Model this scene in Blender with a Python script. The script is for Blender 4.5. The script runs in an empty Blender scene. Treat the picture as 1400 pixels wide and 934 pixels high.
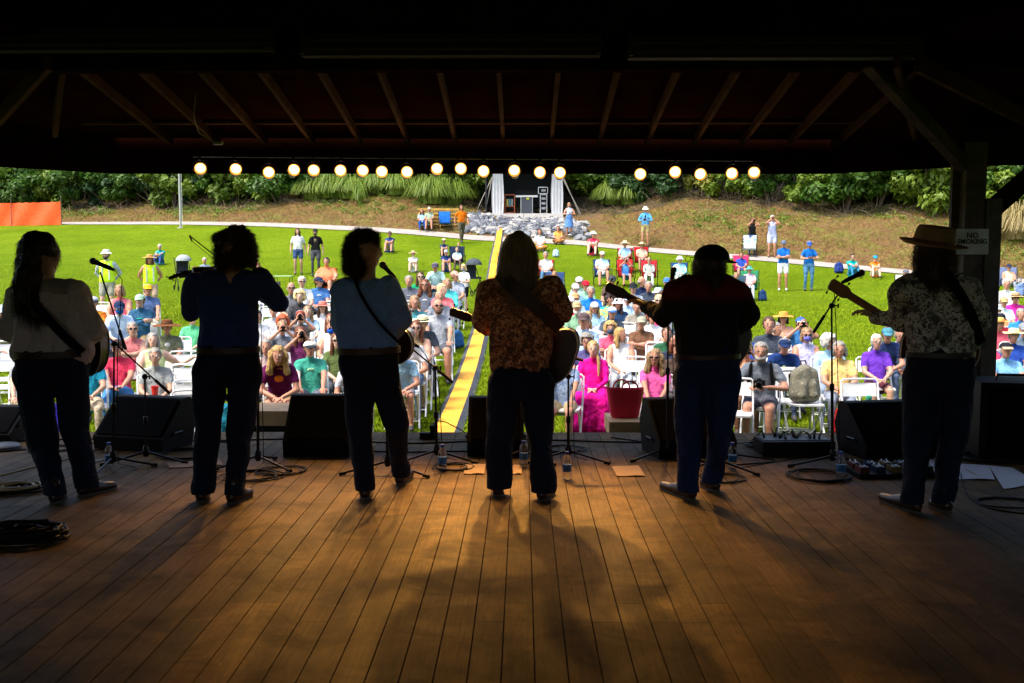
import bpy, math, random
import numpy as np
from mathutils import Vector, Matrix, Euler, noise as mnoise
random.seed(7); rng = np.random.default_rng(7)
sc = bpy.context.scene
col = sc.collection
R = math.radians
# ------------------------------------------------------------------ camera
F = 1400.0; W0 = 1400; H0 = 934; HC = 1.68
PITCH = math.atan(116.0 / F); YAW = math.atan(14.0 / F)
cam_d = bpy.data.cameras.new('camera'); cam = bpy.data.objects.new('camera', cam_d); col.objects.link(cam)
cam_d.sensor_width = 36; cam_d.lens = F / W0 * 36; cam_d.clip_end = 2000; cam_d.clip_start = 0.05
cam.location = (0, 0, HC); cam.rotation_euler = (math.pi / 2 - PITCH, 0, YAW)
sc.camera = cam
_fw = Vector((-math.sin(YAW) * math.cos(PITCH), math.cos(YAW) * math.cos(PITCH), -math.sin(PITCH)))
_rt = Vector((math.cos(YAW), math.sin(YAW), 0)); _up = _rt.cross(_fw)
def ray(u, v): return _fw + _rt * ((u - 700) / F) + _up * ((467 - v) / F)
def px(u, v, Y):
    d = ray(u, v); return Vector((0, 0, HC)) + d * (Y / d.y)
def onz(u, v, z=0.0):
    d = ray(u, v); return Vector((0, 0, HC)) + d * ((z - HC) / d.z)
def mpp(Y): return Y / F
# ------------------------------------------------------------------ materials
_mc = {}
def srgb(h):
    h = h.lstrip('#'); c = [int(h[i:i+2], 16) / 255 for i in (0, 2, 4)]
    return tuple((x / 12.92 if x <= .04045 else ((x + .055) / 1.055) ** 2.4) for x in c)
class NT:
    def __init__(s, name):
        s.m = bpy.data.materials.new(name); s.m.use_nodes = True; s.t = s.m.node_tree
        s.b = s.t.nodes['Principled BSDF']; s.b.inputs['Specular IOR Level'].default_value = .3
    def n(s, typ, **k):
        x = s.t.nodes.new(typ)
        for a, b in k.items():
            if a in x.inputs: x.inputs[a].default_value = b
            else: setattr(x, a, b)
        return x
    def l(s, a, b): s.t.links.new(a, b)
    def noise(s, scale, detail=3, rough=.5, vec=None, coord='Object', dist=0):
        x = s.n('ShaderNodeTexNoise'); x.inputs['Scale'].default_value = scale; x.inputs['Detail'].default_value = detail
        x.inputs['Roughness'].default_value = rough; x.inputs['Distortion'].default_value = dist
        if vec is None: vec = s.coord(coord)
        s.l(vec, x.inputs['Vector']); return x.outputs['Fac']
    def coord(s, c='Object'):
        x = s.n('ShaderNodeTexCoord'); return x.outputs[c]
    def mapping(s, vec, scale=(1, 1, 1), rot=(0, 0, 0)):
        x = s.n('ShaderNodeMapping'); x.inputs['Scale'].default_value = scale; x.inputs['Rotation'].default_value = rot
        s.l(vec, x.inputs['Vector']); return x.outputs[0]
    def ramp(s, fac, stops, interp='LINEAR'):
        x = s.n('ShaderNodeValToRGB'); x.color_ramp.interpolation = interp; e = x.color_ramp.elements
        while len(e) < len(stops): e.new(.5)
        for i, (p, c) in enumerate(stops):
            e[i].position = p; e[i].color = (*(c if not isinstance(c, (int, float)) else (c, c, c)), 1)
        s.l(fac, x.inputs[0]); return x.outputs[0]
    def mix(s, fac, a, b, mode='MIX'):
        x = s.n('ShaderNodeMix', data_type='RGBA', blend_type=mode)
        for sock, v in ((x.inputs[0], fac), (x.inputs[6], a), (x.inputs[7], b)):
            if isinstance(v, (int, float)): sock.default_value = v
            elif isinstance(v, tuple): sock.default_value = (*v, 1)
            else: s.l(v, sock)
        return x.outputs[2]
    def bump(s, h, strength=.3, dist=.01):
        x = s.n('ShaderNodeBump'); x.inputs['Strength'].default_value = strength; x.inputs['Distance'].default_value = dist
        s.l(h, x.inputs['Height']); s.l(x.outputs[0], s.b.inputs['Normal'])
    def base(s, c):
        if isinstance(c, tuple): s.b.inputs['Base Color'].default_value = (*c, 1)
        else: s.l(c, s.b.inputs['Base Color'])
    def set(s, **k):
        for a, b in k.items(): s.b.inputs[a.replace('_', ' ')].default_value = b
        return s
def plain(name, c, rough=.6, metal=0, var=.12, scale=30, bump=0, spec=.3):
    key = (name, c, rough, metal, var, scale, bump)
    if key in _mc: return _mc[key]
    t = NT(name); c = srgb(c) if isinstance(c, str) else c
    t.set(Roughness=rough, Metallic=metal, Specular_IOR_Level=spec)
    if var:
        f = t.noise(scale, 3)
        t.base(t.ramp(f, [(.3, tuple(x * (1 - var) for x in c)), (.7, tuple(min(1, x * (1 + var)) for x in c))]))
        if bump: t.bump(f, bump, .01)
    else: t.base(c)
    _mc[key] = t.m; return t.m
def cloth(c, name='cloth'):
    key = ('cloth', c)
    if key in _mc: return _mc[key]
    t = NT(name); cc = srgb(c) if isinstance(c, str) else c
    cc = tuple(min(.78, x) for x in cc)
    f = t.noise(8, 4, .6, dist=.8); f2 = t.noise(55, 2, .6)
    c_ = t.ramp(f, [(.3, tuple(x * .80 for x in cc)), (.65, cc)])
    h_ = (int(cc[0] * 997) * 31 + int(cc[1] * 991) * 17 + int(cc[2] * 983)) % 5
    if name == 'cloth' and h_ == 0: c_ = t.mix(t.ramp(t.noise(42, 3, .6), [(.52, 0), (.56, .28)]), c_, tuple(min(.8, x * .5 + .22) for x in cc))
    t.base(c_); t.set(Roughness=.85, Specular_IOR_Level=.12); t.bump(f, .9, .045)
    _mc[key] = t.m; return t.m
# ------------------------------------------------------------------ mesh building
class MB:
    def __init__(s): s.v = []; s.f = []; s.m = []
    def add(s, vs, fs, mi=0):
        b = len(s.v); s.v += [tuple(p) for p in vs]; s.f += [tuple(b + i for i in f) for f in fs]; s.m += [mi] * len(fs); return s
    def box(s, c, d, rot=None, mi=0, taper=None):
        hx, hy, hz = d[0] / 2, d[1] / 2, d[2] / 2
        P = [Vector((x * hx, y * hy, z * hz)) for z in (-1, 1) for y in (-1, 1) for x in (-1, 1)]
        if taper: P = [Vector((p.x * (taper if p.z > 0 else 1), p.y * (taper if p.z > 0 else 1), p.z)) for p in P]
        if rot is not None: P = [rot @ p for p in P]
        c = Vector(c)
        return s.add([p + c for p in P], [(0, 2, 3, 1), (4, 5, 7, 6), (0, 1, 5, 4), (2, 6, 7, 3), (0, 4, 6, 2), (1, 3, 7, 5)], mi)
    def beam(s, a, b, w, h, mi=0, up=(0, 0, 1)):
        a, b = Vector(a), Vector(b); d = b - a; L = d.length; z = d.normalized(); u = Vector(up)
        if abs(z.dot(u)) > .98: u = Vector((0, 1, 0))
        x = z.cross(u).normalized(); y = x.cross(z)
        M = Matrix((x, z, y)).transposed()
        return s.box((a + b) / 2, (w, L, h), M, mi)
    def tube(s, pts, r, n=8, mi=0, cap=True):
        pts = [Vector(p) for p in pts]
        rs = r if isinstance(r, (list, tuple)) else [r] * len(pts)
        vs = []; fs = []; prev = None
        for i, p in enumerate(pts):
            d = (pts[min(i + 1, len(pts) - 1)] - pts[max(i - 1, 0)])
            d = d.normalized() if d.length > 1e-9 else Vector((0, 0, 1))
            if prev is None:
                a = Vector((0, 0, 1)) if abs(d.z) < .9 else Vector((1, 0, 0)); x = d.cross(a).normalized()
            else:
                x = (prev - d * prev.dot(d)); x = x.normalized() if x.length > 1e-6 else d.orthogonal().normalized()
            prev = x; y = d.cross(x)
            for k in range(n):
                t = 2 * math.pi * k / n; vs.append(p + (x * math.cos(t) + y * math.sin(t)) * rs[i])
        for i in range(len(pts) - 1):
            for k in range(n):
                a = i * n + k; b = i * n + (k + 1) % n; fs.append((a, b, b + n, a + n))
        if cap: fs.append(tuple(range(n))[::-1]); fs.append(tuple((len(pts) - 1) * n + k for k in range(n)))
        return s.add(vs, fs, mi)
    def lathe(s, prof, n=24, c=(0, 0, 0), rot=None, mi=0):
        vs = []; fs = []; c = Vector(c)
        for (r, z) in prof:
            for k in range(n):
                t = 2 * math.pi * k / n; p = Vector((r * math.cos(t), r * math.sin(t), z))
                vs.append((rot @ p if rot is not None else p) + c)
        for i in range(len(prof) - 1):
            for k in range(n):
                a = i * n + k; b = i * n + (k + 1) % n; fs.append((a, b, b + n, a + n))
        if prof[0][0] > 1e-6: fs.append(tuple(range(n))[::-1])
        if prof[-1][0] > 1e-6: fs.append(tuple((len(prof) - 1) * n + k for k in range(n)))
        return s.add(vs, fs, mi)
    def ell(s, c, r, n=16, m=10, rot=None, mi=0, z0=-1.0, z1=1.0, shell=0):
        c = Vector(c); vs = []; fs = []
        t0 = math.asin(z0); t1 = math.asin(z1)
        for j in range(m + 1):
            ph = t0 + (t1 - t0) * j / m
            for k in range(n):
                t = 2 * math.pi * k / n
                p = Vector((r[0] * math.cos(ph) * math.cos(t), r[1] * math.cos(ph) * math.sin(t), r[2] * math.sin(ph)))
                vs.append((rot @ p if rot is not None else p) + c)
        for j in range(m):
            for k in range(n):
                a = j * n + k; b = j * n + (k + 1) % n; fs.append((a, b, b + n, a + n))
        fs.append(tuple(range(n))[::-1]); fs.append(tuple(m * n + k for k in range(n)))
        return s.add(vs, fs, mi)
    def cap(s, a, ra, b, rb, n=12, mi=0):
        a, b = Vector(a), Vector(b); d = b - a; L = d.length
        if L < 1e-5: return s.ell(a, (ra,) * 3, n, 8, None, mi)
        z = d / L; x = z.orthogonal().normalized(); y = z.cross(x); M = Matrix((x, y, z)).transposed()
        prof = [(max(1e-7, ra * math.cos(t)), ra * math.sin(t)) for t in [math.pi / 2 * (-1 + i / 4) for i in range(5)]]
        prof += [(max(1e-7, rb * math.cos(t)), L + rb * math.sin(t)) for t in [math.pi / 2 * (i / 4) for i in range(5)]]
        return s.lathe(prof, n, a, M, mi)
    def prism(s, pts, y0, y1, mi=0, M=None):
        """outline in (x,z), extruded in y"""
        n = len(pts); vs = [Vector((x, y0, z)) for x, z in pts] + [Vector((x, y1, z)) for x, z in pts]
        if M is not None: vs = [M @ p for p in vs]
        fs = [tuple(range(n)), tuple(range(2 * n - 1, n - 1, -1))] + [(i, i + n, (i + 1) % n + n, (i + 1) % n) for i in range(n)]
        return s.add(vs, fs, mi)
    def xf(s, M): s.v = [tuple(M @ Vector(p)) for p in s.v]; return s
    def mesh(s, name, smooth=True):
        me = bpy.data.meshes.new(name); me.from_pydata(s.v, [], s.f); me.update()
        me.polygons.foreach_set('material_index', s.m)
        if smooth:
            me.polygons.foreach_set('use_smooth', [True] * len(me.polygons))
            if hasattr(me, 'set_sharp_from_angle'): me.set_sharp_from_angle(angle=R(42))
        return me
def link(name, me, mats=(), parent=None, loc=None):
    o = bpy.data.objects.new(name, me); col.objects.link(o)
    if me is not None and mats and len(me.materials) == 0:
        for m in (mats if isinstance(mats, (list, tuple)) else [mats]): me.materials.append(m)
    if parent is not None: o.parent = parent
    if loc is not None: o.location = loc
    return o
def obj(name, mb, mats, parent=None, loc=None, smooth=True): return link(name, mb.mesh(name, smooth), mats, parent, loc)
def tag(o, label=None, cat=None, group=None, kind=None):
    if label: o['label'] = label
    if cat: o['category'] = cat
    if group: o['group'] = group
    if kind: o['kind'] = kind
    return o
def thing(name, label, cat, loc=(0, 0, 0), rz=0, group=None):
    o = bpy.data.objects.new(name, None); col.objects.link(o); o.location = loc; o.rotation_euler = (0, 0, rz)
    o.empty_display_size = .1
    return tag(o, label, cat, group)
def dup(o, parent=None):
    c = o.copy(); col.objects.link(c)
    if parent is not None: c.parent = parent
    for ch in list(o.children): dup(ch, c)
    return c
def npmesh(name, V, Fq, mats, parent=None, smooth=True, midx=None):
    me = bpy.data.meshes.new(name); V = np.asarray(V, dtype=np.float32); Fq = np.asarray(Fq, dtype=np.int32); k = Fq.shape[1]
    me.vertices.add(len(V)); me.vertices.foreach_set('co', V.ravel())
    me.loops.add(Fq.size); me.loops.foreach_set('vertex_index', Fq.ravel())
    me.polygons.add(len(Fq)); me.polygons.foreach_set('loop_start', np.arange(0, Fq.size, k, dtype=np.int32))
    if midx is not None: me.polygons.foreach_set('material_index', np.asarray(midx, dtype=np.int32))
    me.update(calc_edges=True)
    if smooth: me.polygons.foreach_set('use_smooth', np.ones(len(Fq), dtype=bool))
    return link(name, me, mats, parent)
# remesh a set of capsules / ellipsoids into one skin; prims: ('c',p0,r0,p1,r1,mi) or ('e',c,(rx,ry,rz),rot,mi)
def skinmesh(prims, voxel=.02, smooth=3, extra=None, amp=0, nscale=6, name='body'):
    mb = MB()
    for p in prims:
        if p[0] == 'c': mb.cap(p[1], p[2], p[3], p[4], 14)
        else: mb.ell(p[1], p[2], 16, 10, p[3])
    me = mb.mesh('tmp', False); o = bpy.data.objects.new('tmp', me); col.objects.link(o)
    m = o.modifiers.new('r', 'REMESH'); m.mode = 'VOXEL'; m.voxel_size = voxel; m.adaptivity = 0
    s = o.modifiers.new('s', 'SMOOTH'); s.factor = .5; s.iterations = smooth
    dg = bpy.context.evaluated_depsgraph_get(); ev = o.evaluated_get(dg)
    out = bpy.data.meshes.new_from_object(ev); bpy.data.objects.remove(o); bpy.data.meshes.remove(me)
    n = len(out.vertices); V = np.empty(n * 3, dtype=np.float32); out.vertices.foreach_get('co', V); V = V.reshape(-1, 3)
    if amp:
        N = np.empty(n * 3, dtype=np.float32); out.vertices.foreach_get('normal', N); N = N.reshape(-1, 3)
        d = np.array([mnoise.fractal(Vector((p[0] * nscale, p[1] * nscale, p[2] * nscale * .55)), 1, 2, 3) for p in V.tolist()])
        V = V + N * (d * amp)[:, None]; out.vertices.foreach_set('co', V.astype(np.float32).ravel())
    nf = len(out.polygons); C = np.empty(nf * 3, dtype=np.float32); out.polygons.foreach_get('center', C); C = C.reshape(-1, 3)
    best = np.full(nf, 1e9); mi = np.zeros(nf, dtype=np.int32)
    for p in prims:
        if p[0] == 'c':
            a = np.array(p[1]); b = np.array(p[3]); ab = b - a; L2 = max(1e-9, ab @ ab)
            t = np.clip(((C - a) @ ab) / L2, 0, 1); D = np.linalg.norm(C - a - t[:, None] * ab, axis=1) - (p[2] + t * (p[4] - p[2])); k = p[5]
        else:
            q = C - np.array(p[1])
            if p[3] is not None: q = q @ np.array(p[3])
            r = np.array(p[2]); D = (np.linalg.norm(q / r, axis=1) - 1) * r.min(); k = p[4]
        w = D < best; best[w] = D[w]; mi[w] = k
    vs = V.tolist(); fs = [tuple(p.vertices) for p in out.polygons]
    fin = MB(); fin.add(vs, fs); fin.m = mi.tolist()
    if extra is not None: fin.add(extra.v, extra.f); fin.m = mi.tolist() + list(extra.m)
    bpy.data.meshes.remove(out)
    me = bpy.data.meshes.new(name); me.from_pydata(fin.v, [], fin.f); me.update()
    me.polygons.foreach_set('material_index', fin.m); me.polygons.foreach_set('use_smooth', [True] * len(me.polygons))
    return me
# ------------------------------------------------------------------ world, light
w = bpy.data.worlds.new('World'); sc.world = w; w.use_nodes = True; wt = w.node_tree
SUN_EL, SUN_AZ = R(61), R(240)      # azimuth measured from +Y clockwise: the sun stands high on the left
sky = wt.nodes.new('ShaderNodeTexSky'); sky.sky_type = 'NISHITA'; sky.sun_disc = False
sky.sun_elevation = SUN_EL; sky.sun_rotation = SUN_AZ; sky.air_density = 1.0; sky.dust_density = 4.0; sky.ozone_density = .6
bg = wt.nodes['Background']; bg.inputs[1].default_value = .15; wt.links.new(sky.outputs[0], bg.inputs[0])
sd = bpy.data.lights.new('sun', 'SUN'); sun = bpy.data.objects.new('sun', sd); col.objects.link(sun)
sd.energy = 1.5; sd.angle = R(12); sd.color = (1, .95, .86)
sdir = Vector((math.sin(SUN_AZ) * math.cos(SUN_EL), math.cos(SUN_AZ) * math.cos(SUN_EL), math.sin(SUN_EL)))
sun.rotation_euler = sdir.to_track_quat('Z', 'Y').to_euler(); sun.location = (0, 0, 30)
sc.view_settings.view_transform = 'Standard'; sc.view_settings.look = 'None'; sc.view_settings.exposure = EXPO if 'EXPO' in globals() else 1.62
sc.view_settings.gamma = 1
sc.render.engine = 'CYCLES'; sc.cycles.use_denoising = True
try: sc.cycles.denoiser = 'OPENIMAGEDENOISE'
except Exception: pass
sc.cycles.max_bounces = 6; sc.cycles.transparent_max_bounces = 8; sc.cycles.caustics_reflective = False; sc.cycles.caustics_refractive = False
sc.cycles.sample_clamp_indirect = 4
# ------------------------------------------------------------------ terrain
PATHC = [(-350, 309, 60), (-150, 308, 59), (0, 307, 57.5), (100, 306, 56), (250, 305, 53), (350, 306, 51), (450, 309, 49), (560, 315, 47.5), (650, 324, 46.3),
         (790, 333, 45.8), (870, 341, 44.3), (1050, 355, 41.5), (1200, 368, 39), (1290, 377, 37.5), (1400, 385, 36), (1550, 396, 34), (1750, 408, 32)]
PATHW = [px(*p) for p in PATHC]
_pxs = np.array([p.x for p in PATHW]); _pys = np.array([p.y for p in PATHW])
def pathY(x): 
    y = np.interp(x, _pxs, _pys)
    return y
ctl = [tuple(p) for p in PATHW]
for u, v, Y in [(148, 438, 25), (1105, 398, 36), (1070, 397, 35), (408, 376, 37), (632, 333, 45.5), (533, 344, 42), (220, 361, 42), (1165, 378, 37.5), (823, 390, 35),
                (1055, 353, 41), (811, 348, 43)]:
    ctl.append(tuple(px(u, v, Y)))
for x, y, z in [(-6, 12, -.53), (0, 12, -.53), (6, 12, -.53), (-4, 15, -.45), (3, 15, -.45), (8, 15, -.45), (-3, 18, -.2), (3, 18.5, -.2), (8, 18.5, -.25), (-14, 12, -.45), (16, 12, -.6),
                (-5, 9, -.6), (5, 9, -.6), (18, 22, -.2), (-16, 24, .3), (12, 25, .1), (2, 27, .25)]:
    ctl.append((x, y, z))
_c = np.array(ctl)
def _U(r2): return np.where(r2 > 1e-12, .5 * r2 * np.log(np.maximum(r2, 1e-12)), 0)
def _fit():
    n = len(_c); P = _c[:, :2]; K = _U(((P[:, None] - P[None]) ** 2).sum(-1)); K += np.eye(n) * 60.0
    A = np.zeros((n + 3, n + 3)); A[:n, :n] = K; A[:n, n] = 1; A[:n, n+1:] = P; A[n:, :n] = A[:n, n:].T
    return np.linalg.solve(A, np.concatenate([_c[:, 2], np.zeros(3)]))
_s = _fit()
BX = 0.9   # sound booth x
def gz_arr(x, y):
    x = np.asarray(x, float); y = np.asarray(y, float)
    pY = pathY(np.clip(x, _pxs[0], _pxs[-1])); s = y - pY
    yy = np.clip(np.minimum(y, pY + 2), 9, 80); xx = np.clip(x, -32, 24)
    r2 = (xx[..., None] - _c[:, 0]) ** 2 + (yy[..., None] - _c[:, 1]) ** 2
    z = _U(r2) @ _s[:-3] + _s[-3] + _s[-2] * xx + _s[-1] * yy
    near = np.clip((13 - y) / 3, 0, 1); z = z * (1 - near) + (-.55) * near
    booth = np.exp(-((x - BX) / 5.0) ** 4)
    sl = .30 * (1 - booth) + .16 * booth
    left = np.clip((-x - 6) / 12, 0, 1)
    sl = sl * (1 - left) + .2 * left
    b = np.clip(s - .7, 0, 9) * sl + np.clip(s - 9.7, 0, 70) * .38
    n = .12 * np.sin(x * .9 + y * .5) * np.sin(y * .8 - x * .3) + .05 * np.sin(x * 2.7) * np.sin(y * 2.1)
    return z + b + n * np.clip((s - 1) / 3, 0, 1)
def gz(x, y): return float(gz_arr(x, y))
def ground_hit(u, v, h=0.0, y0=10.5, y1=75):
    """first point along the pixel's ray where it is h above the ground"""
    ys = np.linspace(y0, y1, 900); d = ray(u, v); xs = d.x / d.y * ys; zs = HC + d.z / d.y * ys
    g = gz_arr(xs, ys) + h; k = np.where(zs <= g)[0]
    i = k[0] if len(k) else int(np.argmin(zs - g))
    return Vector((xs[i], ys[i], gz(xs[i], ys[i])))
def sheet(name, xs, fy, rows, mat, label=None, lift=0.0):
    X = np.array(xs); V = []
    for t in rows:
        Y = fy(X, t); V.append(np.stack([X, Y, gz_arr(X, Y) + lift], -1))
    V = np.concatenate(V); nx = len(X); nr = len(rows)
    i = (np.arange(nr - 1)[:, None] * nx + np.arange(nx - 1)[None]).ravel()
    o = npmesh(name, V, np.stack([i, i + 1, i + 1 + nx, i + nx], -1), mat); tag(o, label, kind='structure'); return o
t = NT('lawn_grass'); pos = t.coord('Object')
n1 = t.noise(.35, 4, .6, pos); n2 = t.noise(3.5, 5, .7, pos); n3 = t.noise(13, 6, .8, t.mapping(pos, (1, .5, 1))) 
c1 = t.ramp(n3, [(.3, (.075, .135, .003)), (.5, (.155, .245, .005)), (.7, (.26, .345, .012))])
c2 = t.mix(t.ramp(n2, [(.45, 0), (.75, .55)]), c1, (.26, .33, .03))
c3 = t.mix(t.ramp(n1, [(.4, 0), (.65, .6)]), c2, (.09, .165, .003))
t.base(c3); t.set(Roughness=.9, Specular_IOR_Level=.03); t.bump(n3, 1.0, .16); M_LAWN = t.m
t = NT('dry_bank'); pos = t.coord('Object')
n1 = t.noise(.5, 4, .6, pos); n2 = t.noise(6, 6, .75, pos, dist=.6); n3 = t.noise(1.7, 4, .6, pos)
c1 = t.ramp(n2, [(.3, (.06, .035, .015)), (.46, (.17, .095, .04)), (.6, (.30, .18, .075)), (.75, (.48, .35, .19))])
c2 = t.mix(t.ramp(n3, [(.48, 0), (.62, .7)]), c1, (.20, .22, .045))
c3 = t.mix(t.ramp(n1, [(.5, 0), (.7, .5)]), c2, (.24, .13, .075))
t.base(c3); t.set(Roughness=.95, Specular_IOR_Level=.1); t.bump(n2, 1.0, .25); M_BANK = t.m
t = NT('concrete_path'); n2 = t.noise(2.5, 5, .6); t.base(t.ramp(n2, [(.3, (.24, .21, .185)), (.7, (.36, .32, .28))])); t.set(Roughness=.9); M_PATH = t.m
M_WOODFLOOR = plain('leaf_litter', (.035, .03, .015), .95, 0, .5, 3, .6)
xsf = np.concatenate([np.linspace(-400, -45, 10), np.linspace(-42, 38, 161), np.linspace(42, 400, 10)])
sheet('lawn', xsf, lambda X, t_: 9.0 * (1 - t_) + (pathY(X) - .2) * t_ if t_ >= 0 else 9.0 + t_ * np.ones_like(X), [-200, -60, -10, -2] + list(np.linspace(0, 1, 70)), M_LAWN)
sheet('bank', xsf, lambda X, t_: pathY(X) + t_, list(np.linspace(-.2, 12, 50)) + list(np.linspace(13, 80, 30)) + [120, 200, 400, 800], [M_BANK])
bo = bpy.data.objects['bank']; 
ca = np.empty(len(bo.data.polygons) * 3, dtype=np.float32); bo.data.polygons.foreach_get('center', ca); ca = ca.reshape(-1, 3)
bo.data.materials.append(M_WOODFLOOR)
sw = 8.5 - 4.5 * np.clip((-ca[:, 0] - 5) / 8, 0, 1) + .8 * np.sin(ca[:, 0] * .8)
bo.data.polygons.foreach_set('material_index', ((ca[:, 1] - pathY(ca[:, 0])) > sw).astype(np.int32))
sheet('path', np.linspace(-42, 38, 200), lambda X, t_: pathY(X) + t_, [-.65, -.3, 0, .3, .65], M_PATH, lift=.03)
# short blades over the near lawn and longer straw on the bank
def blades(name, P, h, wd, mat, lean=.35, label=None):
    n = len(P); a = rng.random(n) * 6.283; l = rng.normal(0, lean, (n, 2)) ; hh = h * (.5 + rng.random(n) * .9)
    dx = np.cos(a) * wd / 2; dy = np.sin(a) * wd / 2
    A = P + np.stack([dx, dy, np.zeros(n)], -1); B = P - np.stack([dx, dy, np.zeros(n)], -1)
    T = P + np.stack([l[:, 0] * hh, l[:, 1] * hh, hh], -1)
    V = np.stack([A, B, T], 1).reshape(-1, 3)
    o = npmesh(name, V, np.arange(3 * n).reshape(-1, 3), mat, smooth=False); tag(o, label, 'grass', kind='stuff'); return o
def mat_blade(name, stops, patch=None):
    t = NT(name); n = t.noise(6, 3, .7); c = t.ramp(n, stops)
    if patch: c = t.mix(t.ramp(t.noise(.55, 4, .65), [(.46, 0), (.60, .85)]), c, patch[0]); c = t.mix(t.ramp(t.noise(.8, 4, .7, t.mapping(t.coord('Object'), (1, 1, 1), (0, 0, 1))), [(.55, 0), (.68, .8)]), c, patch[1])
    t.base(c); t.set(Roughness=.8, Specular_IOR_Level=.05); return t.m
def lawn_pts(n, ya, yb, p=1.0):
    y = ya + (yb - ya) * rng.random(n) ** p; x = (rng.random(n) - .5) * (y * 1.08) - y * .01; return np.stack([x, y, gz_arr(x, y) - .005], -1)
g = blades('lawn_blades', np.concatenate([lawn_pts(100000, 10.2, 18), lawn_pts(90000, 17.5, 30), lawn_pts(60000, 24, 40, 1.2)]), .05, .018, mat_blade('grass_blade', [(.3, (.09, .15, .003)), (.7, (.28, .36, .012))]), .5, 'short mown green grass of the lawn in front of the stage')
n = 110000; x = rng.uniform(-30, 24, n); s_ = rng.uniform(.8, 10, n); y = pathY(x) + s_
k = ~((np.abs(x - BX) < 3.2) & (s_ < 9.5)); x = x[k]; y = y[k]
blades('dry_grass', np.stack([x, y, gz_arr(x, y) - .01], -1), 0.12, .02, mat_blade('straw_blade', [(.3, (.11, .06, .02)), (.5, (.34, .21, .075)), (.62, (.22, .19, .035)), (.8, (.58, .44, .23))], ((.16, .19, .025), (.18, .09, .035))), .9, 'dry straw coloured grass covering the bank above the path')
# ------------------------------------------------------------------ woods
def leaf_mat(name, dark, light, tr=.25):
    t = NT(name); n = t.noise(1.3, 3, .6); n2 = t.noise(9, 2, .6)
    c = t.mix(n2, t.ramp(n, [(.35, dark), (.65, light)]), tuple(x * .75 for x in light)); t.base(c); t.set(Roughness=.55, Specular_IOR_Level=.35)
    ts = t.n('ShaderNodeBsdfTranslucent'); t.l(c, ts.inputs[0]); mx = t.n('ShaderNodeMixShader'); mx.inputs[0].default_value = tr
    out = t.t.nodes['Material Output']; t.l(t.b.outputs[0], mx.inputs[1]); t.l(ts.outputs[0], mx.inputs[2]); t.l(mx.outputs[0], out.inputs[0]); return t.m
LM = [leaf_mat('leaf_green', (.018, .06, .006), (.07, .16, .012)), leaf_mat('leaf_pale', (.04, .09, .008), (.17, .26, .02)), leaf_mat('leaf_deep', (.008, .03, .006), (.03, .085, .014)),
      leaf_mat('leaf_yellow', (.13, .17, .015), (.3, .3, .035))]
M_BARK = plain('bark', (.11, .085, .06), .9, 0, .4, 8, .6)
def leaves(centers, radii, n, size, flat=.75):
    """n bent leaf quads spread in and on clumps"""
    k = rng.integers(0, len(centers), n); d = rng.normal(0, 1, (n, 3)); d /= np.linalg.norm(d, axis=1)[:, None]
    r = (rng.random(n) ** .35)[:, None]; C = np.array(centers)[k] + d * r * np.array(radii)[k][:, None] * np.array([1, 1, flat])
    nrm = d + rng.normal(0, .6, (n, 3)) + np.array([0, 0, .5]); nrm /= np.linalg.norm(nrm, axis=1)[:, None]
    t1 = np.cross(nrm, rng.normal(0, 1, (n, 3))); t1 /= np.linalg.norm(t1, axis=1)[:, None]; t2 = np.cross(nrm, t1)
    s = size * (.55 + .9 * rng.random(n))[:, None]
    V = np.stack([C - t1 * s, C + t2 * s * .5, C + t1 * s - np.array([0, 0, .25]) * s, C - t2 * s * .5], 1).reshape(-1, 3)
    return V, np.arange(4 * n).reshape(-1, 4)
def make_bush(h, wd, n, mat, size=.13):
    cs = []; rs = []
    for i in range(16):
        a = random.random() * 6.28; q = random.random() ** .6 * wd / 2 * .8; cs.append((math.cos(a) * q, math.sin(a) * q, h * (.2 + .75 * random.random()) * (1 - .35 * q / (wd / 2)))); rs.append(h * random.uniform(.12, .27))
    V, Fq = leaves(cs, rs, int(n * 1.6), size)
    root = thing('bush', None, None)
    npmesh('foliage', V, Fq, mat, root, False)
    st = MB()
    for c in cs[:9]: st.tube([(c[0] * .1, c[1] * .1, -.2), (c[0] * .5, c[1] * .5, c[2] * .5), c], [.035, .025, .01], 5)
    obj('stem', st, M_BARK, root); return root
def make_tree(h, n, mat, low=.18):
    root = thing('tree', None, None); tr = MB(); lean = Vector((random.uniform(-.4, .4), random.uniform(-.4, .4), 0))
    top = Vector((0, 0, h * .8)) + lean; tr.tube([(0, 0, -.4), (lean.x * .2, lean.y * .2, h * .3), tuple(top)], [h * .018 + .06, h * .013 + .03, .03], 8)
    cs = []; rs = []
    for i in range(34):
        zf = low + (1 - low) * random.random(); a = random.random() * 6.28; q = h * .3 * math.sin(math.pi * min(1, .25 + zf * .75)) * random.uniform(.4, 1.1)
        c = Vector((math.cos(a) * q, math.sin(a) * q, h * zf)) + lean * zf; cs.append(tuple(c)); rs.append(h * random.uniform(.05, .1) + .25)
        b = Vector((lean.x * zf * .6, lean.y * zf * .6, h * zf * .75)); tr.tube([b, (b + c) / 2 + Vector((0, 0, .15)), c], [.05, .03, .012], 5)
    obj('trunk', tr, M_BARK, root)
    V, Fq = leaves(cs, rs, int(n * 1.4), .125, .6); npmesh('crown', V, Fq, mat, root, False); return root
wood_edge = lambda x: 9.3 - 4.6 * min(1, max(0, (-x - 5) / 8))
trees = [make_tree(9, 5200, LM[0]), make_tree(11, 6000, LM[2]), make_tree(8, 5000, LM[1]), make_tree(10, 5600, LM[0], .1)]
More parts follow.
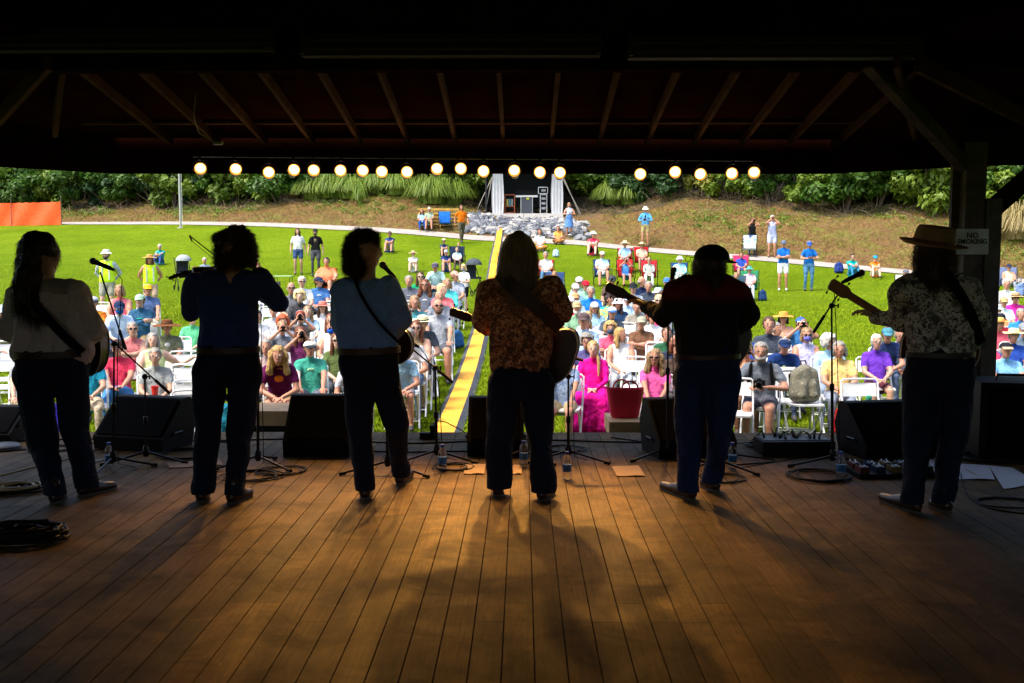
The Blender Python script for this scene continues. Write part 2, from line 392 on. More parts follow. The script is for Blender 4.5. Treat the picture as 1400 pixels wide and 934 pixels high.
bushes = [make_bush(2.6, 3.4, 2600, LM[0]), make_bush(2.2, 3.0, 2400, LM[2]), make_bush(1.9, 2.8, 2200, LM[1]), make_bush(3.2, 3.8, 3200, LM[1], .15), make_bush(1.3, 1.9, 1200, LM[3], .11)]
TL = ['mid green leafy tree in the wood above the grassy bank', 'deep green tall tree in the wood above the grassy bank', 'pale green lighter tree in the wood above the grassy bank', 'wide leafy tree with low branches in the wood above the bank']
BL = ['mid green leafy shrub along the wood edge above the bank', 'dark green shrub along the wood edge above the bank', 'pale yellowish green shrub along the wood edge above the bank', 'tall pale green shrub along the wood edge above the bank', 'small yellow green sapling bush at the foot of the wood']
used = set()
def put(protos, i, x, y, s, labels, group, cat):
    o = protos[i] if (id(protos), i) not in used else dup(protos[i]); used.add((id(protos), i))
    o.location = (x, y, gz(x, y)); o.scale = (s * random.uniform(.9, 1.15), s * random.uniform(.9, 1.15), s); o.rotation_euler = (0, 0, random.random() * 6.28)
    tag(o, labels[i], cat, group); return o
x = -31
while x < 25:
    k = random.choices([0, 1, 2, 3, 4], [4, 4, 2, 3, 1])[0]
    booth = abs(x - BX) < 3.4
    yy = pathY(x) + wood_edge(x) + random.uniform(-.2, .8) + (3 if booth else 0)
    put(bushes, k, x, float(yy), random.uniform(.8, 1.15), BL, 'shrubs along the wood edge', 'shrub'); x += random.uniform(1.1, 1.9)
x = -34
while x < 28:
    k = random.choices([0, 1, 3], [3, 3, 3])[0]
    put(bushes, k, x, float(pathY(x) + wood_edge(x) + random.uniform(2.2, 4) + (2 if abs(x - BX) < 3.4 else 0)), random.uniform(1.1, 1.5), BL, 'shrubs along the wood edge', 'shrub'); x += random.uniform(1.6, 2.6)
for row, (a, b) in enumerate([(2.5, 4.5), (7, 10), (13, 17)]):
    x = -38 + row
    while x < 32:
        put(trees, random.randrange(4), x, float(pathY(x) + wood_edge(x) + random.uniform(a, b) + (2 if abs(x - BX) < 3 else 0)), random.uniform(.85, 1.25), TL, 'trees of the wood behind the lawn', 'tree'); x += random.uniform(2.6, 4.2)
# tall arching ornamental grasses on the bank
def clump(n, h, spread, seed):
    r = np.random.default_rng(seed); V = []; Fq = []
    for i in range(n):
        a = r.random() * 6.283; q = r.random() ** .5; o_ = r.random() ** .6; out = spread * (.15 + .95 * o_); hh = h * (.55 + .45 * r.random()) * (1.1 - .35 * o_); b0 = np.array([math.cos(a) * .28 * spread * q, math.sin(a) * .28 * spread * q, 0])
        d = np.array([math.cos(a), math.sin(a), 0]); side = np.array([-d[1], d[0], 0]) * .026; base = len(V); b0 = b0 * (.5 + spread * 1.6)
        for j in range(5):
            t_ = j / 4; p = b0 + d * out * t_ ** 1.15 + np.array([0, 0, hh * math.sin((2.1 + .75 * o_) * t_) - .02]); w_ = (1 - t_ * .8)
            V += [p + side * w_, p - side * w_]
        for j in range(4): Fq.append((base + 2 * j, base + 2 * j + 1, base + 2 * j + 3, base + 2 * j + 2))
    return np.array(V), np.array(Fq)
GM = [leaf_mat('reed_green', (.08, .17, .015), (.24, .34, .045), .3), leaf_mat('reed_straw', (.22, .2, .06), (.42, .33, .14), .3)]
GL = [(455, 270, 1.9, 1.3, 0), (430, 272, 1.6, 1.2, 0), (480, 271, 1.7, 1.3, 0), (492, 280, 1.5, .5, 0), (520, 265, 1.7, 1.2, 0), (543, 266, 1.6, 1.2, 0), (590, 278, 1.9, 1.3, 0), (615, 279, 1.8, 1.3, 0), (640, 272, 1.5, 1.1, 0), (840, 279, 1.7, 1.1, 0), (862, 279, 1.5, 1.1, 0), (828, 278, 1.3, .9, 0), (1395, 325, 1.9, 1.2, 1), (1420, 327, 2.0, 1.3, 1)]
gnames = ['tall arching green grass clump with the slim tuft beside it', 'leftmost of the tall arching green grass clumps', 'arching green grass clump third from the left', 'slim upright grass tuft between two arching clumps', 'arching green grass clump just right of the slim tuft', 'arching green grass clump above the seated person in navy', 'full arching grass clump above the bench', 'full arching grass clump above the person in orange', 'low grass clump just left of the sound booth', 'bright green grass clump right of the sound booth', 'green grass clump above the person in blue overshirt', 'short bright grass clump nearest the booth ropes', 'straw tipped grass clump right of the post', 'large straw tipped grass clump at the frame edge']
for i, (u, v, h, s_, k) in enumerate(GL):
    d = ray(u, v); Y = 40.0 if u > 1300 else 52.0
    best = min(np.linspace(36, 62, 200), key=lambda q: abs(HC + d.z / d.y * q - gz(d.x / d.y * q, q)) + (9 if q < pathY(d.x / d.y * q) + 1 else 0))
    x, y = d.x / d.y * best, best
    V, Fq = clump(620 if s_ > .8 else 160, h * .8, s_ * .8, i); o = npmesh('ornamental_grass', V, Fq, GM[k], None, False)
    o.location = (x, y, gz(x, y) - .03); tag(o, gnames[i], 'ornamental grass', 'tall grasses on the bank')

# dead twigs and brushwood lying along the wood edge
n = 1500; x = rng.uniform(-32, 24, n); y = np.array([float(pathY(q)) + wood_edge(q) - abs(rng.normal(0, 1.6)) + .6 for q in x]); z = gz_arr(x, y); P0 = np.stack([x, y, z + .02], -1)
D = rng.normal(0, 1, (n, 3)) * np.array([.6, .4, .35]); D[:, 2] = np.abs(D[:, 2]); L = (.25 + rng.random(n) * .9)[:, None]; P1_ = P0 + D * L; S = np.array([[0, 0, .012]])
V = np.stack([P0 - S, P0 + S, P1_ + S * .4, P1_ - S * .4], 1).reshape(-1, 3); V2 = np.stack([P0 - S[:, [2, 0, 0]], P0 + S[:, [2, 0, 0]], P1_ + S[:, [2, 0, 0]] * .4, P1_ - S[:, [2, 0, 0]] * .4], 1).reshape(-1, 3)
o = npmesh('dead_twigs', np.concatenate([V, V2]), np.arange(8 * n).reshape(-1, 4), plain('dead_twig', (.23, .16, .11), .9, 0, .4, 2), smooth=False); tag(o, 'brown dead twigs and brushwood along the foot of the wood', 'brushwood', kind='stuff')
n = 2600; x = rng.uniform(-30, 24, n); s_ = rng.uniform(1, 10, n) ; y = pathY(x) + s_; k = (np.sin(x * .7 + 1) + np.sin(y * .9 + x * .3) > .25) & ~((np.abs(x - BX) < 3.6) & (s_ < 9.5)); x = x[k]; y = y[k]; cs = np.stack([x, y, gz_arr(x, y) + .08], -1)
V, Fq = leaves([tuple(q) for q in cs], [.22] * len(cs), len(cs) * 16, .05, .5); o = npmesh('weeds', V, Fq, LM[1], None, False); tag(o, 'low green weeds growing in patches on the dry bank', 'weeds', kind='stuff')
LAMPW = 38.0
# ------------------------------------------------------------------ stage deck
def wood_mat(name, dark, light, rough=.5, grain=(1, .06, 1), bump=.25, attr=True, spec=.35):
    t = NT(name); pos = t.coord('Object'); mp = t.mapping(pos, grain)
    n1 = t.noise(55, 5, .7, mp, dist=.5); n2 = t.noise(2.6, 6, .68, pos, dist=.7); n3 = t.noise(220, 2, .6, t.mapping(pos, (1, .12, 1)))
    c = t.ramp(n1, [(.3, dark), (.7, light)])
    if attr:
        a = t.n('ShaderNodeAttribute', attribute_name='tone'); c = t.mix(1.0, c, t.ramp(a.outputs['Fac'], [(0, (.62, .60, .58)), (1, (1.2, 1.15, 1.1))]), 'MULTIPLY')
    c = t.mix(t.ramp(n2, [(.42, .0), (.62, .8)]), c, tuple(x * .5 for x in dark)); t.base(c)
    r = t.n('ShaderNodeMapRange'); t.l(n2, r.inputs[0]); r.inputs[3].default_value = rough - .1; r.inputs[4].default_value = rough + .2; t.l(r.outputs[0], t.b.inputs['Roughness'])
    t.set(Specular_IOR_Level=spec); t.bump(n3, bump, .004); return t.m
M_DECK = wood_mat('deck_wood', (.080, .043, .009), (.185, .102, .018), .62, spec=.16)
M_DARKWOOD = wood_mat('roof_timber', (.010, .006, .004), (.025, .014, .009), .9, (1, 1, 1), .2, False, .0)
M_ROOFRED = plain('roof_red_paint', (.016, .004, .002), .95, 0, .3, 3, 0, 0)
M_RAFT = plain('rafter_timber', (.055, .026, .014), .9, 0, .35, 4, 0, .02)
M_BLACK = plain('black_paint', (.006, .006, .0065), .55, 0, .3, 20, 0, .12)
M_BLACKMET = plain('black_metal', (.012, .012, .013), .35, .6, .2, 20, spec=.4)
M_VOID = plain('under_stage_dark', (.01, .009, .008), .9, 0, .2, 2)
PITCHB = .1355; XC = px(724.3, 690, onz(724.3, 690).y).x   # a board gap runs through this pixel
Y_SEAM, Y_EDGE = 9.33, 9.72
deck = MB(); tones = []; nails = MB()
i0 = int(-6.0 / PITCHB); i1 = int(6.0 / PITCHB)
def board(x0, x1, ya, yb):
    g_ = .0017;  n0 = len(deck.f)
    xa, xb = x0 + g_, x1 - g_; b = .0022
    prof = [(xa, -.03), (xa, -b), (xa + b, 0), (xb - b, 0), (xb, -b), (xb, -.03)]
    vs = [(x_, ya, z_) for x_, z_ in prof] + [(x_, yb, z_) for x_, z_ in prof]
    fs = [(k, k + 1, k + 7, k + 6) for k in range(5)] + [(5, 4, 3, 2, 1, 0), (6, 7, 8, 9, 10, 11)]
    deck.add(vs, fs); tv = random.random(); tones.extend([tv] * (len(deck.f) - n0))
for i in range(i0, i1):
    x0 = XC + i * PITCHB; r_ = random.Random(i * 3 + 1)
    cuts = [-1.0]; y = r_.choice([1.2, 2.9, 4.6, 6.7])
    while y < Y_SEAM - .5: cuts.append(y); y += 3.66
    cuts.append(Y_SEAM)
    for a, b in zip(cuts, cuts[1:]): board(x0, x0 + PITCHB, a + .0015, b - .0015)
    board(x0, x0 + PITCHB, Y_SEAM + .012, Y_EDGE)
    for y in np.arange(.2, 9.7, .61):
        for q in (.28, .72):
            nails.lathe([(.0045, .0), (.0045, .0008)], 6, (x0 + PITCHB * q + r_.uniform(-.008, .008), y + r_.uniform(-.01, .01), .0002))
me = deck.mesh('stage_floor', False); at = me.attributes.new('tone', 'FLOAT', 'FACE'); at.data.foreach_set('value', tones)
fl = link('stage_floor', me, [M_DECK]); tag(fl, kind='structure')
fr = MB(); fr.box((0, 4.35, -.045), (12.2, 10.74, .02)); fr.box((0, Y_EDGE - .03, -.30), (12.2, .05, .48)); fr.box((0, 4.3, -.3), (11.9, 10.6, .46))
fb = obj('stage_base', fr, M_VOID); tag(fb, kind='structure')
nl = obj('deck_nails', nails, plain('nail_head', (.03, .025, .02), .5, .5), fl)
# knots, chips
# ------------------------------------------------------------------ pavilion
pav = thing('stage_pavilion', 'dark timber pavilion roof over the stage with exposed rafters', 'pavilion', (0, 9, 0))
POFF = Vector((0, -9, 0))
def pobj(name, mb, mat, smooth=False):
    o = obj(name, mb, mat, pav, smooth=smooth); o.location = POFF; return o
zs = lambda y: 2.74 + .166 * (10.5 - y)           # underside of the front roof slope
eave = [(-7.6, 6.9), (-4.15, 10.45), (3.12, 10.55), (4.02, 9.85), (7.0, 7.9)]
deckm = MB()
def roofz(x, y): return zs(y) + .13
# front slope, split at the corners so the outer bays fall away towards the side
A = [(-7.6, 6.9, roofz(0, 9.6) + .05), (-4.15, 10.45, roofz(0, 10.45)), (3.12, 10.55, roofz(0, 10.55)), (4.02, 9.85, roofz(0, 10.4)), (7.0, 7.9, roofz(0, 10.0))]
Bk = [(-7.6, 3.0, 3.9), (-3.4, 7.9, roofz(0, 7.9)), (2.55, 7.9, roofz(0, 7.9)), (2.95, 7.6, roofz(0, 7.9)), (7.0, 3.0, 3.9)]
for i in range(4):
    q = [A[i], A[i + 1], Bk[i + 1], Bk[i]]; deckm.add(q + [(a, b, c + .06) for a, b, c in q], [(0, 1, 2, 3), (7, 6, 5, 4), (0, 4, 5, 1), (1, 5, 6, 2), (2, 6, 7, 3), (3, 7, 4, 0)])
deckm.box((0, 2.4, 4.15), (15.6, 11.1, .1)); 
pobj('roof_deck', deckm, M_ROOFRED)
bm = MB(); bm.box((0, 8.02, 3.62), (12.4, .14, 1.04)); bm.box((0, 7.93, 3.14), (6.1, .04, .05))
pobj('cross_beam', bm, M_DARKWOOD)
wl = MB(); wl.box((-6.3, 2.0, 2.0), (.15, 11.4, 4.4)); wl.box((6.3, 2.0, 2.0), (.15, 11.4, 4.4));  # unseen walls added to hold off side daylight; rear gaps light the backs
for (x_, w_) in ((-5.6, 1.4), (0, 1.2), (5.6, 1.4)): wl.box((x_, -3.6, 1.2), (w_, .15, 2.8))
wl.box((0, -3.62, .35), (12.6, .1, 1.1)); wl.box((0, -3.6, 3.45), (12.75, .15, 1.6))
bw = obj('unseen_light_walls', wl, M_BLACK); tag(bw, 'unseen dark walls added to block side daylight with rear gaps letting some in', 'wall')
for i in range(-7, 8):
    x = -.19 + .479 * i
    if x > 3.3 or x < -4.3: continue
    rf = MB(); yb = 10.44
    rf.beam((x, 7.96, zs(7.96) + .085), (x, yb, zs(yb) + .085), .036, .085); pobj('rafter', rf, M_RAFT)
for (a, b) in [((2.75, 7.7, 3.13), (3.75, 9.95, 2.85)), ((2.9, 7.7, 3.1), (4.6, 9.3, 2.85)), ((3.6, 7.5, 3.2), (5.0, 9.1, 2.85)), ((-3.6, 7.9, 3.16), (-4.9, 9.5, 2.86)), ((-4.3, 7.6, 3.2), (-5.3, 9.0, 2.88)), ((-4.3, 9.5, 2.83), (-3.55, 8.1, 3.4)), ((-5.3, 8.2, 2.9), (-4.7, 8.2, 3.35))]:
    rf = MB(); rf.beam(a, b, .045, .13); pobj('hip_rafter', rf, M_RAFT)
for y in (8.35, 9.9):
    b_ = MB(); b_.box((-.5, y, zs(y) + .115), (7.4, .09, .025)); pobj('purlin', b_, M_RAFT)
fa = MB()
for (a, b) in zip(eave, eave[1:]):
    za, zb = 2.52, 2.52
    fa.beam((a[0], a[1], 2.635), (b[0], b[1], 2.635), .05, .23)
    fa.beam((a[0], a[1] + .05, 2.84), (b[0], b[1] + .05, 2.84), .04, .34)
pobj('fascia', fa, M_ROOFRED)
M_BRACE = wood_mat('brace_timber', (.05, .034, .026), (.10, .07, .055), .8, (1, 1, 1), .2, False, .05)
PX, PY = px(1322, 604, 9.4).x, 9.4
br = MB(); br.beam((2.62, 7.95, 3.16), (PX - .13, PY - .02, 2.50), .09, .12); pobj('brace', br, M_BRACE)
br = MB(); br.beam((PX + .05, PY, 2.02), (PX + .95, PY - .05, 2.85), .13, .15); pobj('brace', br, M_DARKWOOD)
br = MB(); br.beam((-6.5, 8.3, 2.78), (-4.2, 10.36, 2.78), .05, .5); pobj('side_beam', br, M_DARKWOOD)
hb = MB(); hb.box((PX + 1.5, PY + .03, 2.76), (3.4, .14, .5)); pobj('header_beam', hb, M_DARKWOOD)
hp = MB(); hp.box((3.0, 9.1, 3.25), (.02, .02, .02)); 
# posts
def post(X, Y, label):
    t_ = thing('timber_post', label, 'post', (X, Y, 0))
    m = MB(); m.box((-.045, 0, 1.35), (.18, .2, 2.7)); m.box((-.168, .07, 1.35), (.06, .05, 2.7)); obj('post_core', m, M_POST, t_, smooth=False)
    m = MB(); m.box((.12, -.005, 1.1), (.14, .21, 2.2)); obj('side_board', m, M_POST, t_, smooth=False)
    return t_
M_POST = wood_mat('post_timber', (.07, .055, .045), (.13, .105, .09), .7, (1, 1, .06), .3, False, .2)
post(PX, PY, 'thick dark timber post at the right front corner of the stage')
# paper sign on the post
M_PAPER = plain('sign_paper', (.52, .52, .54), .6, 0, .12, 3, .4)
M_INK = plain('sign_ink', (.012, .012, .015), .6, 0, 0)
def text_mesh(s, size, mat, parent, loc, rot, name='lettering', extr=.0008, align='CENTER', bold=0):
    c = bpy.data.curves.new(name, 'FONT'); c.body = s; c.size = size; c.extrude = extr; c.align_x = align; c.align_y = 'CENTER'; c.offset = bold; c.resolution_u = 3
    o = bpy.data.objects.new(name, c); col.objects.link(o); dg = bpy.context.evaluated_depsgraph_get(); me = bpy.data.meshes.new_from_object(o.evaluated_get(dg)); bpy.data.objects.remove(o)
    me.materials.clear(); me.materials.append(mat); o = bpy.data.objects.new(name, me); col.objects.link(o); o.parent = parent; o.location = loc; o.rotation_euler = rot; return o
a = px(1308, 313, PY - .13); b = px(1352, 348, PY - .13); sw_, sh_ = b.x - a.x, a.z - b.z
sg = thing('sign', 'white paper sign reading NO SMOKING taped to the timber post', 'sign', ((a.x + b.x) / 2, PY - .115, (a.z + b.z) / 2))
m = MB(); N_ = 8
vs = [(sw_ * (i / N_ - .5), .004 * math.sin(i * 1.3 + j), sh_ * (j / 5 - .5)) for j in range(6) for i in range(N_ + 1)]
fs = [(j * (N_ + 1) + i, j * (N_ + 1) + i + 1, (j + 1) * (N_ + 1) + i + 1, (j + 1) * (N_ + 1) + i) for j in range(5) for i in range(N_)]
m.add(vs, fs); obj('sheet', m, M_PAPER, sg)
text_mesh('NO', sh_ * .30, M_INK, sg, (0, -.0065, sh_ * .24), (R(90), 0, 0), bold=.0012)
text_mesh('SMOKING', sh_ * .26, M_INK, sg, (0, -.0065, sh_ * .0), (R(90), 0, 0), bold=.0012)
# fluorescent fixtures (unlit) on the cross beam
M_FIX = plain('fixture_enamel', (.035, .031, .024), .7, 0, .1, 5, 0, .05); M_TUBE = plain('unlit_tube', (.045, .04, .034), .6, 0, .05, 5, 0, .1)
for (u0, u1, v0, v1, L) in [(-60, 372, 39, 70, 'unlit long fluorescent fixture furthest left under the roof'), (410, 822, 44, 77, 'unlit long fluorescent fixture in the middle under the roof'), (860, 1262, 48, 80, 'unlit long fluorescent fixture furthest right under the roof')]:
    Yf = 7.7; a = px(u0, v1, Yf); b = px(u1, v0, Yf); cx = (a.x + b.x) / 2; wd = b.x - a.x; hh = b.z - a.z
    f_ = thing('fluorescent_fixture', L, 'light fixture', (cx, Yf, a.z), 0, 'unlit fluorescent fixtures')
    m = MB(); m.box((0, .08, hh * .5), (wd, .12, hh * .9)); m.box((0, 0.02, hh * .95), (wd, .04, .01)); obj('housing', m, M_FIX, f_, smooth=False)
    m = MB(); m.tube([(-wd / 2 + .03, .005, hh * .33), (wd / 2 - .03, .005, hh * .33)], .016, 10); obj('tube', m, M_TUBE, f_)
    m = MB(); m.tube([(-wd / 2 + .03, .005, hh * .7), (wd / 2 - .03, .005, hh * .7)], .016, 10); obj('tube', m, M_TUBE, f_)
    for q in (-1, 1): m = MB(); m.box((q * (wd / 2 - .02), .0, hh * .5), (.03, .05, hh * .8)); obj('end_cap', m, M_FIX, f_, smooth=False)
    m = MB(); m.box((0, .2, hh * .9), (.05, .16, .05)); obj('bracket', m, M_FIX, f_, smooth=False)
# light bar and lamps
YB = 10.2
bar = MB(); a = px(264, 213, YB); b = px(1034, 219, YB); bar.tube([a, b], .016, 8)
for k in range(9):
    p = a.lerp(b, (k + .5) / 9); bar.tube([p, p + Vector((0, .0, .14))], .008, 6)
br_ = thing('lighting_bar', 'long dark pipe under the eave that carries the stage lamps', 'lighting bar', a); o = obj('pipe', bar, M_BLACKMET, br_); o.location = -Vector(a)
LAMPS = [(274, 230), (322.5, 231), (367.5, 235.5), (402, 232), (429, 232.5), (465.5, 233), (496, 233), (522, 234.5), (556.5, 235), (597.5, 230.5), (630, 230.5), (661, 234), (703, 233), (738, 235.5), (765.5, 236), (875.5, 238), (923, 235), (957.5, 238), (1000.5, 237), (1031, 235.5)]
M_GLOW = bpy.data.materials.new('lamp_glow'); M_GLOW.use_nodes = True; nt_ = M_GLOW.node_tree; e = nt_.nodes.new('ShaderNodeEmission'); nt_.links.new(e.outputs[0], nt_.nodes['Material Output'].inputs[0])
tc_ = nt_.nodes.new('ShaderNodeTexCoord'); vl_ = nt_.nodes.new('ShaderNodeVectorMath'); vl_.operation = 'LENGTH'; nt_.links.new(tc_.outputs['Object'], vl_.inputs[0])
mr_ = nt_.nodes.new('ShaderNodeMapRange'); nt_.links.new(vl_.outputs['Value'], mr_.inputs[0]); mr_.inputs[1].default_value = .022; mr_.inputs[2].default_value = .052
cr_ = nt_.nodes.new('ShaderNodeValToRGB'); nt_.links.new(mr_.outputs[0], cr_.inputs[0]); cr_.color_ramp.elements[0].color = (1, .86, .62, 1); cr_.color_ramp.elements[1].color = (.30, .075, .008, 1); q_ = cr_.color_ramp.elements.new(.62); q_.color = (.75, .42, .13, 1)
nt_.links.new(cr_.outputs[0], e.inputs[0]); e.inputs[1].default_value = 9
M_RING = bpy.data.materials.new('lamp_halo_glow'); M_RING.use_nodes = True; nt_ = M_RING.node_tree; e = nt_.nodes.new('ShaderNodeEmission'); e.inputs[0].default_value = (1, .36, .05, 1); e.inputs[1].default_value = .9  # emission on the ring stands in for the warm halo round each lens
nt_.links.new(e.outputs[0], nt_.nodes['Material Output'].inputs[0])
ordn = ['first', 'second', 'third', 'fourth', 'fifth', 'sixth', 'seventh', 'eighth', 'ninth', 'tenth', 'eleventh', 'twelfth', 'thirteenth', 'fourteenth', 'fifteenth', 'sixteenth', 'seventeenth', 'eighteenth', 'nineteenth', 'twentieth']
def make_lamp():
    t_ = thing('stage_lamp', None, 'stage lamp', (0, 0, 0))
    # local -Y looks at the stage
    rot = Matrix.Rotation(R(90), 3, 'X')
    m = MB(); m.lathe([(.030, -.17), (.042, -.15), (.048, -.05), (.066, .0), (.069, .012), (.064, .012), (.060, .0), (.0001, -.03)], 24, (0, 0, 0), rot); obj('can', m, M_BLACKMET, t_)
    m = MB(); m.lathe([(.068, .0), (.051, .004), (.0505, .0), (.066, -.012)], 24, (0, 0, 0), rot); obj('reflector_halo', m, M_RING, t_)
    m = MB(); m.lathe([(.052, .003), (.03, .008), (.0001, .010)], 24, (0, 0, 0), rot); obj('lens', m, M_GLOW, t_)
    m = MB(); m.tube([(-.075, 0.06, 0), (-.078, .05, .07), (-.03, .04, .115), (.03, .04, .115), (.078, .05, .07), (.075, .06, 0)], .006, 6); m.tube([(0, .04, .11), (0, .04, .16)], .012, 8); obj('yoke', m, M_BLACKMET, t_)
    return t_
lp = make_lamp()
for k, (u, v) in enumerate(LAMPS):
    o = lp if k == 0 else dup(lp); p = px(u, v, YB - .12); o.location = p
    aim = Vector((random.uniform(-.5, .5) * .4 + p.x * .35 , 5.2 + random.uniform(-.6, .6), .6)) - p
    # the can points between the camera side and the floor
    yaw_ = math.atan2(aim.x, -aim.y) + random.uniform(-.12, .12); o.rotation_euler = (-R(random.uniform(6, 20)), 0, yaw_)
    o.scale = (.9, .9, .9); tag(o, '%s lit stage lamp from the left end of the lighting bar' % ordn[k], 'stage lamp', 'lit stage lamps under the eave')
    ld = bpy.data.lights.new('lamp_beam', 'SPOT'); lo = bpy.data.objects.new('lamp_beam', ld); col.objects.link(lo)
    ld.energy = LAMPW * {2: 1.4, 4: 2.2, 6: 3.0, 9: 3.4, 12: 8.0, 14: 3.6, 16: 2.2}.get(k, .35); ld.color = (1, .47, .085); ld.spot_size = R(48); ld.spot_blend = 1.0; ld.shadow_soft_size = .045
    tgt = Vector((.25 + (p.x - .25) * .72, 6.9 + random.uniform(-.5, .5), 0)); dd = (tgt - p); lo.location = p + dd.normalized() * .05; lo.rotation_euler = (-dd).to_track_quat('Z', 'Y').to_euler()
# hanging wire with a small box (left, under the rafters)
m = MB(); pts = [px(268, 125, 9.0), px(265, 160, 9.0), px(272, 182, 9.2), px(292, 194, 9.4)]; m.tube(pts, .004, 5)
cw = thing('hanging_cable', 'thin pale cable with a small box hanging from the rafters', 'cable', pts[0]); o = obj('wire', m, plain('pale_wire', (.25, .25, .25)), cw); o.location = -pts[0]
m = MB(); m.box(px(298, 196, 9.4), (.08, .04, .025)); o = obj('junction_box', m, plain('pale_wire', (.25, .25, .25)), cw); o.location = -pts[0]
# ------------------------------------------------------------------ the band, seen from behind
SKIN = plain('skin', (.42, .22, .14), .5, 0, .1, 30, .15, .35); SKIN2 = plain('skin_fair', (.52, .29, .20), .5, 0, .1, 30, .15, .35); SKIN3 = plain('skin_tan', (.33, .17, .10), .5, 0, .1, 30, .15, .35)
M_DENIM = cloth('#1b2233', 'dark_denim'); M_JEANB = cloth('#1d2c50', 'blue_denim'); M_BLKCLOTH = cloth('#0d0d10', 'black_cloth')
M_BELT = plain('belt_leather', (.04, .018, .009), .45, 0, .2, 30); M_BOOT = plain('boot_leather', (.035, .016, .009), .35, 0, .3, 25, .1, .4); M_SOLE = plain('sole_rubber', (.09, .075, .06), .7, 0, .1)
def hair_mat(c, name='hair', rough=.45):
    c = srgb(c) if isinstance(c, str) else c
    key = ('hair', c)
    if key in _mc: return _mc[key]
    t = NT(name); n = t.noise(60, 3, .6, t.mapping(t.coord('Object'), (1, 1, .15)))
    t.base(t.ramp(n, [(.3, tuple(x * .5 for x in c)), (.7, tuple(min(1, x * 1.3) for x in c))])); t.set(Roughness=rough, Specular_IOR_Level=.35); t.bump(n, .6, .01)
    _mc[key] = t.m; return t.m
def hand_mb(mb, w, d, n, size=1.0, curl=.6, mi=0, thumb=1):
    """palm and five fingers: w wrist point, d direction of the hand, n palm normal (fingers curl towards it), thumb side +1/-1"""
    w = Vector(w); d = Vector(d).normalized(); n = (Vector(n) - d * Vector(n).dot(d)).normalized(); s = d.cross(n) * thumb; S = size
    M = Matrix((s, d, n)).transposed()
    mb.ell(w + d * .045 * S, (.040 * S, .055 * S, .017 * S), 12, 8, M, mi)
    for k, (q, L, r) in enumerate([(.028, .072, .0088), (.0095, .080, .009), (-.0095, .074, .0086), (-.027, .058, .0076)]):
        p = w + d * (.088 - .006 * (k == 3)) * S + s * q * S; dd = d.copy(); pts = [p - d * .02 * S, p]; 
        for j in range(3):
            a = curl * (.5 + .35 * j); dd = (d * math.cos(a) + n * math.sin(a)).normalized(); p = p + dd * L * S * (.42, .32, .26)[j]; pts.append(p)
        mb.tube(pts, [r * S, r * S, r * S, r * .92 * S, r * .7 * S], 6, mi)
    p = w + d * .03 * S + s * .03 * S; t1 = (d * .6 + s * .75 + n * .2).normalized(); t2 = (d * .85 + s * .35 + n * .45).normalized()
    mb.tube([p - s * .01 * S, p, p + t1 * .035 * S, p + t1 * .035 * S + t2 * .032 * S], [.011 * S, .0115 * S, .0105 * S, .008 * S], 6, mi)
def strands(mesh, n, L, wd, mat, parent, name, down=.7, curl=.02, seed=0, zmax=None, off=None):
    r = np.random.default_rng(seed); nv = len(mesh.vertices); V = np.empty(nv * 3, dtype=np.float32); mesh.vertices.foreach_get('co', V); V = V.reshape(-1, 3)
    N = np.empty(nv * 3, dtype=np.float32); mesh.vertices.foreach_get('normal', N); N = N.reshape(-1, 3)
    k = r.integers(0, nv, n); P = V[k]; D = N[k] * (1 - down) + np.array([0, 0, -down]) + r.normal(0, .2, (n, 3)); D /= np.linalg.norm(D, axis=1)[:, None]
    S = np.cross(D, r.normal(0, 1, (n, 3))); S /= np.linalg.norm(S, axis=1)[:, None]; LL = (L * (.3 + .9 * r.random(n)))[:, None]; vs = []
    P = P - N[k] * .008; ph = r.random(n)[:, None] * 6.28
    for j in range(5):
        t_ = j / 4; c = P + D * LL * t_ + N[k] * curl * np.sin(ph + t_ * 7) + S * curl * .8 * np.cos(ph + t_ * 6) + np.array([0, 0, -.25]) * LL * t_ * t_; w_ = wd * (1 - .75 * t_)
        vs += [c + S * w_, c - S * w_]
    A = np.stack(vs, 1).reshape(-1, 3); b = np.arange(n)[:, None] * 10
    Fq = np.concatenate([b + np.array([2 * j, 2 * j + 1, 2 * j + 3, 2 * j + 2]) for j in range(4)], 0)
    return npmesh(name, A, Fq, mat, parent, False)
SHO = [[((72, 690), (88, 678)), ((106, 680), (160, 668))], [((272, 688), (285, 680)), ((312, 690), (345, 678))], [((498, 684), (505, 668)), ((544, 664), (563, 652))], [((680, 680), (683, 672)), ((738, 686), (757, 674))], [((950, 685), (903, 668)), ((982, 673), (958, 664))], [((1258, 703), (1202, 684)), ((1300, 702), (1270, 692))]]
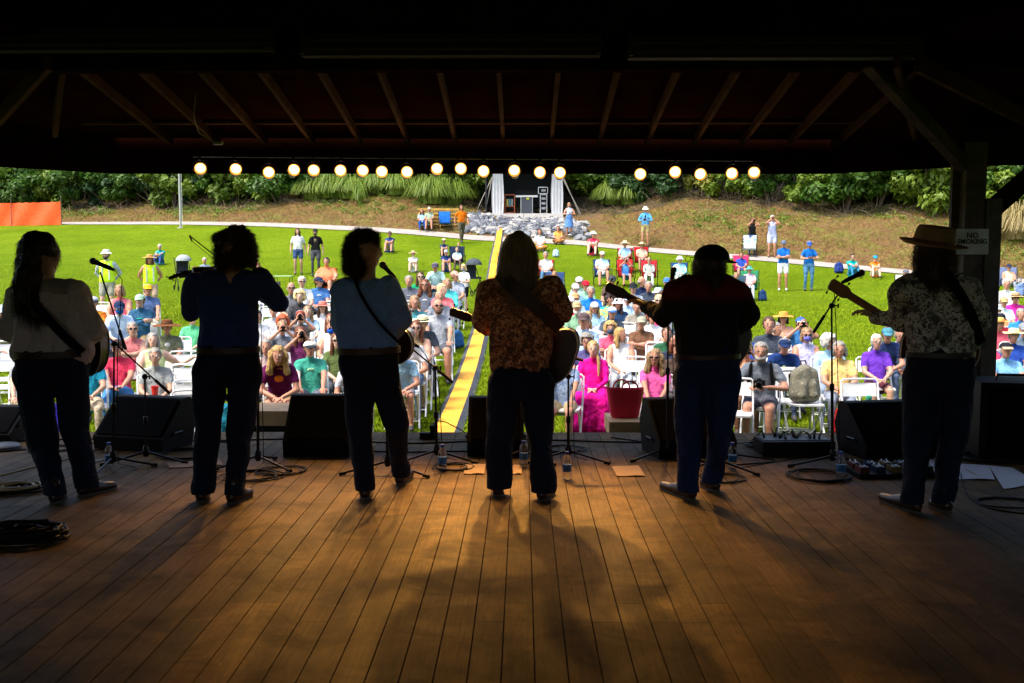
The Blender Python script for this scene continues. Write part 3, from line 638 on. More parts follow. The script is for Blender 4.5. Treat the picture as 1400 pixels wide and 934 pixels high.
class Fig:
    """a musician laid out in pixels of the photograph: each joint is (u, v, dy) with dy metres beyond the figure's own distance Y"""
    def __init__(s, Y, label, foot):
        s.Y = Y; s.m = Y / F; s.base = onz(foot[0], foot[1]); s.base.z = 0
        s.root = thing('person', label, 'person', s.base)
    def J(s, p): return px(p[0], p[1], s.Y + (p[2] if len(p) > 2 else 0)) - s.base
    def c(s, a, ra, b, rb, k=0): return ('c', tuple(s.J(a)), ra * s.m, tuple(s.J(b)), rb * s.m, k)
    def flat(s, a, wa, da, b, wb, db, k=0):
        """flattened segment: half widths wa/wb and half depths da/db in pixels"""
        out = []; A = s.J(a); B = s.J(b)
        for q in (-1, -.5, 0, .5, 1):
            out.append(('c', tuple(A + Vector((q * (wa - da) * s.m, 0, 0))), da * s.m, tuple(B + Vector((q * (wb - db) * s.m, 0, 0))), db * s.m, k))
        return out
    def e(s, a, r, k=0, rot=None): return ('e', tuple(s.J(a)), tuple(x * s.m for x in r), rot, k)
    def part(s, name, prims, mats, voxel=.014, smooth=3, amp=0, nscale=7, extra=None):
        me = skinmesh(prims, voxel, smooth, extra, amp, nscale, name); o = link(name, me, mats, s.root); return o
    def grow(s, prims, f):
        return [(p[0], p[1], p[2] * f, p[3], p[4] * f, 0) if p[0] == 'c' else (p[0], p[1], tuple(x * f for x in p[2]), p[3], 0) for p in prims]
    def shoe(s, heel, toe, ht=20, w=10, mat=None, rise=1.0):
        """heel, toe: floor pixels"""
        H = onz(*heel) - s.base; T = onz(*toe) - s.base; d = (T - H); d.z = 0; L = d.length; d.normalize(); n = Vector((-d.y, d.x, 0)); w *= s.m; h = ht * s.m
        pr = [('c', tuple(H + d * .04 + Vector((0, 0, .045))), .042, tuple(H + d * L * .45 + Vector((0, 0, .045))), .042, 0), ('c', tuple(H + d * .09 + Vector((0, 0, .085))), .036, tuple(H + d * L * .6 + Vector((0, 0, .045))), .036, 0), ('c', tuple(H + d * L * .4 + Vector((0, 0, .04))), .043, tuple(T - d * .035 + Vector((0, 0, .032))), .032, 0),
              ('c', tuple(H + d * .05 + Vector((0, 0, .05))), .042, tuple(H + d * .07 + Vector((0, 0, .05 + h))), .040, 0)]
        o = s.part('shoe', pr, [mat or M_BOOT], .011, 2)
        m = MB(); k = 12; ring = []
        for j in range(2 * k):
            t_ = 2 * math.pi * j / (2 * k); ca, sa = math.cos(t_), math.sin(t_); ring.append(H + d * (L * .5 + ca * (L * .5 + .002)) + n * sa * (.043 - .006 * ca))
        vs = [p + Vector((0, 0, .001)) for p in ring] + [p + Vector((0, 0, .016)) for p in ring]; q = 2 * k
        m.add(vs, [tuple(range(q))[::-1], tuple(range(q, 2 * q))] + [(i, (i + 1) % q, (i + 1) % q + q, i + q) for i in range(q)]); obj('sole', m, M_SOLE, o)
        hb = MB(); hb.box(H + d * .035 + Vector((0, 0, .012)), (.06, .06, .022)); 
        return o
    def strap(s, pts, wd, mat, name='strap'):
        m = MB(); P = [s.J(p) for p in pts]; vs = []
        Q = []
        for i in range(len(P) - 1):
            for t_ in np.linspace(0, 1, 6, endpoint=False): 
                p0 = P[max(i - 1, 0)]; p1 = P[i]; p2 = P[i + 1]; p3 = P[min(i + 2, len(P) - 1)]
                Q.append(.5 * ((2 * p1) + (p2 - p0) * t_ + (2 * p0 - 5 * p1 + 4 * p2 - p3) * t_ ** 2 + (3 * p1 - p0 - 3 * p2 + p3) * t_ ** 3))
        Q.append(P[-1])
        for i, p in enumerate(Q):
            d = (Q[min(i + 1, len(Q) - 1)] - Q[max(i - 1, 0)]).normalized(); n = d.cross(Vector((0, 1, 0))).normalized() * wd * s.m / 2
            vs += [p + n + Vector((0, .004, 0)), p - n + Vector((0, .004, 0)), p - n - Vector((0, .004, 0)), p + n - Vector((0, .004, 0))]
        L = len(Q); fs = []
        for i in range(L - 1):
            for k in range(4): fs.append((4 * i + k, 4 * i + (k + 1) % 4, 4 * i + 4 + (k + 1) % 4, 4 * i + 4 + k))
        fs += [(3, 2, 1, 0), (4 * L - 4, 4 * L - 3, 4 * L - 2, 4 * L - 1)]
        m.add(vs, fs); return obj(name, m, mat, s.root)
    def belt(s, a, b, h, buckle=False, mat=None):
        """belt around the waist between two edge pixels"""
        A, B = s.J(a), s.J(b); c = (A + B) / 2; rx = (B - A).length / 2 * .94; ry = rx * .68; tilt = math.atan2(B.z - A.z, B.x - A.x)
        rot = Matrix.Rotation(-tilt, 3, 'Y'); hh = h * s.m / 2; m = MB(); n = 36; prof = [(1.0, -hh), (1.03, -hh), (1.03, hh), (1.0, hh)]; vs = []; fs = []
        for (q, z) in prof:
            for k in range(n):
                t_ = 2 * math.pi * k / n; vs.append(rot @ Vector((rx * q * math.cos(t_), ry * q * math.sin(t_), z)) + c)
        for i in range(4):
            for k in range(n): fs.append((i * n + k, i * n + (k + 1) % n, ((i + 1) % 4) * n + (k + 1) % n, ((i + 1) % 4) * n + k))
        m.add(vs, fs); return obj('belt', m, mat or M_BELT, s.root)
def figure(Y, label, foot, torso, arms, legs, head, hair, shirt_mat, pants_mat, hair_m, skin, collar=None, shirt_amp=.018, hands=(), ears=True, hairn=2600, hairL=.07, curl=.012, down=.7, hvox=.014, hamp=.012, hscale=14, hwd=.0016):
    f = Fig(Y, label, foot); sh = []; pn = []
    for t_ in torso: sh += f.flat(t_[0], t_[1] * .97, t_[2] * .9, t_[3], t_[4] * .97, t_[5] * .9)
    for a in arms: sh.append(f.c(a[0], a[1] * .92, a[2], a[3] * .92))
    for l in legs: pn += f.flat(*l) if len(l) > 4 and isinstance(l[3], tuple) else [f.c(*l)]
    hd = [f.e(head['c'], head['r']), f.c(head['neck'][0], head['nr'], head['neck'][1], head['nr'] * 1.1)] + [f.c(*q) for q in head.get('extra', [])] + [f.e(*q) for q in head.get('ell', [])]
    ex = MB()
    for h_ in hands: hand_mb(ex, f.J(h_[0]), h_[1], h_[2], h_[3], h_[4], 0, h_[5])
    body = f.part('body', hd + f.grow([p for p in sh], .70) + f.grow(pn, .55), [skin], .016, 3, extra=ex)
    f.sh = f.part('shirt', sh, shirt_mat, .012, 3, shirt_amp, 9)
    shs = list(SHO.pop(0)); pn2 = []
    for p in pn:
        if p[3][2] < .35:
            (hu, hv), (tu, tv) = shs.pop(0); Hh = onz(hu, hv) - f.base; Tt = onz(tu, tv) - f.base; d_ = Tt - Hh; d_.z = 0; d_.normalize(); E_ = Hh + d_ * .075; E_.z = .075
            kn = Vector(p[1]); md = kn.lerp(E_, .7); pn2.append(('c', p[1], p[2] * .97, tuple(md), p[4], p[5])); pn2.append(('c', tuple(md), p[4], tuple(E_), p[4] * 1.03, p[5]))
        else: pn2.append(('c', p[1], p[2] * .98, p[3], p[4] * .96, p[5]))
    f.pn = f.part('trousers', pn2, pants_mat, .012, 3, .015, 8)
    for v_ in f.pn.data.vertices:
        if v_.co.z < .055: v_.co.z = .055 - (.055 - v_.co.z) * .02
    hp = [f.e(*q[1:]) if q[0] == 'e' else f.c(*q[1:]) for q in hair]
    hm = skinmesh(hp, hvox, 2, None, hamp, hscale, 'hair'); f.hair = link('hair', hm, [hair_m], f.root)
    strands(hm, hairn, hairL, hwd, hair_m, f.hair, 'loose_strands', down, curl, 3)
    return f
def pattern_mat(name, base, spots, scale=40, thr=.5, warp=1.5, rough=.8):
    t = NT(name); pos = t.coord('Object'); n = t.noise(scale, 5, .75, pos, dist=warp); c = t.ramp(n, [(thr - .05, base), (thr + .02, spots[0]), (thr + .12, spots[1])])
    n2 = t.noise(scale * .4, 3, .6, pos, dist=1); c = t.mix(t.ramp(n2, [(.48, 0), (.6, .85)]), c, base); t.base(c); t.set(Roughness=rough, Specular_IOR_Level=.15)
    t.bump(t.noise(8, 3, .6, pos), .5, .03); return t.m
# ---- first guitarist (far left): pale western shirt, long dark ponytail
P1 = figure(7.15, 'musician in pale shirt with long dark ponytail standing leftmost in the line', (80, 682),
    [((66, 395, 0), 46, 19, (72, 470, 0), 54, 24), ((72, 465, 0), 56, 24, (72, 481, 0), 60, 25)],
    [((24, 408, 0), 19, (14, 452, .10), 17), ((14, 452, .10), 16, (60, 480, .3), 12), ((103, 400, 0), 20, (127, 450, .02), 18), ((127, 450, .02), 17, (112, 478, .28), 13)],
    [((72, 488, 0), 52, 24, (72, 508, 0), 52, 25), ((44, 512, 0), 27, (56, 590, 0), 22), ((56, 590, 0), 22, (66, 658, -.2), 15), ((97, 512, 0), 26, (103, 590, 0), 20), ((103, 590, 0), 20, (116, 645, .02), 15)],
    dict(c=(58, 352, 0), r=(20, 25, 27), neck=((62, 372, 0), (62, 398, 0)), nr=12, extra=[((66, 368, .06), 11, (68, 350, .09), 10)], ell=[((79, 352, .02), (3, 5, 7))]),
    [('e', (53, 340, -.01), (25, 26, 25)), ('c', (45, 350, -.06), 18, (36, 388, -.10), 17), ('c', (36, 388, -.10), 17, (34, 415, -.10), 16), ('c', (34, 410, -.1), 14, (50, 430, -.12), 11)],
    [cloth('#c6b8b4', 'pale_shirt'), pattern_mat('yoke_embroidery', (.26, .21, .19), ((.42, .35, .3), (.14, .11, .09)), 60)], [M_DENIM], hair_mat((.02, .012, .009), 'dark_hair'), SKIN2,
    hairn=5000, hairL=.07, curl=.014, down=.85, hamp=.02, hscale=18, hwd=.0014)
P1.shoe((72, 690), (88, 678), 16); P1.shoe((106, 680), (160, 668), 16)
P1.belt((17, 484, 0), (127, 482, 0), 9); P1.strap([(40, 405, -.06), (62, 432, -.165), (90, 462, -.17), (113, 482, -.12)], 12, M_BLKCLOTH)
# yoke panel
sk = MB(); 
# ---- fiddler
P2 = figure(7.1, 'fiddler in dark navy shirt with tousled reddish brown hair standing second from left', (305, 688),
    [((312, 385, 0), 44, 19, (312, 455, 0), 41, 22), ((312, 455, 0), 42, 22, (312, 474, 0), 43, 23)],
    [((266, 388, 0), 17, (262, 425, .12), 16), ((262, 425, .12), 15, (268, 400, .38), 11), ((356, 380, 0), 17, (382, 415, .05), 15), ((382, 415, .05), 15, (352, 396, .3), 11)],
    [((313, 482, 0), 42, 23, (313, 505, 0), 44, 24), ((287, 508, 0), 24, (284, 590, 0), 20), ((284, 590, 0), 19, (280, 665, -.12), 15), ((336, 508, 0), 24, (328, 590, 0), 19), ((328, 590, 0), 18, (318, 660, -.12), 14)],
    dict(c=(320, 340, 0), r=(21, 26, 28), neck=((320, 362, 0), (318, 386, 0)), nr=13, extra=[((325, 352, .1), 11, (326, 340, .12), 10)]),
    [('e', (322, 332, 0), (24, 26, 23)), ('e', (320, 345, -.02), (24, 23, 20)), ('c', (306, 340, -.02), 11, (305, 362, -.03), 9), ('c', (337, 338, -.0), 13, (340, 356, -.01), 9), ('e', (300, 324, 0), (9, 9, 6))],
    [cloth('#324276', 'navy_shirt')], [M_DENIM], hair_mat((.055, .02, .008), 'auburn_hair'), SKIN, hairn=8000, hairL=.055, curl=.018, down=.6, hvox=.010, hamp=.024, hscale=24, hwd=.0013)
P2.shoe((272, 688), (285, 680), 18); P2.shoe((312, 690), (345, 678), 18)
P2.belt((268, 479, 0), (357, 477, 0), 8)
# ---- third: curly hair, blue shirt, mandolin on a thin strap
P3 = figure(7.1, 'musician in slate blue shirt with big curly hair standing third from left', (515, 680),
    [((500, 395, 0), 43, 19, (502, 450, 0), 45, 22), ((502, 450, 0), 44, 22, (504, 472, 0), 43, 22)],
    [((466, 400, 0), 18, (467, 445, .14), 16), ((467, 445, .14), 15, (490, 465, .35), 11), ((530, 392, 0), 19, (547, 438, .04), 17), ((547, 438, .04), 16, (535, 462, .25), 12)],
    [((504, 484, 0), 42, 22, (504, 505, 0), 42, 23), ((487, 508, 0), 22, (493, 590, 0), 19), ((493, 590, 0), 18, (498, 660, -.02), 14), ((523, 508, 0), 22, (541, 580, 0), 18), ((541, 580, 0), 17, (552, 640, .38), 13)],
    dict(c=(500, 345, 0), r=(20, 25, 27), neck=((502, 362, 0), (500, 392, 0)), nr=12, extra=[((508, 358, .08), 10, (512, 345, .1), 9)], ell=[((521, 347, .06), (3, 5, 5))]),
    [('e', (494, 338, 0), (19, 23, 21)), ('e', (489, 356, -.02), (16, 24, 21)), ('e', (501, 330, 0), (15, 18, 14))],
    [cloth('#7ca4e4', 'slate_shirt')], [M_DENIM], hair_mat((.06, .028, .015), 'curly_brown_hair'), SKIN2, hairn=14000, hairL=.04, curl=.02, down=.15, hvox=.009, hamp=.032, hscale=30, hwd=.0012)
P3.shoe((498, 684), (505, 668), 18); P3.shoe((544, 664), (563, 652), 16)
P3.belt((460, 480, 0), (549, 477, 0), 9, mat=plain('brown_belt', (.06, .035, .015), .5)); P3.strap([(482, 368, 0), (492, 400, -.155), (516, 438, -.165), (545, 468, -.06)], 4, M_BLKCLOTH)
# ---- fourth: long blond hair, paisley shirt
M_PAIS = pattern_mat('paisley_shirt', (.09, .04, .025), ((.60, .20, .08), (.70, .48, .28)), 34, .5)
P4 = figure(7.15, 'musician in rust patterned shirt with long fair hair standing fourth from left', (712, 682),
    [((712, 398, 0), 48, 20, (712, 460, 0), 44, 23), ((712, 460, 0), 45, 23, (712, 500, 0), 43, 24)],
    [((670, 398, 0), 19, (658, 440, .10), 16), ((658, 440, .10), 15, (668, 450, .3), 11), ((752, 395, 0), 20, (772, 425, .05), 15), ((772, 428, .05), 14, (758, 436, .3), 11)],
    [((712, 505, 0), 41, 23, (712, 525, 0), 42, 24), ((689, 525, 0), 25, (684, 600, 0), 20), ((684, 600, 0), 20, (680, 655, 0), 18), ((735, 525, 0), 25, (738, 600, 0), 19), ((738, 600, 0), 19, (742, 660, -.1), 18)],
    dict(c=(709, 345, 0), r=(20, 25, 28), neck=((709, 368, 0), (710, 395, 0)), nr=13, extra=[((709, 352, .1), 11, (709, 340, .12), 10)]),
    [('e', (709, 340, 0), (22, 26, 24)), ('c', (697, 345, -.02), 12, (695, 375, -.05), 11), ('c', (722, 345, -.02), 12, (722, 375, -.05), 11), ('c', (709, 350, -.04), 15, (708, 385, -.07), 13), ('c', (708, 380, -.08), 13, (706, 398, -.10), 8)],
    [M_PAIS], [M_DENIM], hair_mat((.30, .20, .12), 'fair_hair'), SKIN2, hairn=9000, hairL=.11, curl=.008, down=.88, hwd=.0016)
P4.shoe((680, 680), (683, 672), 12); P4.shoe((738, 686), (757, 674), 12)
P4.strap([(684, 372, -.02), (700, 392, -.17), (740, 425, -.165), (766, 450, -.03)], 19, plain('leather_strap', (.05, .03, .02), .6, 0, .3, 40))
# ---- fifth: cap, spectacles, beard, black shirt with red yoke
t = NT('black_shirt'); g_ = t.n('ShaderNodeSeparateXYZ'); t.l(t.coord('Object'), g_.inputs[0]); zr = t.n('ShaderNodeMapRange'); t.l(g_.outputs['Z'], zr.inputs[0]); zr.inputs[1].default_value = 1.36; zr.inputs[2].default_value = 1.42
t.base(t.mix(zr.outputs[0], (.014, .012, .014), (.11, .012, .012))); t.set(Roughness=.85, Specular_IOR_Level=.15); t.bump(t.noise(9, 4, .6), .5, .03); M_BLKRED = t.m
P5 = figure(7.1, 'musician in black shirt with red yoke and dark cap standing fifth from left', (960, 678),
    [((966, 392, 0), 46, 20, (966, 445, 0), 45, 24), ((966, 445, 0), 46, 24, (968, 482, 0), 46, 25)],
    [((924, 398, 0), 18, (906, 432, .10), 16), ((906, 432, .10), 15, (884, 420, .34), 11), ((1005, 398, 0), 19, (1026, 430, .05), 17), ((1026, 432, .05), 16, (1000, 450, .3), 12)],
    [((968, 490, 0), 43, 24, (968, 512, 0), 44, 25), ((944, 515, 0), 25, (942, 590, 0), 20), ((942, 590, 0), 19, (940, 655, -.05), 15), ((992, 515, 0), 24, (984, 590, 0), 19), ((984, 590, 0), 18, (976, 645, .2), 14)],
    dict(c=(972, 362, 0), r=(20, 24, 27), neck=((972, 378, 0), (970, 396, 0)), nr=14, extra=[((962, 380, .06), 10, (960, 362, .09), 10)]),
    [('e', (970, 362, -.01), (22, 24, 23)), ('c', (962, 368, 0), 14, (958, 388, .02), 10), ('c', (978, 368, -.02), 13, (976, 388, -.04), 11)],
    [M_BLKRED], [M_JEANB], hair_mat((.035, .014, .009), 'dark_brown_hair'), SKIN, hairn=2600, hairL=.06, curl=.01, down=.8,
    hands=[((884, 420, .34), (-.6, .4, .45), (.3, -.3, -1), 1.0, 1.1, 1)])
P5.shoe((950, 685), (903, 668), 20); P5.shoe((982, 673), (958, 664), 18)
P5.belt((921, 487, 0), (1014, 486, 0), 6)
m = MB(); c5 = P5.J((973, 353, 0)); mm = P5.m
m.ell(c5, (24 * mm, 27 * mm, 19 * mm), 24, 10, None, 0, -.15, 1.0); 
# visor points to the right and a little forward
vd = Vector((.88, .46, -.10)).normalized(); vn = Vector((-.46, .88, 0)).normalized(); vs = []
for j in range(9):
    a_ = -1.15 + 2.3 * j / 8
    for q, dz in ((17, 0.0), (24 + 16 * math.cos(a_), -.012)):
        vs.append(c5 + vd * (q * mm * math.cos(a_ * .75)) + vn * 21 * mm * math.sin(a_) + Vector((0, 0, -1 * mm + dz)))
m2 = MB(); n_ = len(vs); m2.add(vs + [p + Vector((0, 0, .008)) for p in vs], [(2 * j, 2 * j + 1, 2 * j + 3, 2 * j + 2) for j in range(8)] + [(n_ + 2 * j, n_ + 2 * j + 2, n_ + 2 * j + 3, n_ + 2 * j + 1) for j in range(8)] + [(2 * j + 1, n_ + 2 * j + 1, n_ + 2 * j + 3, 2 * j + 3) for j in range(8)])
cp = obj('cap', m, M_BLKCLOTH, P5.root); obj('visor', m2, M_BLKCLOTH, cp)
m = MB(); a_ = P5.J((952, 352, .09)); m.tube([a_ + Vector((.02, -.09, 0)), a_, a_ + Vector((-.035, .04, -.0))], .0022, 5)
cc = a_ + Vector((-.05, .05, -.012)); m.tube([cc + Vector((math.cos(k * .52) * .022, math.cos(k * .52) * .012, math.sin(k * .52) * .021)) for k in range(13)], .0022, 5); obj('spectacles', m, M_BLACKMET, P5.root)
# ---- sixth: hat, long hair, flowered shirt
M_FLOR = pattern_mat('flowered_shirt', (.05, .05, .055), ((.75, .72, .62), (.30, .32, .34)), 30, .5, 1.2)
P6 = figure(6.85, 'bass player in flowered shirt and brimmed hat standing rightmost in the line', (1262, 700),
    [((1276, 392, 0), 50, 21, (1284, 450, 0), 50, 24), ((1284, 450, 0), 48, 24, (1286, 478, 0), 46, 25)],
    [((1234, 400, 0), 20, (1232, 440, .08), 17), ((1232, 438, .08), 15, (1196, 434, .26), 11), ((1324, 398, 0), 21, (1338, 440, .02), 18), ((1338, 440, .02), 16, (1328, 470, .2), 13)],
    [((1286, 488, 0), 45, 24, (1284, 512, 0), 47, 25), ((1258, 518, 0), 26, (1256, 600, 0), 22), ((1256, 600, 0), 21, (1256, 676, -.15), 15), ((1308, 518, 0), 26, (1302, 600, 0), 21), ((1302, 600, 0), 20, (1296, 676, -.13), 15)],
    dict(c=(1276, 345, 0), r=(21, 26, 29), neck=((1277, 366, 0), (1278, 394, 0)), nr=14, extra=[((1268, 355, .1), 12, (1267, 345, .12), 10)], ell=[((1252, 350, .0), (3, 4, 5))]),
    [('e', (1277, 345, -.01), (25, 27, 24)), ('c', (1262, 350, -.02), 11, (1259, 374, -.04), 9), ('c', (1290, 350, -.02), 12, (1292, 376, -.05), 10), ('c', (1276, 352, -.05), 15, (1276, 380, -.08), 12), ('c', (1258, 360, .06), 9, (1254, 376, .05), 6)],
    [M_FLOR], [M_DENIM], hair_mat((.05, .018, .009), 'long_brown_hair'), SKIN2, hairn=6000, hairL=.07, curl=.014, down=.85, hwd=.0017,
    hands=[((1196, 434, .26), (-.55, .35, .35), (.2, -.2, -1), 1.05, 1.2, 1), ((1328, 470, .2), (-.4, .3, -.6), (-.4, .8, 0), 1.0, .6, -1)])
P6.shoe((1258, 703), (1202, 684), 20); P6.shoe((1300, 702), (1270, 692), 16)
P6.belt((1238, 484, 0), (1334, 483, 0), 7, mat=plain('pale_belt', (.05, .045, .04), .5)); P6.strap([(1284, 362, -.02), (1302, 385, -.17), (1327, 428, -.15), (1342, 470, -.04)], 13, M_BLKCLOTH)
hc = P6.J((1276, 335, 0)); mm = P6.m; tilt = Matrix.Rotation(R(5), 3, 'Y') @ Matrix.Rotation(R(8), 3, 'X')
M_HAT = plain('felt_hat', (.30, .17, .09), .8, 0, .15, 30, .2); M_BAND = plain('hat_band', (.16, .06, .045), .7, 0, .2)
m = MB(); n_ = 40; vs = []; fs = []
prof = [(27, 1), (27, 4), (26, 14), (24.5, 22), (21.5, 26), (16, 24), (9, 20), (0.01, 19)]
for (r_, z_) in prof:
    for k in range(n_):
        a_ = 2 * math.pi * k / n_; pinch = 1 - .12 * max(0, math.sin(a_)) * (z_ > 15); vs.append(tilt @ Vector((r_ * mm * math.cos(a_) * .98, r_ * mm * 1.12 * math.sin(a_) * pinch, z_ * mm - .004)) + hc)
for i in range(len(prof) - 1):
    for k in range(n_): fs.append((i * n_ + k, i * n_ + (k + 1) % n_, (i + 1) * n_ + (k + 1) % n_, (i + 1) * n_ + k))
m.add(vs, fs); hat = obj('hat', m, M_HAT, P6.root)
m = MB(); vs = []; fs = []
for i, (r_, z_) in enumerate([(25, 1), (32, 0), (38, .5), (44, 2.5), (44, 3.7), (38, 1.9), (32, 1.4), (25, 2.4)]):
    for k in range(n_):
        a_ = 2 * math.pi * k / n_; up_ = 1 + (.7 if math.cos(a_) < 0 else -.3) * (abs(math.cos(a_)) ** 2) * ((r_ > 40)); vs.append(tilt @ Vector((r_ * mm * math.cos(a_), r_ * mm * 1.05 * math.sin(a_), z_ * mm * up_ - .003)) + hc)
for i in range(8):
    for k in range(n_): fs.append((i * n_ + k, i * n_ + (k + 1) % n_, ((i + 1) % 8) * n_ + (k + 1) % n_, ((i + 1) % 8) * n_ + k))
m.add(vs, fs); obj('brim', m, M_HAT, hat)
m = MB(); vs = []; fs = []
for (r_, z_) in [(27.3, 2.5), (28, 3), (27.6, 8), (27, 8.3)]:
    for k in range(n_): a_ = 2 * math.pi * k / n_; vs.append(tilt @ Vector((r_ * mm * math.cos(a_) * .985, r_ * mm * 1.12 * math.sin(a_), z_ * mm - .004)) + hc)
for i in range(3):
    for k in range(n_): fs.append((i * n_ + k, i * n_ + (k + 1) % n_, (i + 1) * n_ + (k + 1) % n_, (i + 1) * n_ + k))
m.add(vs, fs); obj('hat_band', m, M_BAND, hat)
# yoke on the pale shirt: faces high on the back take the embroidered material
me = P1.sh.data
for p in me.polygons:
    c_ = p.center
    if c_.z > P1.J((70, 399))[2] - abs(c_.x - P1.J((70, 399))[0]) * .12 and P1.J((28, 400))[0] < c_.x < P1.J((100, 400))[0] : p.material_index = 1
# ------------------------------------------------------------------ instruments
M_GTOP = plain('guitar_top', (.28, .12, .04), .25, 0, .2, 12, 0, .5); M_GBACK = plain('guitar_back', (.02, .009, .005), .3, 0, .3, 12, 0, .5); M_BIND = plain('ivory_binding', (.55, .48, .35), .4, 0, 0); M_FRET = plain('fretboard', (.02, .013, .01), .5, 0, .2); M_MAPLE = plain('maple_neck', (.30, .15, .06), .35, 0, .2, 20, 0, .4); M_CHROME = plain('chrome', (.6, .6, .6), .25, 1, 0)
def instrument(name, label, cat, centre, neckdir, face, outline, depth, neckL, headL, nw=.026, backm=None, topm=None, neckm=None, peg=3, hole=.05, headw=.038):
    """outline half widths along the body from the neck end to the tail: [(t, halfwidth)]"""
    n = Vector(neckdir).normalized(); f = Vector(face); f = (f - n * f.dot(n)).normalized(); s = n.cross(f)
    M = Matrix((s, f, n)).transposed()  # local x across, y out of the face, z towards the head
    root = thing(name, label, cat, centre)
    pts = [(w_, -z) for z, w_ in outline]; left = [(-w_, -z) for z, w_ in outline][::-1]
    ol = pts + left
    # smooth outline by Catmull-Rom
    def cr(P):
        out = []
        for i in range(len(P)):
            p0, p1, p2, p3 = P[i - 1], P[i], P[(i + 1) % len(P)], P[(i + 2) % len(P)]
            for t_ in (0, .25, .5, .75): out.append(tuple(.5 * (2 * p1[k] + (p2[k] - p0[k]) * t_ + (2 * p0[k] - 5 * p1[k] + 4 * p2[k] - p3[k]) * t_ ** 2 + (3 * p1[k] - p0[k] - 3 * p2[k] + p3[k]) * t_ ** 3) for k in (0, 1)))
        return out
    ol = cr(ol)
    m = MB(); m.prism(ol, -depth / 2, depth / 2, 0, M); obj('body', m, backm or M_GBACK, root)
    m = MB(); m.prism([(x * 1.004, z * 1.004) for x, z in ol], depth / 2 + .0005, depth / 2 + .004, 0, M); obj('soundboard', m, topm or M_GTOP, root)
    for q in (-1, 1):
        m = MB(); P = [M @ Vector((x * 1.01, q * depth / 2, z * 1.01)) for x, z in ol]; m.tube(P + [P[0]], .0035, 5, cap=False); obj('binding', m, M_BIND, root)
    if hole: m = MB(); m.lathe([(hole, 0), (hole, .002), (.0001, .002)], 24, M @ Vector((0, depth / 2 + .0035, -outline[-1][0] * .33)), M @ Matrix.Rotation(R(-90), 3, 'X')); obj('sound_hole', m, M_FRET, root)
    m = MB(); m.box(M @ Vector((0, depth / 2 + .004, neckL / 2 - .02)), (nw * 2 * .95, .02, neckL), M); m.tube([M @ Vector((0, depth / 2 - .012, -.01)), M @ Vector((0, depth / 2 - .008, neckL))], [.024, .018], 8); obj('neck', m, neckm or M_GBACK, root)
    m = MB(); m.box(M @ Vector((0, depth / 2 + .0165, neckL / 2 - .05)), (nw * 2, .005, neckL + .1), M); fb_ = obj('fretboard', m, M_FRET, root, smooth=False)
    m = MB(); hd = [(-nw, 0), (nw, 0), (headw, headL * .25), (headw * .9, headL * .95), (headw * .4, headL), (-headw * .4, headL * 1.02), (-headw * .9, headL * .95), (-headw, headL * .25)]
    Hm = M.to_4x4(); Hm.translation = M @ Vector((0, depth / 2 + .002, neckL)); Hm = Hm @ Matrix.Rotation(R(12), 4, 'X'); m.prism(hd, -.008, .008, 0, Hm); h_ = obj('headstock', m, neckm or M_GBACK, root, smooth=False)
    for k in range(peg):
        for q in ((-1, 1)):
            m = MB(); z_ = headL * (.3 + .6 * k / max(1, peg - 1)); m.tube([Hm @ Vector((q * headw * .8, 0, z_)), Hm @ Vector((q * (headw + .016), -.004, z_))], .003, 6); m.ell(Hm @ Vector((q * (headw + .022), -.004, z_)), (.010, .005, .008), 10, 6, M); obj('tuning_peg', m, M_BLACKMET, h_)
    m = MB()
    for k in range(6): x_ = (k - 2.5) * nw * .3; m.tube([M @ Vector((x_, depth / 2 + .022, -outline[-1][0] * .68)), M @ Vector((x_, depth / 2 + .02, neckL))], .0006, 3)
    obj('strings', m, M_CHROME, root)
    m = MB(); m.box(M @ Vector((0, depth / 2 + .01, -outline[-1][0] * .7)), (.11, .014, .02), M); obj('bridge', m, M_FRET, root)
    return root
GUIT = [(0, .06), (.04, .13), (.12, .15), (.2, .125), (.28, .14), (.38, .2), (.45, .195), (.5, .12), (.515, .03)]
def at(u, v, Y): return px(u, v, Y)
# fourth musician's acoustic guitar: body right of the hip, neck to the left
c4 = at(706, 462, 7.44); hd4 = at(640, 436, 7.50)
instrument('acoustic_guitar', 'dark acoustic guitar held by the musician in rust patterned shirt', 'guitar', c4, hd4 - c4, (0, 1, .12), [(z * .92, w_ * 1.0) for z, w_ in [(0, .07), (.05, .15), (.12, .16), (.2, .14), (.28, .16), (.36, .2), (.43, .19), (.48, .11), (.49, .03)]], .11, .37, .17, headw=.034)
# tuck: fifth musician's guitar
c5g = at(930, 442, 7.46); h5 = at(856, 405, 7.52)
instrument('acoustic_guitar', 'dark guitar with raised neck held by the musician in black shirt', 'guitar', c5g, h5 - c5g, (0, 1, .1), GUIT, .11, (h5 - c5g).length, .17, headw=.04)
# sixth: solid bass with long neck
c6 = at(1240, 452, 7.16); h6 = at(1162, 404, 7.18)
BASS = [(0, .04), (.02, .10), (.06, .165), (.09, .12), (.15, .115), (.22, .125), (.3, .16), (.36, .165), (.41, .11), (.425, .03)]
instrument('electric_bass', 'brown electric bass held by the musician in brimmed hat', 'bass guitar', c6, h6 - c6, (0, 1, .1), [(z * 1.22, w_ * 1.1) for z, w_ in BASS], .04, (h6 - c6).length, .17, nw=.027, backm=plain('bass_body', (.09, .03, .015), .25, 0, .3, 12, 0, .5), neckm=M_MAPLE, peg=2, hole=0, headw=.045)
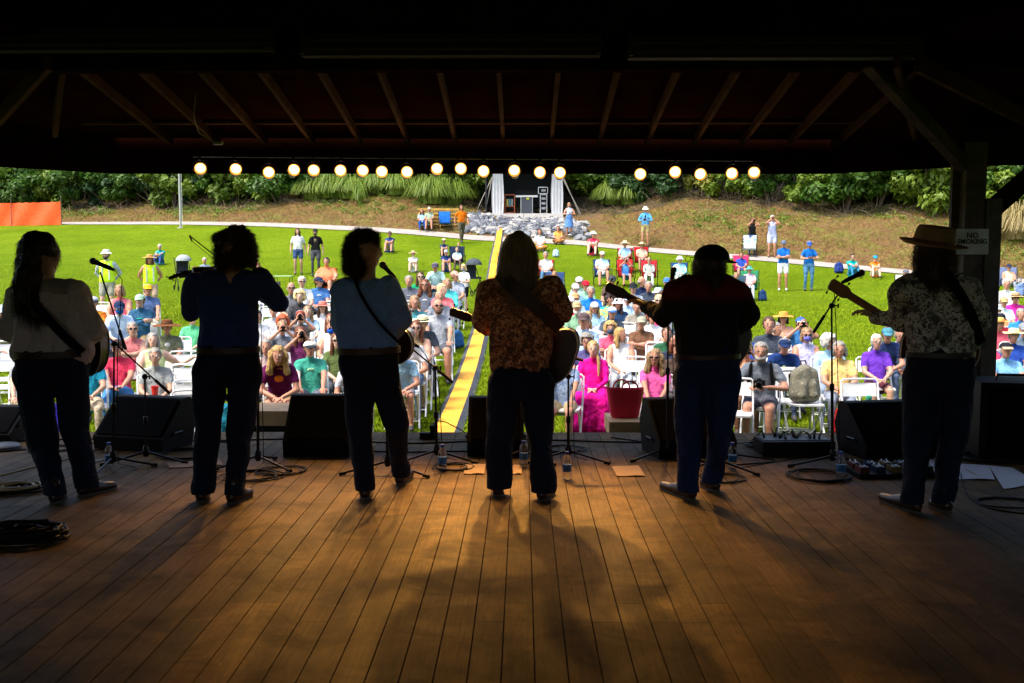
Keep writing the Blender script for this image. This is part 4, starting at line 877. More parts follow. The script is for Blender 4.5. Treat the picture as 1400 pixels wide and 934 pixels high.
# first: guitar whose lower bout shows right of the hip
c1 = at(60, 452, 7.42)
instrument('acoustic_guitar', 'acoustic guitar with striped binding held by the musician with ponytail', 'guitar', at(66, 464, 7.43), Vector((-1, .10, .18)), (.55, 1, .1), [(z * .85, w_ * .95) for z, w_ in GUIT], .12, .40, .16)
# third: mandolin
instrument('mandolin', 'small mandolin held by the musician in slate blue shirt', 'mandolin', at(515, 462, 7.42), Vector((-1, .2, .35)), (0, 1, .2), [(0, .04), (.05, .10), (.12, .13), (.2, .13), (.26, .08), (.28, .02)], .05, .25, .13, nw=.015, hole=.025)
# fiddle and bow
sc2 = at(234, 381, 7.46); en2 = at(300, 372, 7.32)
fd = instrument('fiddle', 'fiddle with scroll pointing left at the fiddler’s shoulder'.replace('’', "'"), 'fiddle', at(268, 376, 7.40), sc2 - en2, (.1, .35, 1), [(0, .03), (.03, .08), (.09, .083), (.15, .057), (.2, .062), (.28, .1), (.33, .09), (.355, .02)], .04, .14, .10, nw=.013, topm=M_GBACK, peg=2, hole=0, headw=.014)
bw_ = thing('fiddle_bow', 'thin fiddle bow raised above the left shoulder of the fiddler', 'bow', at(260, 323, 7.45)); b0 = at(260, 323, 7.45)
m = MB(); p0 = at(260, 323, 7.45) - b0; p1 = at(345, 392, 7.25) - b0; m.tube([p0, (p0 + p1) / 2 + Vector((.006, 0, .002)), p1], .0042, 6); obj('stick', m, M_GBACK, bw_)
m = MB(); q0 = at(262.5, 330, 7.45) - b0; q1 = at(342, 394, 7.25) - b0; m.tube([q0, q1], .002, 4); obj('bow_hair', m, plain('bow_hair', (.1, .09, .08)), bw_)
m = MB(); m.tube([p0 + Vector((-.006, 0, .006)), p0, q0], [.006, .008, .006], 6); obj('tip', m, M_BIND, bw_)
# ------------------------------------------------------------------ people of the audience: pose bodies shared, colours per person
# local frame: faces -Y. slots: 0 skin 1 top 2 short sleeve 3 long sleeve 4 thigh 5 calf 6 shoe 7 eye 8 lips 9 brow 10 eye white
POSE = {}
def bend(a, b, L1, L2, pole):
    """two segment chain from a to b; returns the joint"""
    a, b, pole = Vector(a), Vector(b), Vector(pole); d = b - a; D = min(d.length, (L1 + L2) * .999); u = d.normalized(); x = (L1 * L1 - L2 * L2 + D * D) / (2 * D); h = math.sqrt(max(0, L1 * L1 - x * x))
    p = (pole - u * pole.dot(u)).normalized(); return a + u * x + p * h
def make_pose(key, pelvis, chest, neck, head, wrL, wrR, poleL=(-1, 0, -1), poleR=(1, 0, -1), anL=(-.1, 0, .09), anR=(.1, 0, .09), kp=(0, -1, .3), handL=None, handR=None, foot=(0, -1, 0), tilt=0, turn=0, heavy=0, kpL=None, kpR=None):
    P, Cc, N, H = Vector(pelvis), Vector(chest), Vector(neck), Vector(head)
    up = (Cc - P).normalized(); pr = []; w_ = .1 + heavy * .05
    def fl(a, wa, da, b, wb, db, k):
        for q in (-1, 0, 1): pr.append(('c', tuple(Vector(a) + Vector((q * (wa - da), 0, 0))), da, tuple(Vector(b) + Vector((q * (wb - db), 0, 0))), db, k))
    mid = (P + Cc) / 2 + Vector((0, -.015 - heavy * .05, 0))
    lo_ = .045 if not key.startswith(('stand', 'walk')) else -.045
    fl(P - up * lo_, .178 + heavy * .04, .112 + heavy * .02, mid, .15 + heavy * .07, .105 + heavy * .06, 1)
    fl(mid, .15 + heavy * .07, .105 + heavy * .06, Cc + up * .0, .17 + heavy * .03, .105 + heavy * .02, 1); fl(Cc, .17 + heavy * .03, .105, Cc + up * .1, .17, .075, 1)
    if key.startswith(('stand', 'walk')): fl(P + Vector((0, 0, -.06)), .172, .115, P + Vector((0, 0, -.015)), .172, .112, 4)
    pr.append(('c', tuple(Cc + up * .12), .06, tuple(N), .055, 1)); pr.append(('c', tuple(N + up * .015), .052, tuple(H + Vector((0, .01, -.07))), .05, 0))
    hr = Matrix.Rotation(turn, 3, 'Z') @ Matrix.Rotation(tilt, 3, 'X')
    def hp(x, y, z): return tuple(H + hr @ Vector((x, y, z)))
    pr += [('e', hp(0, .012, .02), (.076, .094, .098), hr, 0), ('c', hp(0, -.035, -.05), .052, hp(0, -.045, -.078), .038, 0), ('c', hp(0, -.02, -.02), .062, hp(0, -.035, -.07), .045, 0),
           ('c', hp(0, -.088, .01), .011, hp(0, -.104, -.022), .014, 0), ('e', hp(-.077, .01, -.005), (.012, .02, .03), hr, 0), ('e', hp(.077, .01, -.005), (.012, .02, .03), hr, 0)]
    ex = MB()
    def q(v): return hr @ Vector(v)
    for s in (-1, 1):
        ex.ell(H + q((s * .031, -.081, .014)), (.015, .008, .0085), 8, 6, hr, 10); ex.ell(H + q((s * .031, -.0885, .014)), (.0075, .003, .0075), 8, 5, hr, 7)
        ex.tube([H + q((s * .046, -.083, .030)), H + q((s * .031, -.092, .035)), H + q((s * .016, -.093, .031))], .004, 5, 9)
    ex.ell(H + q((0, -.091, -.048)), (.024, .007, .0075), 10, 6, hr, 8)
    for s, W, pole, hd in ((-1, wrL, poleL, handL), (1, wrR, poleR, handR)):
        S = Cc + up * .095 + Vector((s * .175, 0, 0)); W = Vector(W); E = bend(S, W, .29, .25, pole); mid_ = S.lerp(E, .55)
        pr.append(('c', tuple(S - Vector((s * .03, 0, 0))), .068, tuple(mid_), .058, 2)); pr.append(('c', tuple(mid_), .045, tuple(E), .041, 3)); pr.append(('c', tuple(E), .040, tuple(W), .028, 3))
        dd, nn = hd if hd else ((W - E).normalized(), Vector((-s, 0, -.2))); hand_mb(ex, W, dd, nn, 1.0, .55, 0, s if hd is None else s)
    for s, A, kq in ((-1, anL, kpL or kp), (1, anR, kpR or kp)):
        Hp = P + Vector((s * .095, 0, -.02)); A = Vector(A); K = bend(Hp, A, .43, .41, kq)
        Tm = Hp.lerp(K, .64); pr.append(('c', tuple(Hp), .098 + heavy * .02, tuple(Tm), .084 + heavy * .01, 4)); pr.append(('c', tuple(Tm), .070 + heavy * .01, tuple(K + (Hp - K) * .10), .058, 5)); pr.append(('c', tuple(K), .052, tuple(K + (A - K) * .4), .054, 5)); pr.append(('c', tuple(K + (A - K) * .4), .054, tuple(A), .038, 5))
        fdir = Vector(foot).normalized(); pr.append(('c', tuple(A + Vector((0, .02, -.045))), .042, tuple(A + fdir * .14 + Vector((0, 0, -.055))), .032, 6))
    me = skinmesh(pr, .0185, 3, ex, .004, 14, 'person_' + key)
    POSE[key] = dict(me=me, head=H, rot=hr, top=H.z + .12, chest=Cc, up=up, prims=pr, P=P)
# seated on a folding chair (seat .44 high); knees forward
SC = dict(pelvis=(0, .04, .55), chest=(0, .09, .88), neck=(0, .075, 1.06), head=(0, .045, 1.20), anL=(-.13, -.40, .09), anR=(.13, -.40, .09), kp=(0, -.4, 1))
def sit(key, wrL, wrR, **k): make_pose(key, **{**SC, 'wrL': wrL, 'wrR': wrR, **k})
sit('lap', (-.05, -.26, .66), (.06, -.27, .66), handL=((.7, -.6, -.1), (0, -.2, -1)), handR=((-.7, -.6, -.1), (0, -.2, -1)))
sit('cross', (.09, -.13, .86), (-.09, -.15, .84), poleL=(-1, -.2, -.6), poleR=(1, -.2, -.6), handL=((1, .1, .1), (0, 1, 0)), handR=((-1, .1, .1), (0, 1, 0)), tilt=-.05)
sit('lean', (-.04, -.40, .60), (.05, -.41, .60), chest=(0, -.08, .84), neck=(0, -.17, 1.0), head=(0, -.24, 1.12), tilt=.12, handL=((.6, -.7, -.2), (0, 0, -1)), handR=((-.6, -.7, -.2), (0, 0, -1)))
sit('chin', (-.05, -.26, .66), (.05, -.13, 1.06), poleR=(.8, -.6, -1), handL=((.7, -.6, -.1), (0, -.2, -1)), handR=((-.2, .2, 1), (0, 1, .2)), turn=.15)
sit('photo', (-.07, -.20, 1.16), (.07, -.20, 1.16), poleL=(-1, -.4, -.8), poleR=(1, -.4, -.8), handL=((.3, -.3, 1), (1, 0, 0)), handR=((-.3, -.3, 1), (-1, 0, 0)))
sit('legs', (-.06, -.36, .68), (.10, -.34, .69), anL=(-.10, -.36, .09), anR=(-.20, -.52, .32), kpR=(.3, -.3, 1), handL=((.7, -.6, -.1), (0, -.2, -1)), handR=((-.7, -.6, -.1), (0, -.2, -1)), turn=-.12)
sit('knees', (-.14, -.38, .67), (.15, -.38, .67), handL=((.1, -.95, -.2), (0, 0, -1)), handR=((-.1, -.95, -.2), (0, 0, -1)), tilt=-.06, turn=.1)
sit('heavy', (-.13, -.36, .67), (.14, -.36, .67), heavy=1.0, handL=((.3, -.9, -.2), (0, 0, -1)), handR=((-.3, -.9, -.2), (0, 0, -1)))
sit('arm_out', (-.05, -.26, .66), (.60, .16, .92), poleR=(0, .3, -1), handL=((.7, -.6, -.1), (0, -.2, -1)), handR=((1, 0, -.3), (0, 0, -1)), tilt=-.05)
sit('turned', (-.05, -.26, .66), (.06, -.27, .66), handL=((.7, -.6, -.1), (0, -.2, -1)), handR=((-.7, -.6, -.1), (0, -.2, -1)), turn=.9)
sit('camlap', (-.07, -.28, .74), (.09, -.30, .76), chest=(0, .0, .87), neck=(0, -.04, 1.04), head=(0, -.08, 1.18), handL=((.7, -.6, .1), (0, 0, -1)), handR=((-.7, -.6, .1), (0, 0, 1)))
GC = dict(pelvis=(0, .1, .12), chest=(0, .18, .44), neck=(0, .15, .62), head=(0, .11, .76), anL=(-.13, -.42, .08), anR=(.13, -.42, .08), kp=(0, 0, 1))
make_pose('ground', **GC, wrL=(-.02, -.30, .40), wrR=(.05, -.31, .42), handL=((1, -.1, .1), (0, 1, 0)), handR=((-1, -.1, .1), (0, 1, 0)))
make_pose('ground_legs', **{**GC, 'anL': (.14, -.25, .08), 'anR': (-.14, -.33, .08), 'kpL': (-1, -.3, .25), 'kpR': (1, -.3, .25)}, wrL=(-.05, -.2, .25), wrR=(.06, -.2, .25), handL=((1, -.4, -.2), (0, 0, -1)), handR=((-1, -.4, -.2), (0, 0, -1)))
LC = dict(pelvis=(0, .06, .40), chest=(0, .17, .71), neck=(0, .17, .89), head=(0, .13, 1.03), anL=(-.14, -.50, .09), anR=(.14, -.50, .09), kp=(0, -.2, 1))
make_pose('camp', **LC, wrL=(-.07, -.22, .55), wrR=(.08, -.23, .55), handL=((.7, -.6, -.1), (0, -.2, -1)), handR=((-.7, -.6, -.1), (0, -.2, -1)))
make_pose('camp_photo', **LC, wrL=(-.07, -.12, 1.0), wrR=(.07, -.12, 1.0), poleL=(-1, -.4, -.8), poleR=(1, -.4, -.8), handL=((.3, -.3, 1), (1, 0, 0)), handR=((-.3, -.3, 1), (-1, 0, 0)))
make_pose('camp_heavy', **LC, wrL=(-.22, -.26, .58), wrR=(.24, -.26, .58), heavy=1.2, handL=((.1, -.9, -.1), (0, 0, -1)), handR=((-.1, -.9, -.1), (0, 0, -1)))
ST = dict(pelvis=(0, 0, .93), chest=(0, .0, 1.27), neck=(0, .01, 1.46), head=(0, -.02, 1.60), anL=(-.12, 0, .09), anR=(.12, 0.02, .09), kp=(0, -1, 0))
make_pose('stand', **ST, wrL=(-.27, -.04, .86), wrR=(.27, -.04, .86), poleL=(-.3, 1, 0), poleR=(.3, 1, 0), handL=((0, -.15, -1), (1, 0, 0)), handR=((0, -.15, -1), (-1, 0, 0)))
make_pose('stand_phone', **{**ST, 'tilt': .35}, wrL=(-.08, -.26, 1.12), wrR=(.08, -.26, 1.12), poleL=(-1, .1, -.8), poleR=(1, .1, -.8), handL=((.8, -.5, .2), (0, 0, 1)), handR=((-.8, -.5, .2), (0, 0, 1)))
make_pose('stand_crossed', **ST, wrL=(.10, -.2, 1.17), wrR=(-.10, -.21, 1.15), poleL=(-1, -.1, -.6), poleR=(1, -.1, -.6), handL=((1, .1, .1), (0, 1, 0)), handR=((-1, .1, .1), (0, 1, 0)))
make_pose('stand_photo', **ST, wrL=(-.07, -.24, 1.55), wrR=(.07, -.24, 1.55), poleL=(-1, -.4, -.8), poleR=(1, -.4, -.8), handL=((.3, -.3, 1), (1, 0, 0)), handR=((-.3, -.3, 1), (-1, 0, 0)))
make_pose('stand_back', **ST, wrL=(-.12, .14, .95), wrR=(.12, .14, .95), poleL=(-1, .4, 0), poleR=(1, .4, 0), handL=((.6, 0, -.6), (0, -1, 0)), handR=((-.6, 0, -.6), (0, -1, 0)))
make_pose('walk', **{**ST, 'anL': (-.09, -.26, .1), 'anR': (.09, .26, .12)}, wrL=(-.27, .12, .9), wrR=(.27, -.2, .95), poleL=(-.3, 1, 0), poleR=(.3, 1, 0), handL=((0, -.1, -1), (1, 0, 0)), handR=((0, -.5, -1), (-1, 0, 0)))
# ---- head gear, shared meshes in head space (origin at the head centre, face to -Y)
def hair_mesh(kind):
    base = [('e', (0, .022, .030), (.088, .100, .098), None, 0)]
    if kind == 'short': pr = base + [('e', (0, .03, .0), (.083, .09, .075), None, 0)]
    elif kind == 'bob': pr = base + [('c', (-.072, .02, 0), .032, (-.078, .015, -.085), .03, 0), ('c', (.072, .02, 0), .032, (.078, .015, -.085), .03, 0), ('c', (0, .07, 0), .06, (0, .065, -.08), .055, 0)]
    elif kind == 'long': pr = base + [('c', (-.072, .02, 0), .034, (-.088, .0, -.20), .03, 0), ('c', (.072, .02, 0), .034, (.088, .0, -.20), .03, 0), ('c', (0, .07, 0), .06, (0, .08, -.2), .05, 0), ('c', (-.04, .07, -.1), .05, (.04, .07, -.1), .05, 0)]
    elif kind == 'curly': pr = [('e', (0, .025, .04), (.115, .118, .105), None, 0), ('e', (-.085, .02, -.01), (.045, .05, .06), None, 0), ('e', (.085, .02, -.01), (.045, .05, .06), None, 0), ('e', (0, .08, -.03), (.09, .05, .07), None, 0)]
    elif kind == 'wavy': pr = base + [('c', (-.08, .01, .02), .042, (-.108, -.005, -.22), .045, 0), ('c', (.08, .01, .02), .042, (.108, -.005, -.22), .045, 0), ('c', (0, .08, 0), .07, (0, .09, -.2), .06, 0), ('c', (-.05, .07, -.1), .06, (.05, .07, -.1), .06, 0)]
    elif kind == 'bald': pr = [('e', (0, .035, -.005), (.084, .085, .05), None, 0)]
    me = skinmesh(pr, .013, 1, None, .02 if kind in ('curly', 'wavy') else .010, 26 if kind in ('curly', 'wavy') else 30, 'hair')
    V = np.empty(len(me.vertices) * 3, dtype=np.float32); me.vertices.foreach_get('co', V); V = V.reshape(-1, 3)
    # open the hair over the face: push face-side vertices back inside the skull
    f = (V[:, 1] < -.028) & (V[:, 2] < .062) & (np.abs(V[:, 0]) < .066); V[f, 1] = np.maximum(V[f, 1], -.02)
    f = (V[:, 1] < -.02) & (V[:, 2] < .02) & (np.abs(V[:, 0]) >= .062) & (np.abs(V[:, 0]) < .1); V[f, 1] = np.maximum(V[f, 1], -.03)
    me.vertices.foreach_set('co', V.ravel()); return me
HAIR = {k: hair_mesh(k) for k in ('short', 'bob', 'long', 'curly', 'wavy', 'bald')}
def hat_mesh(kind):
    m = MB()
    if kind == 'cap':
        m.ell((0, .014, .042), (.089, .104, .078), 20, 7, None, 0, -.05, 1.0)
        vs = []
        for j in range(7):
            a = -1.05 + 2.1 * j / 6; vs += [(math.sin(a) * .082, .01 - math.cos(a) * .095, .045), (math.sin(a) * .076, .0 - math.cos(a) * .170, .014)]
        n = len(vs); m.add(vs + [(x, y, z + .007) for x, y, z in vs], [(2 * j, 2 * j + 2, 2 * j + 3, 2 * j + 1) for j in range(6)] + [(n + 2 * j, n + 2 * j + 1, n + 2 * j + 3, n + 2 * j + 2) for j in range(6)] + [(2 * j + 1, 2 * j + 3, n + 2 * j + 3, n + 2 * j + 1) for j in range(6)], 1)
        m.ell((0, .012, .126), (.01, .01, .005), 8, 4, None, 1)
    else:
        br, ht, dr = {'sun': (.19, .085, .018), 'straw': (.165, .085, .0), 'bucket': (.135, .08, .035), 'wide': (.22, .09, .03), 'cowboy': (.18, .10, -.02)}[kind]
        prof = [(.0001, .045 + ht), (.055, .045 + ht * .97), (.078, .045 + ht * .8), (.090, .05), (.092, .045)]
        m.lathe(prof[::-1], 24, (0, .01, 0))
        vs = []; n = 32
        for i, q in enumerate((0, .5, 1.0)):
            for k in range(n):
                a = 2 * math.pi * k / n; r = .090 + (br - .09) * q; z = .05 - dr * q * q + (.03 * q * abs(math.cos(a)) ** 2 if kind == 'cowboy' else .006 * math.sin(3 * a) * q); vs.append((r * math.cos(a), .01 + r * 1.06 * math.sin(a), z))
        N_ = len(vs); vs += [(x, y, z + .005) for x, y, z in vs]; fs = []
        for i in range(2):
            for k in range(n):
                a, b = i * n + k, i * n + (k + 1) % n; fs += [(a, b, b + n, a + n)[::-1], (N_ + a, N_ + b, N_ + b + n, N_ + a + n)]
        for k in range(n): a, b = 2 * n + k, 2 * n + (k + 1) % n; fs.append((a, b, N_ + b, N_ + a))
        m.add(vs, fs); m.lathe([(.0935, .052), (.0935, .072), (.089, .073)], 24, (0, .01, 0), None, 1)
    return m.mesh('hat')
HATM = {k: hat_mesh(k) for k in ('cap', 'sun', 'straw', 'bucket', 'wide', 'cowboy')}
m = MB()
for s in (-1, 1): m.ell((s * .034, -.094, .014), (.027, .010, .019), 12, 6); m.tube([(s * .058, -.088, .018), (s * .080, -.04, .016), (s * .082, .02, .008)], .003, 4)
m.tube([(-.012, -.1, .018), (.012, -.1, .018)], .003, 4); SHADES = m.mesh('sunglasses')
m = MB()
for s in (-1, 1):
    m.tube([(s * .034 + math.cos(k * .7) * .024, -.102, .012 + math.sin(k * .7) * .017) for k in range(10)], .0022, 4); m.tube([(s * .058, -.095, .018), (s * .080, -.04, .016), (s * .082, .02, .008)], .002, 4)
GLASSES = m.mesh('spectacles')
m = MB(); m.ell((0, -.058, -.045), (.062, .056, .052), 14, 8); MASK = m.mesh('face_mask')
me_ = skinmesh([('c', (-.055, -.03, -.05), .018, (-.03, -.075, -.09), .024, 0), ('c', (.055, -.03, -.05), .018, (.03, -.075, -.09), .024, 0), ('c', (-.02, -.08, -.09), .026, (.02, -.08, -.09), .026, 0), ('c', (-.024, -.095, -.036), .007, (.024, -.095, -.036), .007, 0), ('c', (0, -.08, -.09), .03, (0, -.075, -.115), .02, 0)], .01, 1, None, .006, 40, 'beard'); BEARD = me_
# ---- things worn or carried, chairs
M_WHITE = plain('chair_white', (.78, .78, .78), .35, 0, .03, 5, 0, .5); M_EYE = plain('eye_dark', (.02, .014, .01), .2, 0, 0); M_EYEW = plain('eye_white', (.6, .58, .55), .4, 0, 0); M_LIPS = plain('lips', (.42, .16, .13), .5, 0, 0)
M_LENS = plain('dark_lens', (.01, .01, .012), .1, 0, 0, spec=.6)
def make_chair():
    t_ = thing('folding_chair', None, None); hw = .215
    m = MB(); m.box((0, -.02, .44), (.40, .40, .022)); m.box((0, -.215, .437), (.36, .03, .018)); obj('seat', m, M_WHITE, t_)
    m = MB(); n = 8; vs = []
    for j in range(4):
        for i in range(n + 1):
            x = -.195 + .39 * i / n; z = .62 + .05 * j - .0; rr = .012 if j == 3 and i in (0, n) else 0; vs.append((x * (1 - rr), .205 + .02 * (1 - (2 * i / n - 1) ** 2) + .012 * j, z))
    k = (n + 1); fs = [(j * k + i, j * k + i + 1, (j + 1) * k + i + 1, (j + 1) * k + i) for j in range(3) for i in range(n)]; N_ = len(vs)
    vs2 = vs + [(x, y + .014, z) for x, y, z in vs]; fs += [(N_ + a, N_ + d, N_ + c, N_ + b) for a, b, c, d in fs]
    edge = [i for i in range(k)] + [j * k + n for j in range(1, 4)] + [3 * k + i for i in range(n - 1, -1, -1)] + [j * k for j in (2, 1)]
    for a, b in zip(edge, edge[1:] + edge[:1]): fs.append((a, N_ + a, N_ + b, b))
    m.add(vs2, fs); obj('backrest', m, M_WHITE, t_)
    for s in (-1, 1):
        m = MB(); m.tube([(s * hw, -.25, .012), (s * hw, .205, .60), (s * hw, .245, .79), (s * (hw - .03), .25, .815), (0, .253, .82)], .0115, 8); obj('front_leg', m, M_WHITE, t_)
        m = MB(); m.tube([(s * (hw - .022), .26, .012), (s * (hw - .022), -.16, .43)], .011, 8); obj('rear_leg', m, M_WHITE, t_)
    m = MB(); m.tube([(-hw, -.18, .10), (hw, -.18, .10)], .008, 6); obj('front_rung', m, M_WHITE, t_)
    m = MB(); m.tube([(-.19, .205, .07), (.19, .205, .07)], .008, 6); obj('rear_rung', m, M_WHITE, t_)
    return t_
CHAIR0 = make_chair(); chair_used = [False]
def place_chair(x, y, rz, label, group='white folding chairs on the lawn'):
    o = CHAIR0 if not chair_used[0] else dup(CHAIR0); chair_used[0] = True
    o.location = (x, y, gz(x, y) - .005); o.rotation_euler = (0, 0, rz); tag(o, label, 'chair', group); return o
def make_camp():
    t_ = thing('camp_chair', None, None); mets = M_BLACKMET
    def sh(P, th=.012):
        m = MB(); n = len(P); m.add(P + [(x, y + th * .3, z - th) for x, y, z in P], [(0, 1, 2, 3), (7, 6, 5, 4), (0, 4, 5, 1), (1, 5, 6, 2), (2, 6, 7, 3), (3, 7, 4, 0)]); return m
    obj('seat', sh([(-.26, -.22, .38), (.26, -.22, .38), (.24, .22, .31), (-.24, .22, .31)]), None or [bpy.data.materials.new('x')], t_)
    obj('backrest', sh([(-.24, .22, .31), (.24, .22, .31), (.27, .36, .90), (-.27, .36, .90)]), [bpy.data.materials.new('x')], t_)
    for s in (-1, 1):
        m = MB(); m.tube([(s * .29, -.25, .01), (s * .29, .30, .38), (s * .28, .37, .91)], .011, 6); obj('leg', m, mets, t_)
        m = MB(); m.tube([(s * .29, .28, .01), (s * .29, -.25, .38), (s * .29, -.25, .56)], .011, 6); obj('leg', m, mets, t_)
        m = MB(); m.box((s * .29, .03, .57), (.05, .6, .015)); obj('armrest', m, [bpy.data.materials.new('x')], t_)
    return t_
CAMP0 = make_camp(); camp_used = [False]
def place_camp(x, y, rz, colr, label):
    o = CAMP0 if not camp_used[0] else dup(CAMP0); camp_used[0] = True; o.location = (x, y, gz(x, y)); o.rotation_euler = (0, 0, rz); mt = cloth(colr)
    for c in o.children:
        if c.name.split('.')[0] in ('seat', 'backrest', 'armrest'):
            c.data = c.data if c.data.materials and c.material_slots[0].link == 'OBJECT' else c.data
            c.material_slots[0].link = 'OBJECT'; c.material_slots[0].material = mt
    tag(o, label, 'camp chair', 'camp chairs on the lawn'); return o
# special shirt materials
def tiedye(name, cols):
    t = NT(name); n = t.noise(7, 3, .6, dist=1.5); t.base(t.ramp(n, [(.25 + .5 * i / (len(cols) - 1), srgb(c)) for i, c in enumerate(cols)])); t.set(Roughness=.85, Specular_IOR_Level=.15); return t.m
SPEC = {'MAG': cloth('#e0108c', 'magenta_cloth'), 'TD1': tiedye('tie_dye_blue', ['#7fb8e8', '#e8f2fa', '#a8c8f0', '#f0e0f0']), 'TD2': tiedye('tie_dye_rainbow', ['#1a9ac8', '#30c8a0', '#e8e040', '#2080d0']), 'TD3': tiedye('tie_dye_orange', ['#f07018', '#f8c030', '#e84828', '#f0a050']),
        'TD4': tiedye('tie_dye_pale', ['#e8f0f8', '#e88080', '#a0c8f0', '#f8f0d8']), 'PT1': pattern_mat('grey_print', (.5, .5, .5), ((.2, .22, .28), (.6, .6, .6)), 50, .5), 'PLB': pattern_mat('blue_plaid', (.10, .16, .33), ((.4, .5, .62), (.2, .3, .45)), 45, .5), 'HVS': plain('high_visibility', srgb('#c8f018'), .6, 0, .08, 8)}
def cm(c): return SPEC[c] if c in SPEC else cloth(c if c.startswith('#') else '#' + c)
SK = {'f': plain('skin_light', (.60, .36, .26), .5, 0, .1, 30, 0, .3), 'm': plain('skin_medium', (.48, .27, .185), .5, 0, .1, 30, 0, .3), 't': plain('skin_ruddy', (.47, .22, .14), .5, 0, .1, 30, 0, .3), 'd': plain('skin_brown', (.24, .12, .07), .5, 0, .1, 30, 0, .3)}
HC_ = {'w': '#c9c4ba', 'g': '#8a8680', 'n': '#4a2f1e', 'k': '#1d1613', 'b': '#b08d55', 'y': '#d3bb82', 'r': '#a84a1c', 'a': '#6b3a20', 's': '#8f7450'}
allpeople = []
def person(u, v, pose, desc, top, bot='3a4254', sk='f', hair='short:n', hat=None, extra='', slv='t', shorts=0, where='', Y=None, feet=None, sc_=None, face=None, chair='w', wide=1.0, shoe='4a4a4c', turn=None):
    """u, v: pixel of the top of the head (hat included); the body stands on the ground where its own height fits that pixel"""
    D = POSE[pose]; hh = D['top'] + (.02 if hat else .01); s = sc_ or random.uniform(.96, 1.04)
    hair_k, hair_c = hair.split(':')
    if feet is not None:
        xx = D['head'].y; g = ground_hit(u, feet, 0, 10.4, 62) if Y is None else None
        if Y: d = ray(u, v); x = d.x / d.y * Y; g = Vector((x, Y, gz(x, Y)))
        p = g; d = ray(u, v); zt = HC + d.z / d.y * (p.y + D['head'].y * -1 * 0) ; s = sc_ or min(1.15, max(.6, (zt - p.z) / hh))
    elif Y is not None: d = ray(u, v); x = d.x / d.y * Y; p = Vector((x, Y, gz(x, Y)))
    else: p = ground_hit(u, v, hh * s, 10.6, 60)
    root = bpy.data.objects.new('person', D['me']); col.objects.link(root)
    if len(D['me'].materials) < 11:
        while len(D['me'].materials) < 11: D['me'].materials.append(None)
    skin = SK[sk]; tp = cm(top); bt = cm(bot)
    sl = {'t': (tp, skin), 'l': (tp, tp), 'n': (skin, skin)}[slv]
    mats = [skin, tp, sl[0], sl[1], bt, skin if shorts else bt, cm(shoe), M_EYE, M_LIPS, cloth(HC_[hair_c]), M_EYEW]
    for i, mt in enumerate(mats): root.material_slots[i].link = 'OBJECT'; root.material_slots[i].material = mt
    toward = math.atan2(p.x - 0, p.y - 4) * -1
    rz = toward * .55 + random.uniform(-.15, .15) if turn is None else turn
    hd = D['head'] if 1 else None; off = Matrix.Rotation(rz, 3, 'Z') @ Vector((hd.x, hd.y, 0)) * s
    root.location = (p.x - off.x * 1.0, p.y - off.y, gz(p.x - off.x, p.y - off.y)); root.rotation_euler = (0, 0, rz); root.scale = (s * wide, s * (1 + (wide - 1) * .6), s)
    HM = Matrix.Translation(D['head']) @ D['rot'].to_4x4()
    def kid(name, me, mt, M=HM):
        o = bpy.data.objects.new(name, me); col.objects.link(o); o.parent = root; o.matrix_local = M
        mt = mt if isinstance(mt, list) else [mt]
        while len(me.materials) < len(mt): me.materials.append(None)
        for i, q in enumerate(mt): o.material_slots[i].link = 'OBJECT'; o.material_slots[i].material = q
        return o
    if hair_k != 'none': kid('hair', HAIR[hair_k], hair_mat('#' + HC_[hair_c].lstrip('#'), 'hair', .6))
    if hat: k, c1, *c2 = hat.split(':'); kid('hat' if k != 'cap' else 'cap', HATM[k], [cm(c1), cm(c2[0] if c2 else c1)])
    for e_ in extra.split():
        k, *a = e_.split(':')
        if k == 'shades': kid('sunglasses', SHADES, cm(a[0]) if a else M_LENS)
        if k == 'glasses': kid('spectacles', GLASSES, M_LENS)
        if k == 'mask': kid('face_mask', MASK, cm(a[0]))
        if k == 'beard': kid('beard', BEARD, hair_mat('#' + HC_[a[0]].lstrip('#'), 'hair', .6))
        if k == 'print':
            m = MB(); up = D['up']; fw_ = Vector((0, -1, 0)); fw_ = (fw_ - up * fw_.dot(up)).normalized(); sd_ = up.cross(fw_); Mx = Matrix((sd_, -fw_, up)).transposed()
            c_ = D['chest'] + up * .0 + fw_ * .068; w_ = float(a[1]) if len(a) > 1 else .09; h_ = float(a[2]) if len(a) > 2 else .05
            m.ell(c_, (w_, .045, h_), 16, 8, Mx); kid('shirt_print', m.mesh('shirt_print'), cm(a[0]), Matrix.Identity(4))
        if k == 'vest':
            pr = [(q[0], q[1], q[2] + .014, q[3], q[4] + .014, 0) for q in D['prims'] if q[0] == 'c' and q[5] == 1][:9]
            if 'vest' not in D: D['vest'] = skinmesh(pr, .02, 2, None, 0, 1, 'vest')
            kid('safety_vest', D['vest'], SPEC['HVS'], Matrix.Identity(4))
            m = MB(); c_ = D['chest']
            for sx in (-1, 1): m.beam((c_.x + sx * .085, c_.y - .128, c_.z + .12), (c_.x + sx * .085, c_.y - .128, c_.z - .28), .035, .012, 0, (0, 1, 0))
            kid('reflective_tape', m.mesh('tape'), plain('tape_grey', (.55, .55, .5), .4), Matrix.Identity(4))
